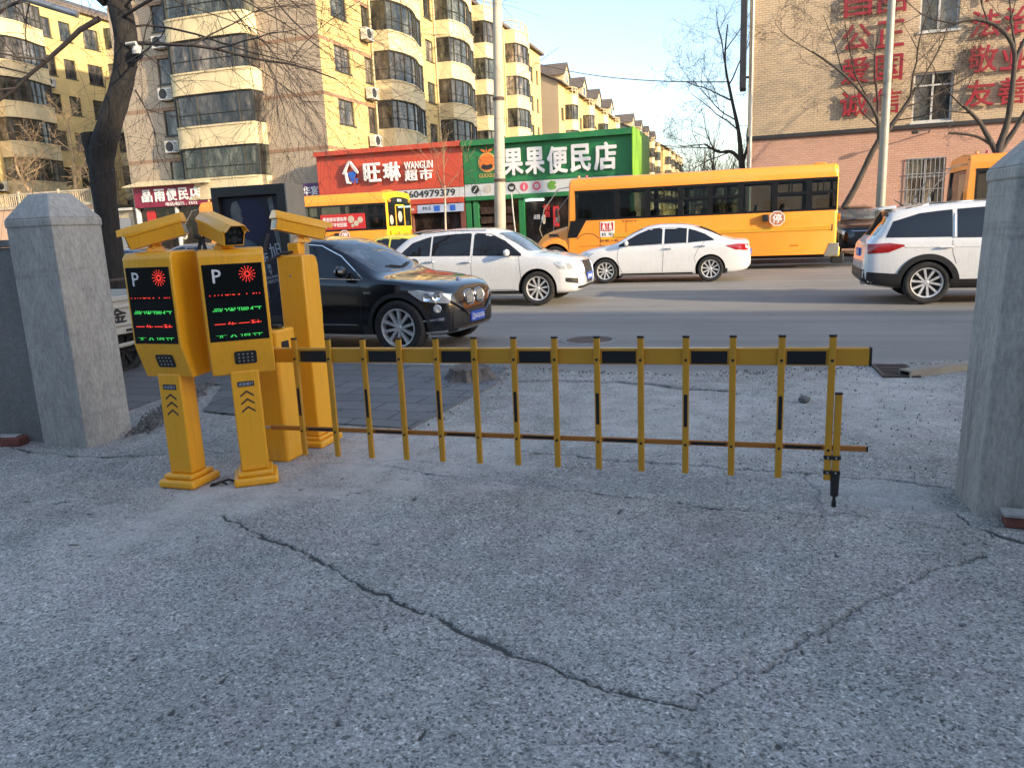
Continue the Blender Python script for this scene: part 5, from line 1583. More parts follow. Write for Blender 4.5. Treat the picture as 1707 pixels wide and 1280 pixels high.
def dark_coupe_suv(name, label, loc, rot, paint='black_paint', plate='', group=None):
    L = 2.335
    c = Car(name, label, 'car', paint,
            [(-L, .70), (-2.31, .98), (-2.25, 1.10), (-2.0, 1.17), (-1.6, 1.33), (-1.1, 1.50), (-.6, 1.595), (-.1, 1.625), (.2, 1.60), (.5, 1.50), (.85, 1.31), (1.2, 1.11), (1.3, 1.075), (1.6, 1.035), (1.95, .985), (2.14, .935), (2.24, .88), (2.30, .79), (2.325, .66), (L, .52)],
            [(-L, .62), (-2.27, .94), (-2.0, 1.06), (-1.3, 1.08), (0, 1.03), (1.0, .995), (1.35, .99), (1.85, .925), (2.12, .86), (2.26, .76), (L, .50)],
            [(-L, .74), (-2.27, .83), (-2.05, .90), (-1.6, .935), (0, .925), (1.0, .925), (1.45, .94), (1.8, .91), (2.0, .855), (2.15, .77), (2.26, .64), (2.31, .52), (L, .42)],
            [(-L, .42), (-2.2, .32), (-1.8, .27), (-1, .25), (1, .25), (1.8, .25), (2.12, .25), (2.26, .28), (L, .36)], .36, loc, rot, group)
    windows(c, [([(-1.75, 1.14), (-1.3, 1.33), (-.95, 1.43)], [(-1.75, 1.12), (-.95, 1.10)]), ([(-.9, 1.44), (-.5, 1.50), (-.15, 1.515)], [(-.9, 1.10), (-.15, 1.065)]),
                ([(-.08, 1.515), (.25, 1.48), (.6, 1.33), (1.03, 1.07)], [(-.08, 1.065), (1.03, 1.03)])])
    c.patch('windscreen', [(-.64, 1.465), (-.5, 1.50), (.5, 1.50), (.64, 1.465)], [(-.82, 1.15), (-.6, 1.105), (.6, 1.105), (.82, 1.15)], 'F', 'windscreen', nv=10, nu=20, lift=.003, depth=.004)
    c.patch('rear_window', [(-.6, 1.5), (.6, 1.5)], [(-.66, 1.22), (.66, 1.22)], 'B', 'car_glass', nv=8, lift=.003, depth=.004)
    for s in (-1, 1):                                             # wipers
        mb = MB(); q = [c.hit('F', s * .05 + k * .13 - .25, 1.135 + .018 * abs(k - 2)) for k in range(6)]
        mb.tube([a + n * .015 for a, n in q], .008, 6); mb.build('wiper', 'black_plastic', c.t)
    for v in 'RL':
        for pts in ([(1.0, 1.03), (1.05, .75), (.98, .4)], [(-.1, 1.06), (-.12, .7), (-.1, .36)], [(-.95, 1.1), (-.95, .8)]):
            c.line('door_gap', pts, v, 'seam', .0045, -.001)
        c.line('window_trim', [(-1.75, 1.115), (-.9, 1.09), (1.05, 1.022)], v, 'chrome', .008, .003)
        c.line('window_trim', [(1.05, 1.03), (.62, 1.345), (.27, 1.495), (-.12, 1.53)], v, 'chrome', .007, .003)
        c.patch('side_vent', [(1.08, .86), (1.2, .87)], [(1.08, .84), (1.2, .83)], v, 'chrome', nu=4, nv=2, lift=.006)
        c.patch('headlamp', [(1.78, .87), (1.92, .875), (2.26, .80)], [(1.78, .855), (1.97, .725), (2.26, .68)], v, 'lamp_glass', nu=14, lift=.008)
        for xx in (2.02, 2.13):
            loc_, nor_ = c.hit(v, xx, .775)
            mb = MB(); mb.lathe([(0, .012), (.035, .014), (.055, .022), (.062, .008)], (0, 0, 0), 'y', 18)
            q = nor_.to_track_quat('Y', 'Z').to_matrix().to_4x4(); q.translation = loc_
            bmesh.ops.transform(mb.bm, matrix=q, verts=mb.bm.verts[:]); mb.build('lamp_ring', 'chrome', c.t)
        c.patch('sill', [(-1.0, .40), (1.0, .40)], [(-1.0, .27), (1.0, .27)], v, 'black_plastic', nv=3, lift=.008)
        c.line('sill_line', [(-.95, .41), (.95, .41)], v, 'steel', .007, .006)
        c.ring('arch_trim', 1.6, .375, .41, .47, v, 'black_plastic'); c.ring('arch_trim', -1.38, .375, .41, .47, v, 'black_plastic')
        c.patch('tail_lamp', [(-2.25, 1.0), (-1.85, 1.0)], [(-2.25, .86), (-1.85, .93)], v, 'tail_red', nu=8, lift=.008)
        c.patch('bumper_blade', [(1.96, .475), (2.2, .50)], [(1.96, .455), (2.2, .46)], v, 'chrome', nu=8, nv=2, lift=.012)
        c.patch('bumper_blade', [(1.98, .315), (2.22, .325)], [(1.98, .295), (2.22, .295)], v, 'chrome', nu=8, nv=2, lift=.012)
        loc_, nor_ = c.hit(v, 2.14, .62)
        mb = MB(); mb.lathe([(0, .018), (.045, .02), (.055, .012), (.058, -.01)], (0, 0, 0), 'y', 18)
        q = nor_.to_track_quat('Y', 'Z').to_matrix().to_4x4(); q.translation = loc_
        bmesh.ops.transform(mb.bm, matrix=q, verts=mb.bm.verts[:]); mb.build('fog_lamp', 'lamp_glass', c.t)
    for s in (-1, 1):                                             # twin upright grilles
        a = [(s * .28, .79), (s * .22, .81), (s * .08, .81), (s * .03, .785)]; b = [(s * .285, .70), (s * .22, .625), (s * .1, .625), (s * .03, .68)]
        if s > 0:
            a, b = a[::-1], b[::-1]
        g = c.patch('grille', a, b, 'F', 'black_plastic', nv=6, lift=.010)
        loop = [(s * .03, .74), (s * .03, .785), (s * .08, .815), (s * .22, .815), (s * .285, .795), (s * .295, .74), (s * .288, .70), (s * .22, .62), (s * .1, .62), (s * .03, .68), (s * .03, .74)]
        c.line('grille_frame', loop, 'F', 'chrome', .008, .006, g)
        for k in range(6):
            y = s * (.06 + k * .038)
            c.line('grille_bar', [(y, .65), (y, .80)], 'F', 'steel', .006, .016, g)
    c.patch('lower_intake', [(-.60, .55), (-.2, .53), (.2, .53), (.60, .55)], [(-.62, .34), (.62, .34)], 'F', 'black_plastic', nv=5, lift=.008)
    c.line('bumper_crease', [(-.62, .70), (-.42, .60), (-.28, .50), (.28, .50), (.42, .60), (.62, .70)], 'F', paint, .018, .010)
    c.patch('skid_plate', [(-.55, .325), (.55, .325)], [(-.5, .29), (.5, .29)], 'F', 'chrome', nv=2, lift=.014)
    mb = MB(); loc_, nor_ = c.hit('F', 0, .955); mb.prism(circle(.042, 20, 0, .955), lambda u, v, d: (loc_.x + d, u, v + .0), -.02, .012); mb.build('badge', 'pale_blue', c.t)
    if plate:
        c.plate(L, .45, plate)
    c.mirror(.78, 1.08, paint, 1.1)
    c.handle(-.24, .95, paint); c.handle(-1.05, .97, paint)
    c.finish_body([(1.6, .425), (-1.38, .425)], .375)
    for x in (1.6, -1.38):
        for y in (-.82, .82):
            add_wheel(c.t, x, y, .375, .245, 5, 'fork')
    return c.t

silver_suv('parked_car', 'pearl white compact SUV with tinted windows in the near lane, behind the black car', (-5.5, 15.7, 0), 0, plate='辽H·U5166')
white_saloon('parked_car', 'white saloon facing left in the far lane in front of the school bus', (-2.43, 20.95, 0), math.pi, plate='辽H·86F31')
big_suv('parked_car', 'white SUV with black wheel arches and red tail lamps beside the right pillar', (4.13, 15.35, 0), 0, plate='辽H·P7168')
dark_coupe_suv('parked_car', 'glossy black SUV with twin chrome grilles and blue plate behind the boom gate', (-5.86, 9.94, 0), R(-6), plate='辽H·UU156').scale = (.965, .965, .965)
white_saloon('taxi', 'yellow green taxi whose roof shows behind the pearl white SUV', (-10.6, 21.6, 0), math.pi, 'taxi_paint')
white_saloon('parked_car', 'dark grey saloon by the far kerb, seen beside the rear of the left bus', (-12.5, 29.6, .11), 0, 'grey_paint')
white_saloon('parked_car', 'grey saloon seen above the truck bed, farther of the two by the dark tree', (-17.2, 20.6, 0), math.pi, 'grey_paint')
white_saloon('parked_car', 'black saloon between the dark tree trunk and the left kiosk, nearer of the two', (-13.2, 14.0, 0), 0, 'black_paint')
big_suv('parked_car', 'black SUV parked nose out behind the rear of the large school bus', (3.25, 30.2, .11), R(-82), 'black_paint', plate='辽H·E88A7')

# ------------------------------------------------------------------ school buses (+x is the front, near side is +y when turned round)
def school_bus(label, loc, rot):
    t = thing('school_bus', label, 'school bus', loc, rot, 'yellow school buses by the far kerb')
    W, H, ZL_, LB = 1.10, 3.0, .40, 8.12
    ZW0, ZW1 = 1.68, 2.60
    def ring_pts(x, lean=0.0):
        r = .26
        P = [(-W, ZL_), (-W, H - r)]
        P += [(-W + r - r * math.cos(a), H - r + r * math.sin(a)) for a in [math.pi / 2 * k / 6 for k in range(1, 7)]]
        P += [(0, H + .05)]
        P += [(W - r + r * math.sin(a), H - r + r * math.cos(a)) for a in [math.pi / 2 * k / 6 for k in range(0, 7)]]
        P += [(W, ZL_)]
        return P
    mb = MB()
    def section(x, inset=0.0, xt=None):
        out = []
        for y, z in ring_pts(x):
            k = 1 - inset / W
            zz = ZL_ + (z - ZL_) * (1 - inset / H * .8)
            xx = x if xt is None else x + (xt - x) * max(0, (z - 1.3)) / (H - 1.3)
            out.append(mb.bm.verts.new((xx, y * k, zz)))
        return out
    secs = [section(0.0, .12), section(.03, .05), section(.12, .0), section(LB - .3, 0, LB - .42), section(LB - .06, .0, LB - .18), section(LB, .05, LB - .12)]
    for a, b in zip(secs, secs[1:]):
        for k in range(len(a) - 1):
            f = mb.bm.faces.new((a[k], b[k], b[k + 1], a[k + 1])); f.smooth = True
        mb.bm.faces.new((a[-1], b[-1], b[0], a[0]))
    mb.bm.faces.new(secs[0][::-1]); mb.bm.faces.new(secs[-1])
    body = obj('body', mb.mesh('body', ['bus_yellow', 'bus_inside', 'bus_rear_yellow'], sharp=35), t)
    cut = MB()
    cut.box(.10, LB - .12, -W + .07, W - .07, .75, H - .12, 1)                       # the saloon
    cut.box(.06, LB - .34, -W - .3, W + .3, ZW0, ZW1, 1)                           # side windows
    cut.prism([(LB - .36, ZW0 - .02), (LB - .60, ZW1), (LB + .5, ZW1), (LB + .5, ZW0 - .02)], lambda u, v, d: (u, d, v), -W + .14, W - .14, 1)
    cut.box(-.4, .3, -W + .16, W - .16, 1.78, 2.62, 1)
    cut.cyl((3.1, -W - .3, .45), (3.1, W + .3, .45), .56, n=36, mi=1)
    cm = cut.mesh('cutter', ['bus_yellow', 'bus_inside'], sharp=0)
    co = obj('cutter', cm, t)
    b = body.modifiers.new('cut', 'BOOLEAN'); b.object = co; b.operation = 'DIFFERENCE'; b.solver = 'EXACT'; b.use_self = True
    dg = bpy.context.evaluated_depsgraph_get()
    nm = bpy.data.meshes.new_from_object(body.evaluated_get(dg))
    body.modifiers.clear(); body.data = nm; nm.name = 'body'
    for p in nm.polygons:
        if p.center.x < .10 and p.material_index == 0 and p.normal.x < -.5:
            p.material_index = 2
    nm.set_sharp_from_angle(angle=R(35))
    bpy.data.objects.remove(co); bpy.data.meshes.remove(cm)
    # window line: black band, pillars and panes on both sides
    edges = [.03, .80, 1.75, 2.72, 3.62, 4.50, 5.50, 6.46, LB - .34]
    for s in (1, -1):
        y0, y1 = s * (W - .045), s * (W + .006)
        y0, y1 = min(y0, y1), max(y0, y1)
        mb = MB()
        mb.box(.03, LB - .3, y0, y1, ZW1 - .06, ZW1 + .01); mb.box(.03, LB - .3, y0, y1, ZW0 - .01, ZW0 + .05)
        for k, x in enumerate(edges):
            w = .16 if 0 < k < len(edges) - 1 else .06
            mb.box(max(.032, x - w / 2), min(x + w / 2, LB - .302), y0 + .002, y1 - .002, ZW0 + .05, ZW1 - .06)
        for k in (1, 2, 4, 5, 6):                                                    # sliding upper lights
            a, b_ = edges[k - 1] + .08, edges[k] - .08
            mb.box(a, b_, y0 + .004, y1 - .004, 2.16, 2.24); mb.box((a + b_) / 2 - .02, (a + b_) / 2 + .02, y0 + .006, y1 - .006, 2.24, ZW1 - .06)
        mb.build('window_band', 'bus_black', t)
        for a, b_ in zip(edges, edges[1:]):
            m_ = MB(); m_.box(a + .02, b_ - .02, s * (W - .03) - .006, s * (W - .03) + .006, ZW0 + .02, ZW1 - .03)
            m_.build('window', 'bus_glass', t)
        q = MB(); q.prism([(LB - .34, 1.14), (LB - .02, 1.14), (LB - .14, ZW0 + .0), (LB - .66, ZW0 - .0)][::-1] if s > 0 else [(LB - .34, 1.14), (LB - .02, 1.14), (LB - .14, ZW0), (LB - .66, ZW0)],
                          lambda u, v, d: (u, s * (W + d), v), -.02, .006); q.build('cab_panel', 'bus_black', t)
        mb = MB()
        mb.box(.16, 6.6, s * W - .012 if s > 0 else s * W - .02, s * W + .02 if s > 0 else s * W + .012, 1.10, 1.24)
        mb.build('side_rail', 'bus_trim', t, .012)
        mb = MB(); mb.box(.12, .16, s * W - .012, s * W + .012, 1.08, 1.26); mb.build('rail_end', 'black_plastic', t)
        for x in (7.02, 6.18):
            g = MB(); g.tube([(x, s * (W + .001), .5), (x, s * (W + .001), 1.62)], .006, 4); g.build('panel_seam', 'seam', t)
        g = MB(); g.tube([(6.2, s * (W + .001), .86), (7.7, s * (W + .001), .86)], .006, 4); g.build('panel_seam', 'seam', t)
        g = MB(); g.box(1.05, 1.28, s * W - .006, s * W + .006, .66, .70); g.build('side_marker', 'amber', t)
        e = MB(); e.box(6.56, 7.02, s * W - .008, s * W + .008, 1.13, 1.61); e.build('bus_emblem', 'letter_white', t, .01)
        fc = '+y' if s > 0 else '-y'
        yy = s * (W + .0085)
        bk = MB()
        for q_ in (-1, 1):
            bk.prism([(6.79 + q_ * .012, 1.30), (6.79 + q_ * .2, 1.33), (6.79 + q_ * .2, 1.585), (6.79 + q_ * .012, 1.555)][::q_], lambda u, v, d: (u, yy + s * d, v), 0, .003)
        bk.build('emblem_book', 'red_print', t)
        ch = MB()
        for q_ in (-1, 1):
            c0 = 6.79 + q_ * .105
            ch.prism(circle(.028, 10, c0, 1.535), lambda u, v, d: (u, yy + s * d, v), .0032, .006)
            ch.prism([(c0 - .05, 1.42), (c0 + .05, 1.42), (c0 + .03, 1.505), (c0 - .03, 1.505)], lambda u, v, d: (u, yy + s * d, v), .0032, .006)
            ch.prism([(c0 - .06, 1.335), (c0 - .02, 1.335), (c0 + .02, 1.419), (c0 - .03, 1.419)], lambda u, v, d: (u, yy + s * d, v), .0032, .006)
            ch.prism([(c0 + .03, 1.345), (c0 + .06, 1.345), (c0 + .035, 1.419), (c0 + .022, 1.419)], lambda u, v, d: (u, yy + s * d, v), .0032, .006)
        ch.build('emblem_children', 'letter_white', t)
        lettering('emblem_lettering', '校 车', (6.79, yy, 1.215), fc, .36, .11, .003, 'dark_print', t, .01)
        yb = MB(); yb.box(6.56, 7.0, s * W - .007, s * W + .007, 1.06, 1.11); yb.build('emblem_strip', 'bus_rear_yellow', t)
        lettering('side_lettering', '核载人数 41人', (6.55, s * (W + .001), 1.01), fc, .95, .075, .003, 'dark_print', t)
        for k in range(13):                                                          # arc of small characters over the front corner
            a = R(20 + 140 * k / 12)
            q_ = MB(); cx, cz = 7.42 + .36 * math.cos(a), 1.02 + .24 * math.sin(a)
            q_.box(cx - .018, cx + .018, s * W - .003, s * W + .003, cz - .018, cz + .018); q_.build('arc_character', 'dark_print', t)
        lettering('side_lettering', '专用校车', (6.08, s * (W + .001), 1.60), fc, .5, .06, .003, 'dark_print', t)
    # stop arm (near side of the buses)
    st = MB(); oc = circle(.23, 8, 1.67, 1.49, math.pi / 8)
    st.prism(oc, lambda u, v, d: (u, W + d, v), .10, .125); arm = st.build('stop_arm', mat('stop_sign_red', (.45, .17, .08), .5, var=.12), t)
    rg = MB()
    o1, o2 = circle(.23, 8, 1.67, 1.49, math.pi / 8), circle(.205, 8, 1.67, 1.49, math.pi / 8)
    for k in range(8):
        a, b_, c_, d_ = o1[k], o1[(k + 1) % 8], o2[(k + 1) % 8], o2[k]
        rg.prism([a, b_, c_, d_], lambda u, v, d: (u, W + d, v), .1255, .128)
    rg.build('sign_border', 'letter_white', arm)
    lettering('stop_character', '停', (1.67, W + .1255, 1.49), '+y', .26, .26, .004, 'letter_white', arm, .02)
    hg = MB(); hg.box(1.92, 2.08, W + .001, W + .13, 1.42, 1.62); hg.build('stop_hinge', 'black_plastic', arm, .01)
    # glass front and rear
    g = MB(); v = g.pts([(LB - .10, -W + .15, ZW0 - .02), (LB - .10, W - .15, ZW0 - .02), (LB - .15, W - .15, ZW1), (LB - .15, -W + .15, ZW1)]); g._faces(v, [(0, 1, 2, 3)], 0)
    g.build('windscreen', 'bus_glass', t)
    g = MB(); g.box(LB - .12, LB - .02, -W + .08, W - .08, 1.14, ZW0 + .02); g.build('windscreen_base', 'bus_black', t)
    g = MB(); g.box(-.005, .02, -W + .16, W - .16, 1.78, 2.62); g.build('rear_glass', 'car_glass', t)
    hp = [(-W + .12, 2.62), (W - .12, 2.62)] + [(.98 * math.cos(a), 2.62 + .2 * math.sin(a)) for a in [math.pi * k / 12 for k in range(1, 12)]]
    g = MB(); g.prism([(-.98, 2.621), (.98, 2.621)] + [(.98 * math.cos(a), 2.621 + .2 * math.sin(a)) for a in [math.pi * k / 12 for k in range(1, 12)]], lambda u, v, d: (-d, u, v), -.05, .012)
    g.build('rear_lamp_panel', 'bus_black', t)
    g = MB()
    for y in (-.82, .82):
        g.box(-.02, -.0125, y - .09, y + .09, 2.63, 2.72)
    g.build('rear_top_lamp', 'amber', t)
    lettering('rear_lettering', '校车', (-.0125, 0, 2.70), '-x', .34, .10, .004, 'letter_white', t, .02)
    fr = MB()
    for y in (-.36, .36):
        fr.box(-.022, -.0055, y - .025, y + .025, 1.79, 2.5)
    fr.box(-.022, -.0055, -.36, .36, 2.5, 2.55); fr.build('rear_door_frame', 'bus_rear_yellow', t)
    for q0, q1, q2 in ((.20, 0, 2.12), (.17, .9, 2.0)):
        fr = MB(); fr.prism(circle(q0, 24, q1, q2), lambda u, v, d: (-d, u * .8, v), .006, .012); fr.build('rear_sticker', 'beige_print', t)
    lettering('rear_lettering', '保持车距', (-.122, 0, 1.45), '-x', 1.2, .24, .004, 'bus_trim', t, .02, axes=((0, -1, 0), (0, 0, 1), (-1, 0, 0)))
    rr = MB(); rr.prism(circle(.085, 20, .2, 1.5), lambda u, v, d: (-d, u, v), .0, .02); rr.build('rear_badge', 'dark_print', t)
    for y in (-.88, .88):
        for z, m in ((1.55, 'amber'), (1.30, 'tail_red'), (1.05, 'tail_red')):
            q_ = MB(); q_.box(-.018, .03, y - .07, y + .07, z - .09, z + .09); q_.build('tail_lamp', m, t, .01)
    q_ = MB(); q_.box(-.10, .25, -W + .02, W - .02, .32, .62); q_.build('rear_bumper', 'bus_rear_yellow', t, .04)
    q_ = MB(); q_.prism([(-.06, .34), (.34, .34), (.2, .72), (-.06, .72)], lambda u, v, d: (u, W + d, v), -.012, .01); q_.build('corner_guard', 'box_side', t, .01)
    q_ = MB(); q_.box(-.22, .1, W - .5, W - .1, .12, .42); q_.build('step', 'black_plastic', t, .02)
    # bonnet with rounded wings
    def hood(xx, yy):
        pass
    mb = MB()
    stations = [(LB - .12, 1.06, 1.60, .62), (LB + .25, 1.04, 1.50, .60), (LB + .62, 1.00, 1.40, .58), (LB + .92, .92, 1.28, .55), (LB + 1.10, .80, 1.10, .52), (LB + 1.16, .70, .90, .55)]
    rings = []
    for x, w, zt, zb in stations:
        P = [(-w, zb), (-w, zt * .62 + .1), (-w * .97, zt * .75), (-w * .80, zt * .90), (-w * .45, zt * .985), (0, zt), (w * .45, zt * .985), (w * .80, zt * .90), (w * .97, zt * .75), (w, zt * .62 + .1), (w, zb)]
        rings.append([mb.bm.verts.new((x, p[0], p[1])) for p in P])
    for a, b_ in zip(rings, rings[1:]):
        for k in range(len(a) - 1):
            f = mb.bm.faces.new((a[k], b_[k], b_[k + 1], a[k + 1])); f.smooth = True
        mb.bm.faces.new((a[-1], b_[-1], b_[0], a[0]))
    mb.bm.faces.new(rings[0][::-1]); mb.bm.faces.new(rings[-1])
    hd = obj('bonnet', mb.mesh('bonnet', ['bus_yellow', 'rim_dark'], sharp=45), t)
    cut = MB(); cut.cyl((LB + .42, -1.6, .45), (LB + .42, 1.6, .45), .52, n=36, mi=1)
    cm = cut.mesh('cutter', ['bus_yellow', 'rim_dark'], sharp=0); co = obj('cutter', cm, t)
    b = hd.modifiers.new('cut', 'BOOLEAN'); b.object = co; b.operation = 'DIFFERENCE'; b.solver = 'EXACT'
    dg = bpy.context.evaluated_depsgraph_get(); nm = bpy.data.meshes.new_from_object(hd.evaluated_get(dg)); hd.modifiers.clear(); hd.data = nm
    nm.set_sharp_from_angle(angle=R(45)); bpy.data.objects.remove(co); bpy.data.meshes.remove(cm)
    for s in (-1, 1):
        wg = MB()                                                                    # flared arch over the front wheel
        n = 18
        A = [[], [], []]
        for k in range(n + 1):
            a = R(-4 + 188 * k / n)
            for row, rad, y in ((A[0], .53, s * 1.09), (A[1], .66, s * 1.07), (A[2], .74, s * .93)):
                row.append(wg.bm.verts.new((LB + .42 + rad * math.cos(a), y, max(.45 + rad * math.sin(a), .36))))
        for k in range(n):
            for r0, r1 in ((A[0], A[1]), (A[1], A[2])):
                f = wg.bm.faces.new((r0[k], r0[k + 1], r1[k + 1], r1[k])); f.smooth = True
        wg.build('wing', 'bus_yellow', t)
        v_ = MB(); v_.box(LB + .30, LB + .62, s * 1.0 - .05, s * 1.0 + .03, 1.20, 1.29); v_.build('side_vent', 'black_plastic', t, .015)
        h_ = MB(); h_.lathe([(0, .05), (.07, .045), (.10, .02), (.105, -.04)], (LB + 1.10, s * .62, .84), 'x', 18); h_.build('headlamp', 'lamp_glass', t)
        # mirror arms and round mirrors in front of the windscreen
        ar = MB(); ar.tube([(LB - .12, s * .98, 2.75), (LB + .25, s * 1.02, 2.70), (LB + .75, s * 1.0, 2.1), (LB + .95, s * .92, 1.45), (LB + .9, s * .8, 1.2)], .018, 6); ar.build('mirror_arm', 'box_side', t)
        mr = MB(); mr.lathe([(0, .05), (.10, .04), (.15, 0), (.155, -.03), (0, -.04)], (LB + .80, s * .98, 1.78), 'x', 18); mr.build('round_mirror', 'ac_white', t)
        mr = MB(); mr.lathe([(0, .04), (.07, .03), (.10, 0), (.10, -.03), (0, -.035)], (LB + .30, s * 1.18, 1.95), 'x', 16); bmesh.ops.scale(mr.bm, vec=(1, 1, 1.5), space=Matrix.Translation((-(LB + .3), -s * 1.18, -1.95)), verts=mr.bm.verts[:]); mr.build('wing_mirror', 'black_plastic', t)
    gr = MB(); gr.box(LB + 1.13, LB + 1.18, -.5, .5, .68, .98); gr.build('grille', 'black_plastic', t, .02)
    bp = MB(); bp.box(LB + .95, LB + 1.28, -.98, .98, .38, .60); bp.build('front_bumper', 'bus_black', t, .05)
    # roof vents, seats, driver's cab
    rv = MB(); rv.box(.3, .62, -.2, .2, H + .03, H + .085); rv.build('roof_vent', 'bus_yellow', t, .02)
    for x, m in ((7.75, 'amber'), (7.5, 'tail_red')):
        rl = MB()
        rl.lathe([(.05, H + .02), (.045, H + .08), (0, H + .1)], (x, .75, 0), 'z', 12); rl.build('roof_lamp', m, t)
        rl = MB(); rl.lathe([(.05, H + .02), (.045, H + .08), (0, H + .1)], (x, -.75, 0), 'z', 12); rl.build('roof_lamp', m, t)
    for k in range(8):
        x = .9 + k * .78
        for y in (-.55, .55):
            sb_ = MB(); sb_.hexa([(x - .1, y - .42, .80), (x + .0, y - .42, .80), (x + .0, y + .42, .80), (x - .1, y + .42, .80)], [(x - .22, y - .40, 1.92), (x - .14, y - .40, 1.92), (x - .14, y + .40, 1.92), (x - .22, y + .40, 1.92)])
            sb_.box(x, x + .45, y - .42, y + .42, 1.0, 1.15)
            sb_.build('seat', 'bus_seat', t, .04)
    dr = MB(); dr.hexa([(7.0, .2, .8), (7.1, .2, .8), (7.1, .75, .8), (7.0, .75, .8)], [(6.92, .22, 2.0), (7.0, .22, 2.0), (7.0, .73, 2.0), (6.92, .73, 2.0)]); dr.build('driver_seat', 'black_plastic', t, .05)
    sw = MB(); sw.lathe([(.2, .0), (.215, .02), (.2, .04), (.185, .02), (.2, 0)], (0, 0, 0), 'z', 20); q = Matrix.Translation((7.62, .5, 1.62)) @ Matrix.Rotation(R(-35), 4, 'Y'); bmesh.ops.transform(sw.bm, matrix=q, verts=sw.bm.verts[:]); sw.build('steering_wheel', 'black_plastic', t)
    ds = MB(); ds.box(7.6, 7.98, -.95, .95, 1.2, 1.55); ds.build('dashboard', 'black_plastic', t, .04)
    un = MB(); un.box(.3, 8.9, -.8, .8, .3, .5); un.build('chassis', 'rim_dark', t)
    for x in (3.1, LB + .42):
        for s in (-1, 1):
            add_wheel(t, x, s * .92, .45, .26, 8, 'solid', 0.0, 'ac_white')
    return t

big = school_bus('large school bus facing left at the far kerb, its whole side in view', (2.26, 25.55, 0), math.pi)
left_bus = dup(big, (-12.55, 26.1, 0), math.pi, 'school bus whose lemon yellow rear end stands in front of the red shop')
dup(big, (13.55, 25.55, 0), math.pi, 'school bus partly hidden by the right pillar, only its front roof showing')
# red notice in a window of the left bus
nb = tag(obj('window_notice', MB().mesh('window_notice', 'sign_red')), 'red notice board with white characters in a side window of the left bus', 'notice')
mb = MB(); mb.box(-15.2, -13.4, 24.955, 24.985, 1.74, 2.28); nb.data = mb.mesh('window_notice', 'red_print')
lettering('notice_lettering', '乘坐校车请有序', (-14.62, 24.953, 2.10), '-y', .98, .15, .003, 'letter_white', nb, .02)
lettering('notice_lettering', '让孩子平安回家', (-14.62, 24.953, 1.90), '-y', .98, .15, .003, 'letter_white', nb, .02)
mb = MB()
for k, (x, z, r_) in enumerate(((-13.95, 2.08, .13), (-13.75, 1.93, .1), (-13.58, 2.05, .11), (-13.9, 1.86, .06))):
    mb.prism(circle(r_, 14, x, z), lambda u, v, d: (u, 24.954 - d, v), .0005 * k, .004 + .0006 * k)
mb.build('notice_picture', 'beige_print', nb)

# ------------------------------------------------------------------ small truck and van at the left
tk = thing('small_truck', 'small white flatbed truck with black characters on its side board, behind the left pillar', 'truck', (-8.35, 6.8, -.03))
mb = MB(); mb.box(-.8, .8, -.75, 1.9, .62, .70); mb.build('bed_floor', 'truck_white', tk)
for s in (-1, 1):
    mb = MB()
    mb.box(s * .84 - .02, s * .84 + .02, -.75, 1.9, .56, .98)
    mb.box(s * .865 - .02, s * .865 + .02, -.76, 1.91, .93, .99); mb.box(s * .865 - .016, s * .865 + .016, -.76, 1.91, .84, .87)
    mb.box(s * .865 - .02, s * .865 + .02, -.76, 1.91, .62, .66); mb.box(s * .865 - .016, s * .865 + .016, -.76, 1.91, .52, .60)
    mb.build('side_board', 'truck_white', tk, .006)
mb = MB(); mb.box(-.86, .86, 1.905, 1.945, .56, .98); mb.build('tailgate', 'truck_white', tk, .008)
for y, ch in ((.62, '金'), (1.22, '惠')):
    lettering('board_character', ch, (.862, y, .75), '+x', .26, .17, .004, 'dark_print', tk, .03)
mb = MB(); mb.box(.866, .889, .7, 1.9, .545, .575); mb.build('board_strip', 'dark_print', tk)
for s in (-1, 1):
    mb = MB(); mb.tube([(s * .8, -.7, 1.18), (s * .8, 1.85, 1.18)], .022, 6)
    for y in (-.6, .25, 1.1, 1.8):
        mb.tube([(s * .8, y, .99), (s * .8, y, 1.18)], .018, 6)
    mb.build('bed_rail', 'rust', tk)
mb = MB(); mb.tube([(.8, .4, .36), (.8, 1.9, .42)], .028, 6); mb.build('side_guard', 'truck_white', tk)
mb = MB(); mb.box(-.5, .5, -1.6, 1.8, .36, .55); mb.build('chassis', 'rim_dark', tk)
mb = MB()
prof = [(-1.95, .35), (-.85, .35), (-.85, 1.72), (-1.5, 1.78), (-1.85, 1.25), (-1.97, .85)]
mb.prism(prof, lambda u, v, d: (d, u, v), -.8, .8); mb.build('cab', 'truck_white', tk, .06)
for s in (-1, 1):
    mb = MB(); mb.prism([(-.95, 1.15), (-.95, 1.62), (-1.45, 1.66), (-1.72, 1.15)], lambda u, v, d: (s * (.8 + d), u, v), -.005, .004); mb.build('cab_window', 'car_glass', tk)
for y in (.75, -1.35):
    for s in (-1, 1):
        o = add_wheel(tk, s * .70, y, .29, .17, 6, 'solid', 0.0, 'rim_dark'); o.rotation_euler = (0, 0, R(-90) if s > 0 else R(90))
vn = Car('van', 'teal van roof showing over the low wall at the far left', 'van', 'teal_paint',
         [(-2.1, .8), (-2.08, 1.5), (-1.95, 1.88), (-1.5, 1.94), (.9, 1.92), (1.3, 1.75), (1.8, 1.15), (2.0, .95), (2.1, .7)],
         [(-2.1, .75), (-2.0, 1.1), (0, 1.12), (1.5, 1.08), (1.95, .88), (2.1, .65)], [(-2.1, .7), (-1.95, .8), (0, .82), (1.6, .8), (2.0, .68), (2.1, .55)],
         [(-2.1, .4), (-1.8, .28), (1.8, .28), (2.1, .4)], .14, (-17.0, 11.2, 0), R(4))
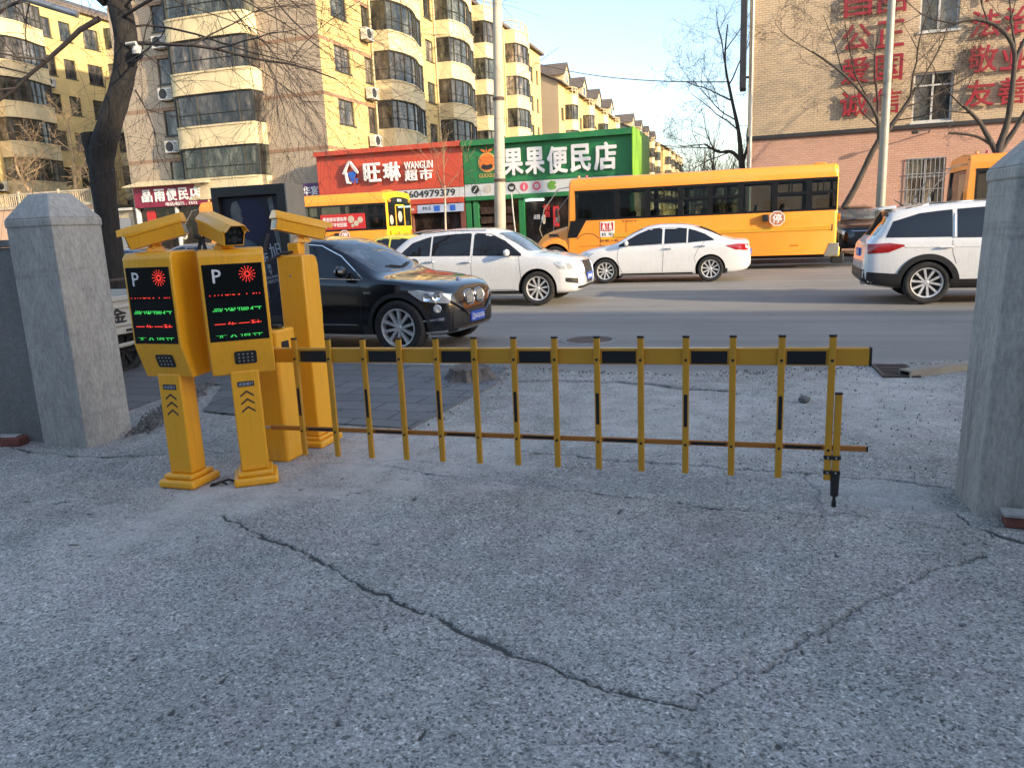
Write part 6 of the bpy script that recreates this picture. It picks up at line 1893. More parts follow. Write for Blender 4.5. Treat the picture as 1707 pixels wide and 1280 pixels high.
windows(vn, [([(-1.8, 1.68), (-.4, 1.72)], [(-1.8, 1.2), (-.4, 1.2)]), ([(-.3, 1.72), (.8, 1.70), (1.25, 1.2)], [(-.3, 1.2), (1.25, 1.18)])])
vn.patch('windscreen', [(-.6, 1.75), (.6, 1.75)], [(-.68, 1.25), (.68, 1.25)], 'F', 'windscreen')
vn.finish_body([(1.3, .36), (-1.3, .36)], .3)
for x in (1.3, -1.3):
    for y in (-.7, .7):
        add_wheel(vn.t, x, y, .3, .19, 6, 'solid')

# ------------------------------------------------------------------ trees
def limb(bm, p, d, length, r, depth, rng, up=.12, droop=0.0, spread=.7, seg=.35, twigs=3, minr=.004, kink=.28, taper=.35):
    """one branch with side shoots, drawn into the mesh builder bm"""
    n = max(3, int(length / seg))
    pts, rad = [Vector(p)], [r]
    dirs = []
    d = Vector(d).normalized()
    for i in range(n):
        t = (i + 1) / n
        d = (d + Vector((rng.gauss(0, kink), rng.gauss(0, kink), rng.gauss(0, kink) + up - droop * t)) * (.55 * (length / n) ** .5)).normalized()
        pts.append(pts[-1] + d * (length / n)); rad.append(max(r * (1 - t * (1 - taper)), minr * .7)); dirs.append(d.copy())
    bm.tube(pts, rad, 6 if r > .03 else (4 if r > .012 else 3), cap=False)
    if depth <= 0:
        return
    k = twigs if depth > 1 else twigs + 1
    for j in range(k):
        t = .22 + .75 * (j + rng.random() * .8) / k
        i = min(int(t * n), n - 1)
        ax = Vector((rng.gauss(0, 1), rng.gauss(0, 1), rng.gauss(0, 1))).normalized()
        dd = (dirs[i] * (1 - spread * .5) + ax * spread).normalized()
        limb(bm, pts[i + 1] if i + 1 < len(pts) else pts[-1], dd, length * rng.uniform(.42, .68), max(rad[i] * rng.uniform(.45, .62), minr), depth - 1, rng, up, droop, spread, seg, twigs, minr, kink, taper)

def tree(name, label, loc, trunk, limbs, seed, bark, twig, depth=3, group=None, trunk_n=12, cat='tree', **kw):
    """trunk: (x, y, z, radius) points; limbs: start point, direction, length, radius"""
    t = thing(name, label, cat, loc, 0, group)
    rng = random.Random(seed)
    mb = MB()
    for line in (trunk if isinstance(trunk[0], list) else [trunk]):
        # subdivide the line so that it bends softly
        P = [Vector(p[:3]) for p in line]; r_ = [p[3] for p in line]
        Q, rr = [], []
        for i in range(len(P) - 1):
            p0, p1, p2, p3 = P[max(i - 1, 0)], P[i], P[i + 1], P[min(i + 2, len(P) - 1)]
            for k in range(5):
                s = k / 5
                Q.append(.5 * ((2 * p1) + (p2 - p0) * s + (2 * p0 - 5 * p1 + 4 * p2 - p3) * s * s + (3 * p1 - p0 - 3 * p2 + p3) * s ** 3))
                rr.append((r_[i] * (1 - s) + r_[i + 1] * s) * rng.uniform(.95, 1.06))
        Q.append(P[-1]); rr.append(r_[-1])
        mb.tube(Q, rr, trunk_n)
    mb.build('trunk', bark, t, fix=False)
    cb = MB()
    for (p, d, L, r_) in limbs:
        limb(cb, p, d, L, r_, depth, rng, **kw)
    cb.build('crown', twig, t, fix=False, sharp=0)
    return t

# big dark tree by the truck; local origin at the foot
tx, ty = -10.05, 10.0
tree('street_tree', 'dark thick bare tree with a bent trunk and cut stub beside the left pillar', (tx, ty, 0),
     [[(0, 0, -.05, .25), (0, 0, .8, .198), (.03, 0, 1.8, .185), (.10, 0, 2.9, .188), (.38, 0, 3.45, .182), (.68, .05, 4.05, .172), (.80, .1, 4.6, .165), (.76, .1, 5.2, .17), (.66, .1, 5.9, .14), (.75, .1, 7.0, .11), (.8, .2, 8.6, .06)],
      [(.06, 0, 2.5, .15), (-.02, -.02, 3.0, .13), (-.06, -.02, 3.32, .12)], [(.60, .05, 5.2, .12), (.2, -.1, 5.7, .10), (-.3, -.2, 6.6, .07)]],
     [((.70, .05, 4.9), (.95, -.2, .05), 3.6, .030), ((.76, .1, 4.6), (1, .1, -.02), 3.4, .03), ((.72, .1, 5.2), (.9, -.3, .25), 3.2, .03), ((.45, 0, 4.95), (-.85, -.1, -.5), 2.7, .042),
      ((.35, 0, 5.3), (-.9, .0, -.1), 2.4, .03), ((.6, .1, 5.8), (1, .2, .5), 3.0, .03), ((.2, -.1, 5.7), (-.8, -.4, .3), 2.6, .03), ((.85, .1, 3.9), (.55, -.2, -.6), 1.3, .014),
      ((.76, .1, 4.3), (.8, -.5, -.1), 2.6, .02), ((.74, .1, 5.5), (.7, -.5, .1), 2.8, .026), ((.7, .1, 6.6), (.8, .2, .4), 2.5, .03), ((-.2, -.2, 6.4), (-.8, .1, .4), 2.5, .03),
      ((.74, .1, 5.0), (1, -.1, .2), 3.4, .024), ((.74, .1, 5.4), (1, .15, .05), 3.8, .026), ((.66, .1, 5.8), (.95, -.2, -.1), 3.6, .024), ((.7, .1, 4.8), (.8, .4, .15), 3.0, .02), ((.5, .1, 5.6), (-.6, -.5, .0), 2.4, .022)],
     11, 'bark_dark', 'twig_dark', 3, droop=.26, up=.06, spread=.6, twigs=6, minr=.0022, kink=.3)

cc = thing('security_camera', 'white dome security camera fixed to the dark tree trunk', 'camera', (-9.02, 9.95, 4.36))
mb = MB(); mb.tube([(-.10, 0, .17), (.08, 0, .17), (.10, 0, .11)], .022, 8); mb.build('bracket', 'ac_white', cc)
mb = MB(); mb.lathe([(0, .11), (.06, .10), (.08, .05), (.08, -.01)], (.10, 0, .01), 'z', 18); mb.build('housing', 'ac_white', cc)
mb = MB(); mb.lathe([(.07, -.01), (.066, -.04), (.04, -.075), (0, -.085)], (.10, 0, .01), 'z', 18); mb.build('dome', 'screen', cc)

# leaning tree behind the steel pole
tree('street_tree', 'bare tree leaning right behind the steel lamp pole, low fork spreading over the brick wall', (2.3, 30.0, .1),
     [[(0, 0, 0, .13), (.5, 0, 1.3, .12), (1.0, 0, 2.3, .108), (1.5, 0, 3.5, .095), (1.75, 0, 3.95, .085)], [(1.65, 0, 3.8, .1), (2.1, 0, 4.4, .085), (2.5, .1, 5.0, .07), (2.75, .1, 5.5, .05)],
      [(1.7, 0, 3.9, .08), (1.6, 0, 4.6, .065), (1.2, 0, 5.3, .05), (.4, 0, 6.2, .04), (-.6, 0, 7.0, .03)]],
     [((2.7, .1, 5.4), (.5, .1, .8), 2.6, .035), ((2.4, .1, 4.9), (.9, .2, .3), 2.4, .035), ((1.6, 0, 4.7), (.1, .2, 1), 3.2, .04), ((1.3, 0, 5.2), (-.4, .1, .9), 2.8, .035), ((.5, 0, 6.1), (-.5, 0, .8), 2.2, .025),
      ((2.6, 0, 5.2), (.1, -.2, 1), 3.0, .035), ((-.5, 0, 6.9), (-.8, 0, .35), 1.8, .02), ((1.65, 0, 4.3), (-.6, -.3, .6), 2.2, .03), ((2.2, 0, 4.5), (.9, -.3, -.05), 1.8, .025)],
     23, 'bark_grey', 'twig_dark', 4, kink=.3, spread=.7, twigs=4, minr=.0045)
tree('street_tree', 'bare many stemmed tree at the far right above the half hidden school bus', (7.75, 30.6, .1),
     [[(0, 0, 0, .17), (0, 0, 2.2, .14), (.05, 0, 3.3, .13), (.25, 0, 4.3, .095), (.3, 0, 5.6, .085), (.25, 0, 6.5, .07), (-.2, 0, 7.2, .07), (-.9, 0, 7.55, .05), (-1.6, 0, 7.5, .035)],
      [(.02, 0, 3.2, .1), (-.25, 0, 3.7, .085), (-.6, 0, 4.3, .07), (-1.1, 0, 4.85, .05)], [(.1, 0, 3.3, .1), (.6, 0, 4.2, .08), (1.1, 0, 5.4, .06), (1.5, .1, 6.6, .045)], [(.28, 0, 6.0, .08), (.6, 0, 6.9, .06), (1.3, 0, 7.6, .04)],
      [(-.15, 0, 3.5, .05), (-.7, 0, 3.85, .045), (-1.5, 0, 4.0, .035)]],
     [((-1.5, 0, 7.5), (-.8, 0, .2), 2.0, .03), ((-1.1, 0, 4.8), (-.6, 0, .7), 2.2, .03), ((1.4, .1, 6.4), (.4, .2, .9), 2.4, .03), ((.3, 0, 6.4), (-.1, .2, 1), 2.6, .04), ((-.5, 0, 7.3), (-.4, .1, 1), 2.2, .03),
      ((1.2, 0, 7.5), (.6, 0, .7), 2.0, .03), ((-.9, 0, 4.6), (-.9, -.1, .1), 1.8, .022), ((-1.2, 0, 4.95), (.1, 0, 1), 1.4, .02)],
     37, 'bark_grey', 'twig_dark', 4, kink=.3, spread=.7, twigs=4, minr=.0045)
tree('street_tree', 'tall bare tree against the sky left of the brick school', (-.75, 44.0, 0),
     [[(0, 0, 0, .20), (0, 0, 3.6, .165), (-.1, 0, 4.6, .15), (-.25, 0, 6.0, .10), (-.7, 0, 8.0, .075), (-1.0, 0, 9.6, .05), (-.9, 0, 11.4, .03)], [(-.1, 0, 4.5, .11), (-.6, 0, 5.0, .09), (-1.3, 0, 5.05, .065), (-2.0, 0, 5.5, .045)],
      [(-.05, 0, 4.3, .10), (.3, 0, 5.6, .07), (.45, 0, 7.5, .045), (.7, 0, 9.5, .03)]],
     [((-.9, 0, 9.0), (-.3, .1, 1), 3.4, .04), ((-.6, 0, 7.6), (-.8, .2, .5), 3.4, .045), ((-.4, 0, 6.6), (-.9, -.1, .45), 3.2, .04), ((-1.2, 0, 5.1), (-1, .2, .25), 3.2, .04), ((-2.0, 0, 5.5), (-.9, .0, -.05), 2.6, .035),
      ((-1.5, 0, 5.2), (-.6, .2, .8), 2.8, .035), ((.4, 0, 7.0), (.4, 0, .9), 3.0, .04), ((-.95, 0, 10.2), (.5, 0, .9), 2.6, .03), ((-.8, 0, 8.4), (.5, .2, .8), 3.0, .04), ((-.3, 0, 6.1), (-.6, -.4, .7), 3.2, .04),
      ((-.6, 0, 5.0), (-.7, .2, -.1), 2.8, .035), ((.2, 0, 5.3), (-.2, .3, 1), 3.0, .035)],
     51, 'bark_grey', 'twig_dark', 4, kink=.3, spread=.72, twigs=4, minr=.0055, droop=.12)
tree('sapling', 'young pale trunked sapling standing in front of the red shop sign', (-12.1, 29.4, .1),
     [[(0, 0, 0, .05), (-.02, 0, 1.6, .042), (.04, 0, 2.9, .035), (.04, 0, 3.2, .032)]],
     [((.04, 0, 3.1), (-.45, .1, .9), 1.5, .018), ((.04, 0, 3.15), (.05, .1, 1), 1.5, .018), ((.04, 0, 3.05), (.6, -.1, .8), 1.4, .017), ((.04, 0, 3.2), (.3, -.4, .9), 1.3, .015), ((.04, 0, 3.0), (-.3, -.4, .8), 1.1, .013)],
     63, 'trunk_white', 'twig_pale', 2, kink=.26, spread=.55, twigs=4, minr=.006, up=.2)
for x, y, h, sd, lab in ((-38.6, 36.6, 8.6, 71, 'pale twiggy bare tree behind the terrace railing, next to the dark trunk'), (-41.8, 37.0, 7.2, 72, 'pale leaning bare tree behind the railing at the far left edge'), (-36.3, 37.2, 6.4, 73, 'small pale bare tree between the dark trunk and the terrace railing')):
    rg_ = random.Random(sd)
    lean = -1.6 if sd == 72 else .1
    tr = [(0, 0, 3.7, .12), (lean * .4, 0, h * .62, .10), (lean, 0, h * .85, .07), (lean, 0, h, .04)]
    lm = []
    for k in range(12):
        a = rg_.uniform(0, 6.28); f = rg_.uniform(.55, 1.0)
        lm.append(((lean * f * .9, 0, h * f), (math.cos(a), math.sin(a), rg_.uniform(.1, .8)), rg_.uniform(1.4, 2.4), .04))
    tree('courtyard_tree', lab, (x, y, 0), [tr], lm, sd, 'twig_pale', 'twig_pale', 3, 'pale bare trees behind the terrace railing', twigs=4, minr=.009, kink=.34, spread=.8, up=.08)
# thin poplars and bushes far down the street
for k, (x, y, h) in enumerate(((-6.2, 120, 13), (-9.4, 150, 13.5), (-4.2, 135, 9.5))):
    tree('poplar', ('slender bare poplar at the end of the side street, nearest the big bare tree', 'slender bare poplar at the end of the side street, beside the last flats', 'shortest slender bare poplar at the end of the side street')[k], (x, y, 0), [[(0, 0, 0, .2), (0, 0, h * .6, .12), (0, 0, h, .05)]],
         [((0, 0, h * (.25 + .05 * q)), (math.cos(q * 2.4) * .4, math.sin(q * 2.4) * .4, 1), h * .28, .05) for q in range(14)], 80 + k, 'bark_grey', 'twig_dark', 1, 'bare poplars far down the street', twigs=4, minr=.02, kink=.12, spread=.3, seg=1.0, up=.25)
for k, (x, y, w_) in enumerate(((-3.4, 52, 2.0), (-1.6, 50, 1.6))):
    hb_ = thing('shrub', ('dark twiggy shrub at the foot of the tall bare tree', 'smaller dark shrub close to the brick school corner')[k], 'shrub', (x, y, 0))
    mb = MB(); rg_ = random.Random(90 + k)
    for q in range(26):
        a = rg_.uniform(0, 6.28)
        limb(mb, (rg_.uniform(-.5, .5) * w_, rg_.uniform(-.4, .4), .0), (math.cos(a) * .5, math.sin(a) * .5, 1), rg_.uniform(3.4, 4.8), .03, 2, rg_, twigs=4, minr=.012, spread=.6)
    mb.build('branches', 'twig_dark', hb_, fix=False, sharp=0)

# ------------------------------------------------------------------ poles and cables
up_ = thing('utility_pole', 'tall weathered concrete utility pole in front of the green shop', 'pole', (-9.68, 29.0, .1))
mb = MB(); mb.tube([(0, 0, 0), (.12, 0, 3.5), (.32, 0, 9.7), (.42, 0, 12.5)], [.225, .21, .175, .16], 20); mb.build('shaft', 'pole_concrete', up_)
mb = MB()
for z in (3.2, 6.2):
    mb.lathe([(.225, z), (.23, z + .02), (.23, z + .1), (.22, z + .12)], (.12 + (z - 3.2) * .03, 0, 0), 'z', 20)
mb.build('steel_band', 'rust', up_)
mb = MB(); mb.box(-.6, 1.4, -.05, .05, 11.8, 11.9); mb.build('cross_arm', 'rust', up_)
sp_ = thing('lamp_pole', 'slim grey green steel lamp pole in front of the brick school', 'pole', (3.97, 28.7, .1))
mb = MB(); mb.tube([(0, 0, 0), (0, 0, 11.0)], [.155, .105], 20); mb.build('shaft', 'pole_steel', sp_)
mb = MB(); mb.lathe([(.26, 0), (.26, .03), (.20, .05), (.19, .3)], (0, 0, 0), 'z', 20); mb.build('base_plate', 'pole_steel', sp_)
mb = MB(); mb.tube([(0, 0, 10.8), (-.5, -.9, 11.3), (-.9, -1.8, 11.4)], .05, 10); mb.build('arm', 'pole_steel', sp_)
def cable(label, a, b, sag, r_=.012):
    a, b = Vector(a), Vector(b)
    mb = MB(); mb.tube([a.lerp(b, k / 16) - Vector((0, 0, sag * 4 * (k / 16) * (1 - k / 16))) for k in range(17)], r_, 5)
    o = mb.build('cable', 'wire'); return tag(o, label, 'cable')
cable('thin black cable crossing the sky from the flats to the tall bare tree', (-20.3, 73.5, 16.6), (-1.6, 44.2, 8.6), .5, .03)
cable('thin black cable slanting down over the red shop in front of the balconies', (-11.0, 45.2, 11.5), (-14.7, 33.0, 5.5), .1, .012)
# grey street lamp arm reaching in from the left
la = thing('overhead_lamp', 'grey tubular lamp arm reaching in at the top left corner', 'lamp', (-13.5, 8.6, 0))
mb = MB(); mb.tube([(0, 0, 0), (0, 0, 5.6), (.3, .1, 5.85), (2.4, .9, 5.45), (3.6, 1.3, 5.02)], [.09, .08, .06, .055, .05], 12); mb.build('arm', 'steel', la)

# ------------------------------------------------------------------ light box with a dark poster
lbx = thing('light_box', 'dark grey advertising light box with a night blue poster behind the kiosks', 'light box', (-5.48, 7.68, 0))
mb = MB(); mb.box(-.47, .47, -.17, .17, .10, .62); mb.build('base', 'box_grey', lbx, .01)
mb = MB()
mb.box(-.49, -.41, -.18, .18, .62, 2.17); mb.box(.38, .49, -.18, .165, .62, 2.17); mb.box(-.41, .38, -.18, .18, 2.06, 2.17); mb.box(-.41, .38, -.18, .18, .62, .70)
mb.box(-.41, .38, .12, .18, .70, 2.06)
mb.build('frame', 'box_grey', lbx, .004)
mb = MB(); mb.box(.4905, .505, -.18, .18, .12, 2.17); mb.build('side_panel', 'box_side', lbx)
mb = MB(); mb.box(-.405, .375, -.125, -.11, .705, 2.055); po = mb.build('poster', 'ad_dark', lbx)
pf = lambda k: (lambda u, v, d: (u, -.125 - .0006 * k - d, v))
def shape(name, m, k, poly):
    mb = MB(); mb.prism(poly, pf(k), 0, .0005); return mb.build(name, m, po)
shape('poster_glow', 'ad_blue', 1, [(-.25 + .23 * math.cos(a) + .2, 1.78 + .26 * math.sin(a)) for a in [2 * math.pi * q / 28 for q in range(28)]])
shape('poster_figure', 'ad_skin', 2, [(-.30, 2.0), (-.32, 1.95), (-.29, 1.86), (-.275, 1.78), (-.30, 1.66), (-.33, 1.58), (-.22, 1.55), (-.21, 1.66), (-.20, 1.72), (-.155, 1.73), (-.135, 1.80), (-.15, 1.86), (-.14, 1.9), (-.19, 2.01)])
shape('poster_hair', 'ad_dark', 3, [(-.31, 2.02), (-.38, 1.95), (-.38, 1.82), (-.31, 1.76), (-.285, 1.80), (-.285, 1.92), (-.26, 1.99), (-.18, 2.03), (-.24, 2.05)])
shape('poster_clothes', 'ad_cloth', 2.5, [(-.36, 1.62), (-.40, 1.4), (-.40, .9), (.12, .9), (.10, 1.15), (.16, 1.36), (.08, 1.46), (-.06, 1.56), (-.22, 1.62)])
shape('poster_arm', 'ad_skin', 3, [(.22, 2.02), (.28, 2.04), (.325, 1.7), (.345, 1.46), (.30, 1.44), (.26, 1.7)])
for k in range(5):
    shape('poster_streak', 'ad_cloth', 3.5, [(.06 + k * .03, .80 + k * .03), (.066 + k * .03, .80 + k * .03), (.30, 1.02 + k * .035), (.294, 1.02 + k * .035)])
tax = ((.985, 0, .17), (-.17, 0, .985), (0, -1, 0))
lettering('poster_character', '佳', (.08, -.1285, 1.385), '-y', .155, .17, .001, 'ad_text', po, .005, axes=tax)
lettering('poster_character', '旭', (.262, -.1285, 1.435), '-y', .165, .19, .001, 'ad_text', po, .005, axes=tax)
lettering('poster_lettering', '美\n专', (.16, -.1285, 1.23), '-y', .05, .12, .001, 'ad_text', po, .01, axes=tax)
lettering('poster_lettering', '报名热线 0427', (.225, -.1285, 1.15), '-y', .27, .035, .001, 'ad_text', po, .01, axes=tax)
lettering('poster_lettering', '13842756788', (.225, -.1285, 1.10), '-y', .25, .035, .001, 'ad_text', po, .01, axes=tax)

# ------------------------------------------------------------------ gate pillars and walls
def pillar(name, label, base, top, z0, z1, inset, z2, m='pillar'):
    t = thing(name, label, 'pillar')
    def grid_side(mb, a, b, c, d, n=18, k=14, amp=.004, seed=0):
        rng = np.random.RandomState(seed)
        a, b, c, d = map(Vector, (a, b, c, d))
        N_ = (b - a).cross(d - a).normalized()
        no = rng.rand(n + 1, k + 1) - .5
        def f(u, v):
            i, j = int(round(u * n)), int(round(v * k))
            e = 0 if i in (0, n) or j in (0, k) else amp * no[i, j] * 2
            p = (a * (1 - u) + b * u) * (1 - v) + (d * (1 - u) + c * u) * v
            return p + N_ * e
        mb.grid(f, n, k)
    mb = MB()
    for i in range(4):
        j = (i + 1) % 4
        B = [(*base[i], z0), (*base[j], z0), (*top[j], z1), (*top[i], z1)]
        grid_side(mb, *B, seed=i)
    bmesh.ops.remove_doubles(mb.bm, verts=mb.bm.verts[:], dist=.0005)
    mb.build('shaft', m, t, .008, 2)
    cx = sum(p[0] for p in top) / 4; cy = sum(p[1] for p in top) / 4
    out = [(cx + (p[0] - cx) * 1.035, cy + (p[1] - cy) * 1.035) for p in top]
    inn = [(cx + (p[0] - cx) * inset, cy + (p[1] - cy) * inset) for p in top]
    mb = MB()
    mb.hexa([(*p, z1 - .045) for p in out], [(*p, z1 + .02) for p in out])
    mb.build('cap_edge', m, t, .012, 2)
    mb = MB()
    mb.hexa([(*p, z1 + .018) for p in out], [(*p, z2) for p in inn]); mb.build('cap', m, t, .012, 2)
    return t

def quad_base(P, yaw, w, d):
    """right front corner P; w to the left, d backwards"""
    c, s = math.cos(R(yaw)), math.sin(R(yaw))
    ex, ey = (c, -s), (s, c)
    f = lambda u, v: (P[0] + ex[0] * u + ey[0] * v, P[1] + ex[1] * u + ey[1] * v)
    return [f(-w, 0), f(0, 0), f(0, d), f(-w, d)]

bl = quad_base((-5.075, 4.53), 4, .50, .44)
pillar('gate_pillar', 'rough cement gate pillar on the left with a blunt pyramid cap', bl, bl, -.03, 1.79, .46, 2.0)
br = [(1.135, 4.316), (1.70, 4.30), (1.71, 4.75), (1.128, 4.739)]
bt = [(1.19, 4.316), (1.74, 4.30), (1.75, 4.75), (1.17, 4.739)]
pillar('gate_pillar', 'rough cement gate pillar at the right edge, paler on its left face', br, bt, -.03, 1.765, .40, 1.98)
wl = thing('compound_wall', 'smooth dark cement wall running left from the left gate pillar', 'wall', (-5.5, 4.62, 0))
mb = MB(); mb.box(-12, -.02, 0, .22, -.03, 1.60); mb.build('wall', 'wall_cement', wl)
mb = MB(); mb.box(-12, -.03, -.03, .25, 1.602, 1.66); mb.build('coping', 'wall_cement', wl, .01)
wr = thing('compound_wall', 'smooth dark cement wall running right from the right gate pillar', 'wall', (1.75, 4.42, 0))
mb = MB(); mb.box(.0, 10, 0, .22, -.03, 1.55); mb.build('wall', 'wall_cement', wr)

# ------------------------------------------------------------------ number plate cameras
def plate_camera(parent, loc, aim, tilt=14, length=.37):
    """camera body on a short bracket; aim is a compass direction in the parent's frame"""
    d = Vector((aim[0], aim[1], 0)).normalized()
    yaw = math.atan2(d.y, d.x)
    c = obj('camera', MB().mesh('camera', 'gate_yellow'), parent, loc=loc, rot=(0, 0, yaw))
    T = Matrix.Translation((0, 0, .118)) @ Matrix.Rotation(R(tilt), 4, 'Y') @ Matrix.Diagonal((1, 1.12, 1.22, 1))
    mb = MB()
    sec = [(-.058, -.052), (.058, -.052), (.064, .012), (-.064, .012)]
    mb.prism(sec, lambda u, v, q: T @ Vector((q, u, v)), -length * .48, length * .44)
    hood = [(-.070, .0), (-.070, .028), (-.040, .062), (.040, .062), (.070, .028), (.070, .0), (.066, .0), (.066, .026), (.038, .057), (-.038, .057), (-.066, .026), (-.066, .0)]
    mb.prism([(-.070, .012), (-.070, .028), (-.040, .062), (.040, .062), (.070, .028), (.070, .012)], lambda u, v, q: T @ Vector((q, u, v)), -length * .52, length * .45)
    mb.prism([(-.070, .026), (-.040, .060), (.040, .060), (.070, .026), (.066, .024), (.038, .056), (-.038, .056), (-.066, .024)], lambda u, v, q: T @ Vector((q, u, v)), length * .45, length * .56)
    c.data = mb.mesh('camera', 'gate_yellow')
    b = c.modifiers.new('bevel', 'BEVEL'); b.width = .005; b.segments = 2; b.limit_method = 'ANGLE'; b.angle_limit = R(30)
    mb = MB(); mb.prism([(-.050, -.045), (.050, -.045), (.055, .012), (.036, .046), (-.036, .046), (-.055, .012)], lambda u, v, q: T @ Vector((q, u, v)), length * .442, length * .455); mb.build('lens_window', 'screen', c)
    mb = MB()
    for u, v in ((-.028, .018), (0, .020), (.028, .018), (-.03, -.02), (.03, -.02)):
        mb.prism(circle(.009, 10, u, v), lambda a, e, q: T @ Vector((q, a, e)), length * .4555, length * .459)
    mb.prism(circle(.018, 16, 0, -.018), lambda a, e, q: T @ Vector((q, a, e)), length * .4555, length * .46); mb.build('infrared_lamp', 'rim_dark', c)
    mb = MB(); mb.prism([(-.05, -.045), (.05, -.045), (.05, .01), (-.05, .01)], lambda u, v, q: T @ Vector((q, u, v)), -length * .485, -length * .475); mb.build('rear_plate', 'box_side', c)
    mb = MB()
    mb.hexa([(-.045, -.05, 0), (.06, -.05, 0), (.06, .05, 0), (-.045, .05, 0)], [(-.03, -.035, .035), (.045, -.035, .035), (.045, .035, .035), (-.03, .035, .035)])
    mb.hexa([(-.022, -.028, .036), (.03, -.028, .036), (.03, .028, .036), (-.022, .028, .036)], [(-.03, -.038, .085), (.05, -.038, .06), (.05, .038, .06), (-.03, .038, .085)])
    for s in (-1, 1):
        mb.tube([(.012, s * .040, .03), (.012, s * .046, .03)], .012, 8)
    mb.build('bracket', 'gate_yellow', c, .004)
    return c

# ------------------------------------------------------------------ payment kiosks
def rounded(w, h, r, n=5, cx=0, cz=0):
    P = []
    for sx, sz, a0 in ((1, -1, -90), (1, 1, 0), (-1, 1, 90), (-1, -1, 180)):
        for k in range(n + 1):
            a = R(a0 + 90 * k / n)
            P.append((cx + sx * (w / 2 - r) + r * math.cos(a), cz + sz * (h / 2 - r) + r * math.sin(a)))
    return P

def kiosk(label, loc, yaw, aim, cam_at, w=.43):
    t = thing('parking_kiosk', label, 'kiosk', loc, R(yaw), 'yellow number plate kiosks')
    mb = MB()
    mb.box(-.14, .14, -.14, .14, 0, .055); mb.build('plinth', 'gate_yellow', t, .018, 3)
    mb = MB(); mb.box(-.112, .112, -.112, .112, .056, .088); mb.build('plinth_step', 'gate_yellow', t, .012, 3)
    mb = MB(); mb.box(-.088, .088, -.07, .07, .089, .76); mb.build('post', 'gate_yellow', t, .010, 3)
    prof = [(-.125, .955), (-.125, 1.50), (-.10, 1.533), (.11, 1.54), (.125, 1.525), (.125, .74), (-.055, .735)]
    mb = MB(); mb.prism(prof, lambda u, v, d: (d, u, v), -w / 2, w / 2); mb.build('head', 'gate_yellow', t, .014, 3)
    mb = MB(); mb.box(-w / 2 + .018, w / 2 - .018, -.1285, -.12, .965, 1.445); sc_ = mb.build('screen', 'screen', t, .002)
    F_ = -.1287
    lettering('screen_letter', 'P', (-.095, F_, 1.372), '-y', .05, .082, .0006, 'white_print', sc_, .01)
    mb = MB()
    for k in range(14):
        a = 2 * math.pi * k / 14
        ca_, sa_ = math.cos(a), math.sin(a)
        for r0_, r1_ in ((.010, .022), (.026, .036), (.040, .050)):
            mb.prism([(.085 + r0_ * ca_ + .0022 * sa_, 1.378 + r0_ * sa_ - .0022 * ca_), (.085 + r1_ * ca_ + .0022 * sa_, 1.378 + r1_ * sa_ - .0022 * ca_),
                      (.085 + r1_ * ca_ - .0022 * sa_, 1.378 + r1_ * sa_ + .0022 * ca_), (.085 + r0_ * ca_ - .0022 * sa_, 1.378 + r0_ * sa_ + .0022 * ca_)], lambda u, v, d: (u, F_ - d, v), 0, .0006)
    mb.build('signal_lamp', 'led_red', sc_)
    for z, txt, m, cut, wd, ht in ((1.253, '11:19:53 7.30', 'led_red', (-.1, .25), .30, .042), (1.164, '减速慢行', 'led_green', (-.35, .35), .30, .06),
                                   (1.074, '一车一杆', 'led_red', (-.25, .5), .28, .055), (1.002, '无人值守', 'led_green', (-.45, .1), .28, .055)):
        lettering('led_text', txt, (.0, F_, z), '-y', wd, ht, .0006, m, sc_, 0.0, cut)
    # speaker grille on the slanted chin
    n = Vector((0, -.953, -.303)); up_v = Vector((0, -.303, .953)); o = Vector((.0, -.0935, .85))
    mb = MB()
    mb.prism(rounded(.135, .088, .014), lambda u, v, d: o + Vector((u + .02, 0, 0)) + up_v * v + n * d, -.004, .003, 0)
    g = mb.build('speaker_grille', 'black_plastic', t)
    mb = MB()
    for i in range(4):
        for j in range(3):
            mb.prism(circle(.0062, 8, .02 + (i - 1.5) * .027, (j - 1) * .024), lambda u, v, d: o + Vector((u, 0, 0)) + up_v * v + n * d, .0031, .0042, 0)
    mb.build('speaker_hole', 'steel', g)
    # sticker and arrows on the post
    mb = MB(); mb.box(-.052, .052, -.0712, -.0695, .655, .69); st_ = mb.build('sticker', 'dark_print', t)
    lettering('sticker_lettering', '减速慢行', (0, -.0713, .672), '-y', .09, .022, .0004, 'pale_blue', st_)
    for k in range(3):
        z = .60 - k * .052
        mb = MB()
        for s in (-1, 1):
            mb.prism([(0, z + .03), (0, z + .017), (s * .042, z - .014), (s * .042, z - .001)][::-s], lambda u, v, d: (u, -.0702 - d, v), -.001, .0012)
        mb.build('arrow_mark', 'dark_print', t)
    c = plate_camera(t, (cam_at[0], cam_at[1], 1.535), aim)
    return t, c

k1, c1 = kiosk('yellow parking kiosk on the left, its camera aimed away to the left', (-3.60, 3.97, 0), 0, (-.86, -.50), (-.01, 0), .37)
a = R(-36)
k2, c2 = kiosk('yellow parking kiosk on the right, its camera facing the viewer', (-3.172, 4.11, 0), 36, (.89 * math.cos(a) + .43 * math.sin(a), .89 * math.sin(a) - .43 * math.cos(a)), (-.04, .0), .39)
mb = MB(); mb.tube([(.20, .10, 1.62), (.24, .12, 1.60), (.27, .10, 1.54), (.30, .10, 1.46), (.33, .09, 1.2), (.25, .135, .9)], .012, 8); mb.build('cable', 'wire', k1)
mb = MB(); mb.tube([(-.13, .10, 1.64), (-.17, .12, 1.60), (-.19, .11, 1.55), (-.19, .10, 1.52)], .012, 8); mb.build('cable', 'wire', k2)

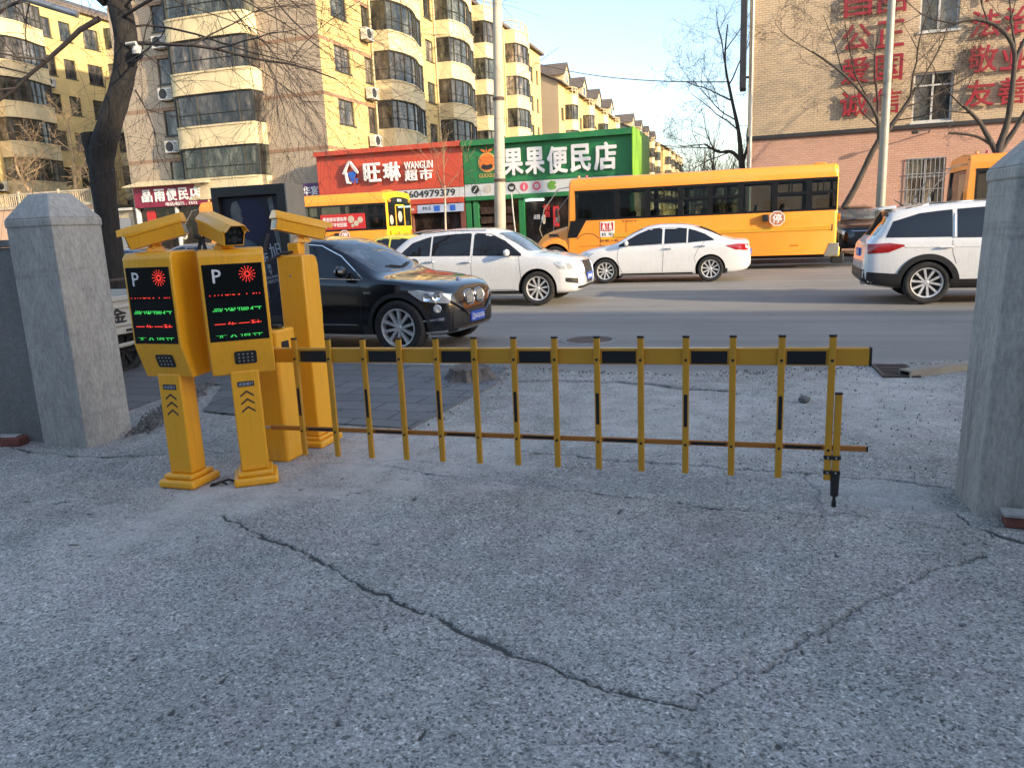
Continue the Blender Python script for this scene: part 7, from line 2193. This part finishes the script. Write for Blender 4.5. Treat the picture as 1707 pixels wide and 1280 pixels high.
# ------------------------------------------------------------------ boom gate: drive cabinet and fence arm move as one machine
bg_ = thing('boom_gate', 'yellow boom gate with a picket fence arm lowered across the entrance', 'boom gate', (-3.30, 4.61, 0))
OX, OY = -3.30, 4.61
mb = MB()
mb.prism(rounded(.25, .25, .035, 5), lambda u, v, d: (u, v, d), .0, .955)
cab = mb.build('cabinet', 'gate_yellow', bg_, .016, 3)
mb = MB(); mb.box(-.11, .11, -.1262, -.124, .08, .74); mb.build('cabinet_door', 'gate_yellow', cab, .001)
mb = MB(); mb.prism(rounded(.09, .14, .012), lambda u, v, d: (.1235 + d, u - .02, .80 + v), 0, .003); mb.build('arm_slot', 'rim_dark', cab)
mb = MB(); mb.prism(circle(.012, 14, -.03, .86), lambda u, v, d: (u, -.125 - d, v), 0, .006); mb.build('lock', 'chrome', cab)
mb = MB(); mb.box(.02, .085, -.02, .03, .956, .985); mb.build('photo_cell', 'black_plastic', cab, .005)
mb = MB(); mb.tube([(.10, -.16, .83), (.10, -.30, .83)], .035, 16); mb.build('pivot', 'steel', bg_)
dz = lambda x: .0085 * (x - .4)
XA, XB, YB = -3.16, .589, 4.335
def slab(mb, x0, x1, y0, y1, z0, z1):
    mb.hexa([(x0 - OX, y0 - OY, z0 + dz(x0)), (x1 - OX, y0 - OY, z0 + dz(x1)), (x1 - OX, y1 - OY, z0 + dz(x1)), (x0 - OX, y1 - OY, z0 + dz(x0))],
            [(x0 - OX, y0 - OY, z1 + dz(x0)), (x1 - OX, y0 - OY, z1 + dz(x1)), (x1 - OX, y1 - OY, z1 + dz(x1)), (x0 - OX, y1 - OY, z1 + dz(x0))])
mb = MB(); slab(mb, XA, XB, YB, YB + .048, .792, .888); beam = mb.build('beam', 'arm_yellow', bg_, .006, 3)
mb = MB(); slab(mb, XB + .0005, XB + .012, YB - .003, YB + .051, .789, .891); mb.build('beam_cap', 'black_plastic', beam, .004)
pk = [.404 - .2555 * k for k in range(13, -1, -1)]
for k, (x0, x1) in enumerate(zip(pk, pk[1:])):
    if k % 2 == 0:
        mb = MB(); slab(mb, x0 + .028, x1 - .03, YB - .0012, YB + .0005, .799, .872); mb.build('black_band', 'black_vinyl', beam)
mb = MB(); slab(mb, -3.19, .60, YB + .006, YB + .024, .315, .346); rail = mb.build('lower_rail', 'rail_brown', bg_, .004, 2)
mb = MB(); slab(mb, .6002, .607, YB + .004, YB + .026, .316, .345); mb.build('rail_cap', 'black_plastic', rail)
mb = MB(); mb.tube([(-3.19 - OX, YB + .015 - OY, .33 + dz(-3.19)), (-3.235 - OX, YB + .015 - OY, .33 + dz(-3.2))], .007, 8); mb.build('rail_bolt', 'steel', rail)
for k, (x0, x1) in enumerate(zip(pk, pk[1:])):
    if k % 2 == 0:
        mb = MB(); slab(mb, x0 + .03, x1 - .03, YB + .0048, YB + .0062, .322, .338); mb.build('black_band', 'black_vinyl', rail)
_pk = {}
mb = MB(); mb.prism(rounded(.037, .024, .007, 3), lambda u, v, d: (u, v, d), .155, .953); _pk['p'] = mb.mesh('picket', 'arm_yellow')
mb = MB(); mb.prism(rounded(.040, .027, .008, 3), lambda u, v, d: (u, v, d), .952, .963); _pk['c'] = mb.mesh('picket_cap', 'black_plastic')
mb = MB(); mb.prism(rounded(.030, .0245, .006, 3), lambda u, v, d: (u * .85, v - .0006, d), .435, .625); _pk['b'] = mb.mesh('black_band', 'black_vinyl')
mb = MB(); mb.tube([(0, -.012, .825), (0, -.017, .825)], .0085, 10); _pk['s'] = mb.mesh('bolt', 'black_plastic')
mb = MB(); mb.tube([(0, -.012, .327), (0, -.017, .327)], .0075, 10); _pk['t'] = mb.mesh('bolt', 'black_plastic')
for k, x in enumerate(pk):
    pz_ = dz(x) * 1.1
    o = obj('picket', _pk['p'], bg_, loc=(x - OX, YB - .0135 - OY, pz_))
    obj('picket_cap', _pk['c'], o); obj('bolt', _pk['s'], o); obj('bolt', _pk['t'], o)
    if k % 2 == 0 and k < 13:
        obj('black_band', _pk['b'], o)
xs_ = .4455
mb = MB(); mb.prism(rounded(.037, .024, .007, 3), lambda u, v, d: (xs_ - OX + u, YB - .0135 - OY + v, d), .185, .64); sh = mb.build('short_post', 'arm_yellow', bg_)
mb = MB(); mb.prism(rounded(.040, .027, .008, 3), lambda u, v, d: (xs_ - OX + u, YB - .0135 - OY + v, d), .639, .649); mb.build('picket_cap', 'black_plastic', sh)
for z in (.285, .20):
    mb = MB(); mb.box(.383 - OX, .470 - OX, YB - .030 - OY, YB + .004 - OY, z - .011, z + .011); cl = mb.build('clamp', 'black_plastic', bg_, .003)
    mb = MB()
    for x in (.404, .446):
        mb.tube([(x - OX, YB - .030 - OY, z), (x - OX, YB - .034 - OY, z)], .006, 8)
    mb.build('clamp_bolt', 'steel', cl)
fx = .4455 - OX
mb = MB(); mb.tube([(fx, YB - .0135 - OY, .19), (fx, YB - .0135 - OY, .17), (fx, YB - .0135 - OY, .065), (fx, YB - .0135 - OY, .06)], [.024, .024, .021, .012], 16); mb.tube([(fx, YB - .0135 - OY, .062), (fx, YB - .0135 - OY, .03)], .009, 10); mb.tube([(fx, YB - .0135 - OY, .03), (fx, YB - .0135 - OY, .0)], .013, 12)
mb.build('support_foot', 'black_plastic', bg_)

# ------------------------------------------------------------------ camera column behind the cabinet
cl_ = thing('camera_column', 'yellow square camera column behind the boom gate cabinet, camera aimed at the road', 'camera column', (-3.275, 5.0, 0))
mb = MB(); mb.box(-.16, .16, -.16, .16, 0, .05); mb.build('plinth', 'gate_yellow', cl_, .016, 3)
mb = MB(); mb.box(-.13, .13, -.13, .13, .051, .08); mb.build('plinth_step', 'gate_yellow', cl_, .01, 3)
mb = MB(); mb.prism([(-.105, .081), (.105, .081), (.105, .95), (.112, 1.0), (.105, 1.38), (.085, 1.44), (.05, 1.455), (-.105, 1.46)], lambda u, v, d: (d, u, v), -.11, .11); mb.build('column', 'gate_yellow', cl_, .012, 3)
mb = MB(); mb.box(-.098, .098, -.1062, -.104, .12, 1.36); mb.build('column_door', 'gate_yellow', cl_, .001)
mb = MB(); mb.prism(circle(.009, 12, .0, 1.31), lambda u, v, d: (u, -.106 - d, v), 0, .005); mb.build('lock', 'chrome', cl_)
mb = MB(); mb.box(-.045, .045, -.045, .045, 1.461, 1.545); mb.build('neck', 'gate_yellow', cl_, .006)
c3 = plate_camera(cl_, (.03, .03, 1.546), (.62, .78), 14, .40)
mb = MB(); mb.tube([(-.11, -.17, 1.62), (-.13, -.20, 1.52), (-.20, -.21, 1.40), (-.17, -.18, 1.40), (-.06, -.10, 1.475), (.0, -.03, 1.48)], .011, 8); mb.build('cable', 'wire', cl_)

# ------------------------------------------------------------------ small things on the ground
stp = thing('tree_stump', 'old low tree stump at the edge of the grey paving behind the gate', 'stump', (-2.92, 7.5, 0))
rng = random.Random(5)
mb = MB()
n = 28
ring = []
rads = [rng.uniform(.85, 1.15) for _ in range(n)]
for z, rr in ((-.02, .30), (.03, .24), (.08, .20), (.135, .19)):
    ring.append([mb.bm.verts.new((rr * rads[k] * math.cos(2 * math.pi * k / n) * 1.1, rr * rads[k] * math.sin(2 * math.pi * k / n), z + (rng.uniform(-.012, .012) if z > .1 else 0))) for k in range(n)])
for a_, b_ in zip(ring, ring[1:]):
    for k in range(n):
        f = mb.bm.faces.new((a_[k], a_[(k + 1) % n], b_[(k + 1) % n], b_[k])); f.smooth = True
mb.bm.faces.new(ring[-1]); mb.build('stump', 'wood_old', stp, fix=True)
def rock(name, label, loc, s, m, seed, cat='stone'):
    rng_ = random.Random(seed)
    bm = bmesh.new(); bmesh.ops.create_icosphere(bm, subdivisions=2, radius=1)
    for v in bm.verts:
        v.co = Vector((v.co.x * s[0], v.co.y * s[1], v.co.z * s[2])) * rng_.uniform(.84, 1.14)
    me = bpy.data.meshes.new(name); bm.to_mesh(me); bm.free(); me.materials.append(M[m])
    return tag(obj(name, me, loc=loc), label, cat)
rock('stone', 'lone grey stone lying on the concrete right of the gate arm', (.43, 6.83, .03), (.05, .04, .035), 'stone', 3)
bk = thing('loose_brick', 'broken red brick with mortar lying against the foot of the left wall', 'brick', (-5.86, 4.50, .04), R(12))
mb = MB(); mb.box(-.13, .13, -.06, .06, -.04, .03); mb.build('brick', 'brick_red', bk, .008)
mb = MB(); mb.box(-.10, .09, -.045, .045, .0305, .045); mb.build('mortar', 'pillar', bk, .01)
bs_ = thing('slab', 'pale stone slab lying by the foot of the right pillar', 'slab', (1.48, 4.21, .0), R(-4))
mb = MB(); mb.box(-.24, .4, -.045, .045, .0, .055); mb.build('slab_base', 'brick_red', bs_, .006)
mb = MB(); mb.box(-.25, .41, -.055, .05, .0555, .075); mb.build('slab_top', 'pillar', bs_, .005)
dg_ = thing('drain_grate', 'rusty drain grate in the ground at the road edge near the right pillar', 'grate', (1.37, 8.32, .006), R(2))
mb = MB(); mb.box(-.14, .14, -.30, .30, -.03, -.004); mb.build('pit', 'rim_dark', dg_)
mb = MB()
for s in (-1, 1):
    mb.box(-.17, .17, s * .30 - .02, s * .30 + .02, -.01, .014); mb.box(s * .155 - .015, s * .155 + .015, -.28, .28, -.01, .0135)
for k in range(7):
    mb.box(-.14, .14, -.26 + k * .08, -.225 + k * .08, -.01, .012)
mb.build('grate', 'rust', dg_)
mh = thing('manhole_cover', 'round iron manhole cover flush with the road beyond the gate arm', 'manhole cover', (-2.2, 10.35, -.012))
mb = MB(); mb.lathe([(0, .008), (.31, .008), (.315, .003)], (0, 0, 0), 'z', 36); mb.build('cover', 'rust', mh)
mb = MB(); mb.lathe([(.325, .002), (.325, .010), (.40, .010), (.41, .001)], (0, 0, 0), 'z', 36); mb.build('ring', 'kerb', mh)
chn = thing('steel_channel', 'grey steel channel lying on the ground beside the drain grate', 'beam', (1.80, 8.33, .0), R(36))
mb = MB(); mb.box(-.48, .6, -.07, .07, .055, .07); mb.box(-.48, .6, -.07, -.055, .0, .054); mb.box(-.48, .6, .055, .07, .0, .054); mb.build('channel', 'box_side', chn)
# loose gravel beside the left pillar and along the broken edges
rng = random.Random(8)
mb = MB()
def pebble(x, y, z, s):
    v = [(math.cos(a_) * s * rng.uniform(.7, 1.2), math.sin(a_) * s * rng.uniform(.7, 1.2)) for a_ in (0, 1.3, 2.5, 3.8, 5.1)]
    mb.hexa([(x + p[0], y + p[1], z - s * .5) for p in v], [(x + p[0] * .55, y + p[1] * .55, z + s * rng.uniform(.35, .8)) for p in v])
for k in range(900):
    u, w_ = rng.random(), rng.random()
    x = -4.95 - u * .9 + rng.gauss(0, .05); y = 5.0 + u * 1.75 + w_ * .28 * (1 + .5 * u) - .15 + rng.gauss(0, .05)
    pebble(x, y, .02 + .02 * rng.random(), rng.uniform(.006, .02))
for k in range(520):
    x = rng.uniform(-3.3, 2.4); y = float(yedge(x)) - abs(rng.gauss(0, .25)); pebble(x, y, .0, rng.uniform(.004, .013))
for k in range(380):
    x = rng.uniform(-.4, 1.6); y = rng.uniform(4.9, 8.3); pebble(x, y, .003, rng.uniform(.003, .009))
for k in range(160):
    x = rng.gauss(-2.75, .14); y = rng.uniform(5.4, 8.0); pebble(x, y, .012, rng.uniform(.004, .012))
for k in range(120):
    a_ = rng.uniform(0, 6.28); pebble(-2.92 + .34 * math.cos(a_) * rng.uniform(.9, 1.6), 7.5 + .3 * math.sin(a_) * rng.uniform(.9, 1.6), .014, rng.uniform(.005, .014))
for k in range(150):
    x = rng.uniform(-5.6, 1.6); y = rng.uniform(3.2, 5.2); pebble(x, y, .003, rng.uniform(.002, .005))
gv = mb.build('gravel', 'gravel', fix=False); gv['kind'] = 'stuff'
mb = MB(); mb.tube([(-3.42, 3.96, .0), (-3.36, 3.93, .022), (-3.31, 4.0, .03), (-3.27, 4.02, .01)], .009, 6); mb.tube([(-3.40, 3.92, .0), (-3.35, 3.97, .02), (-3.30, 3.96, .012)], .007, 6)
tag(mb.build('cable', 'wire'), 'loose black cable ends on the ground between the two kiosks', 'cable')
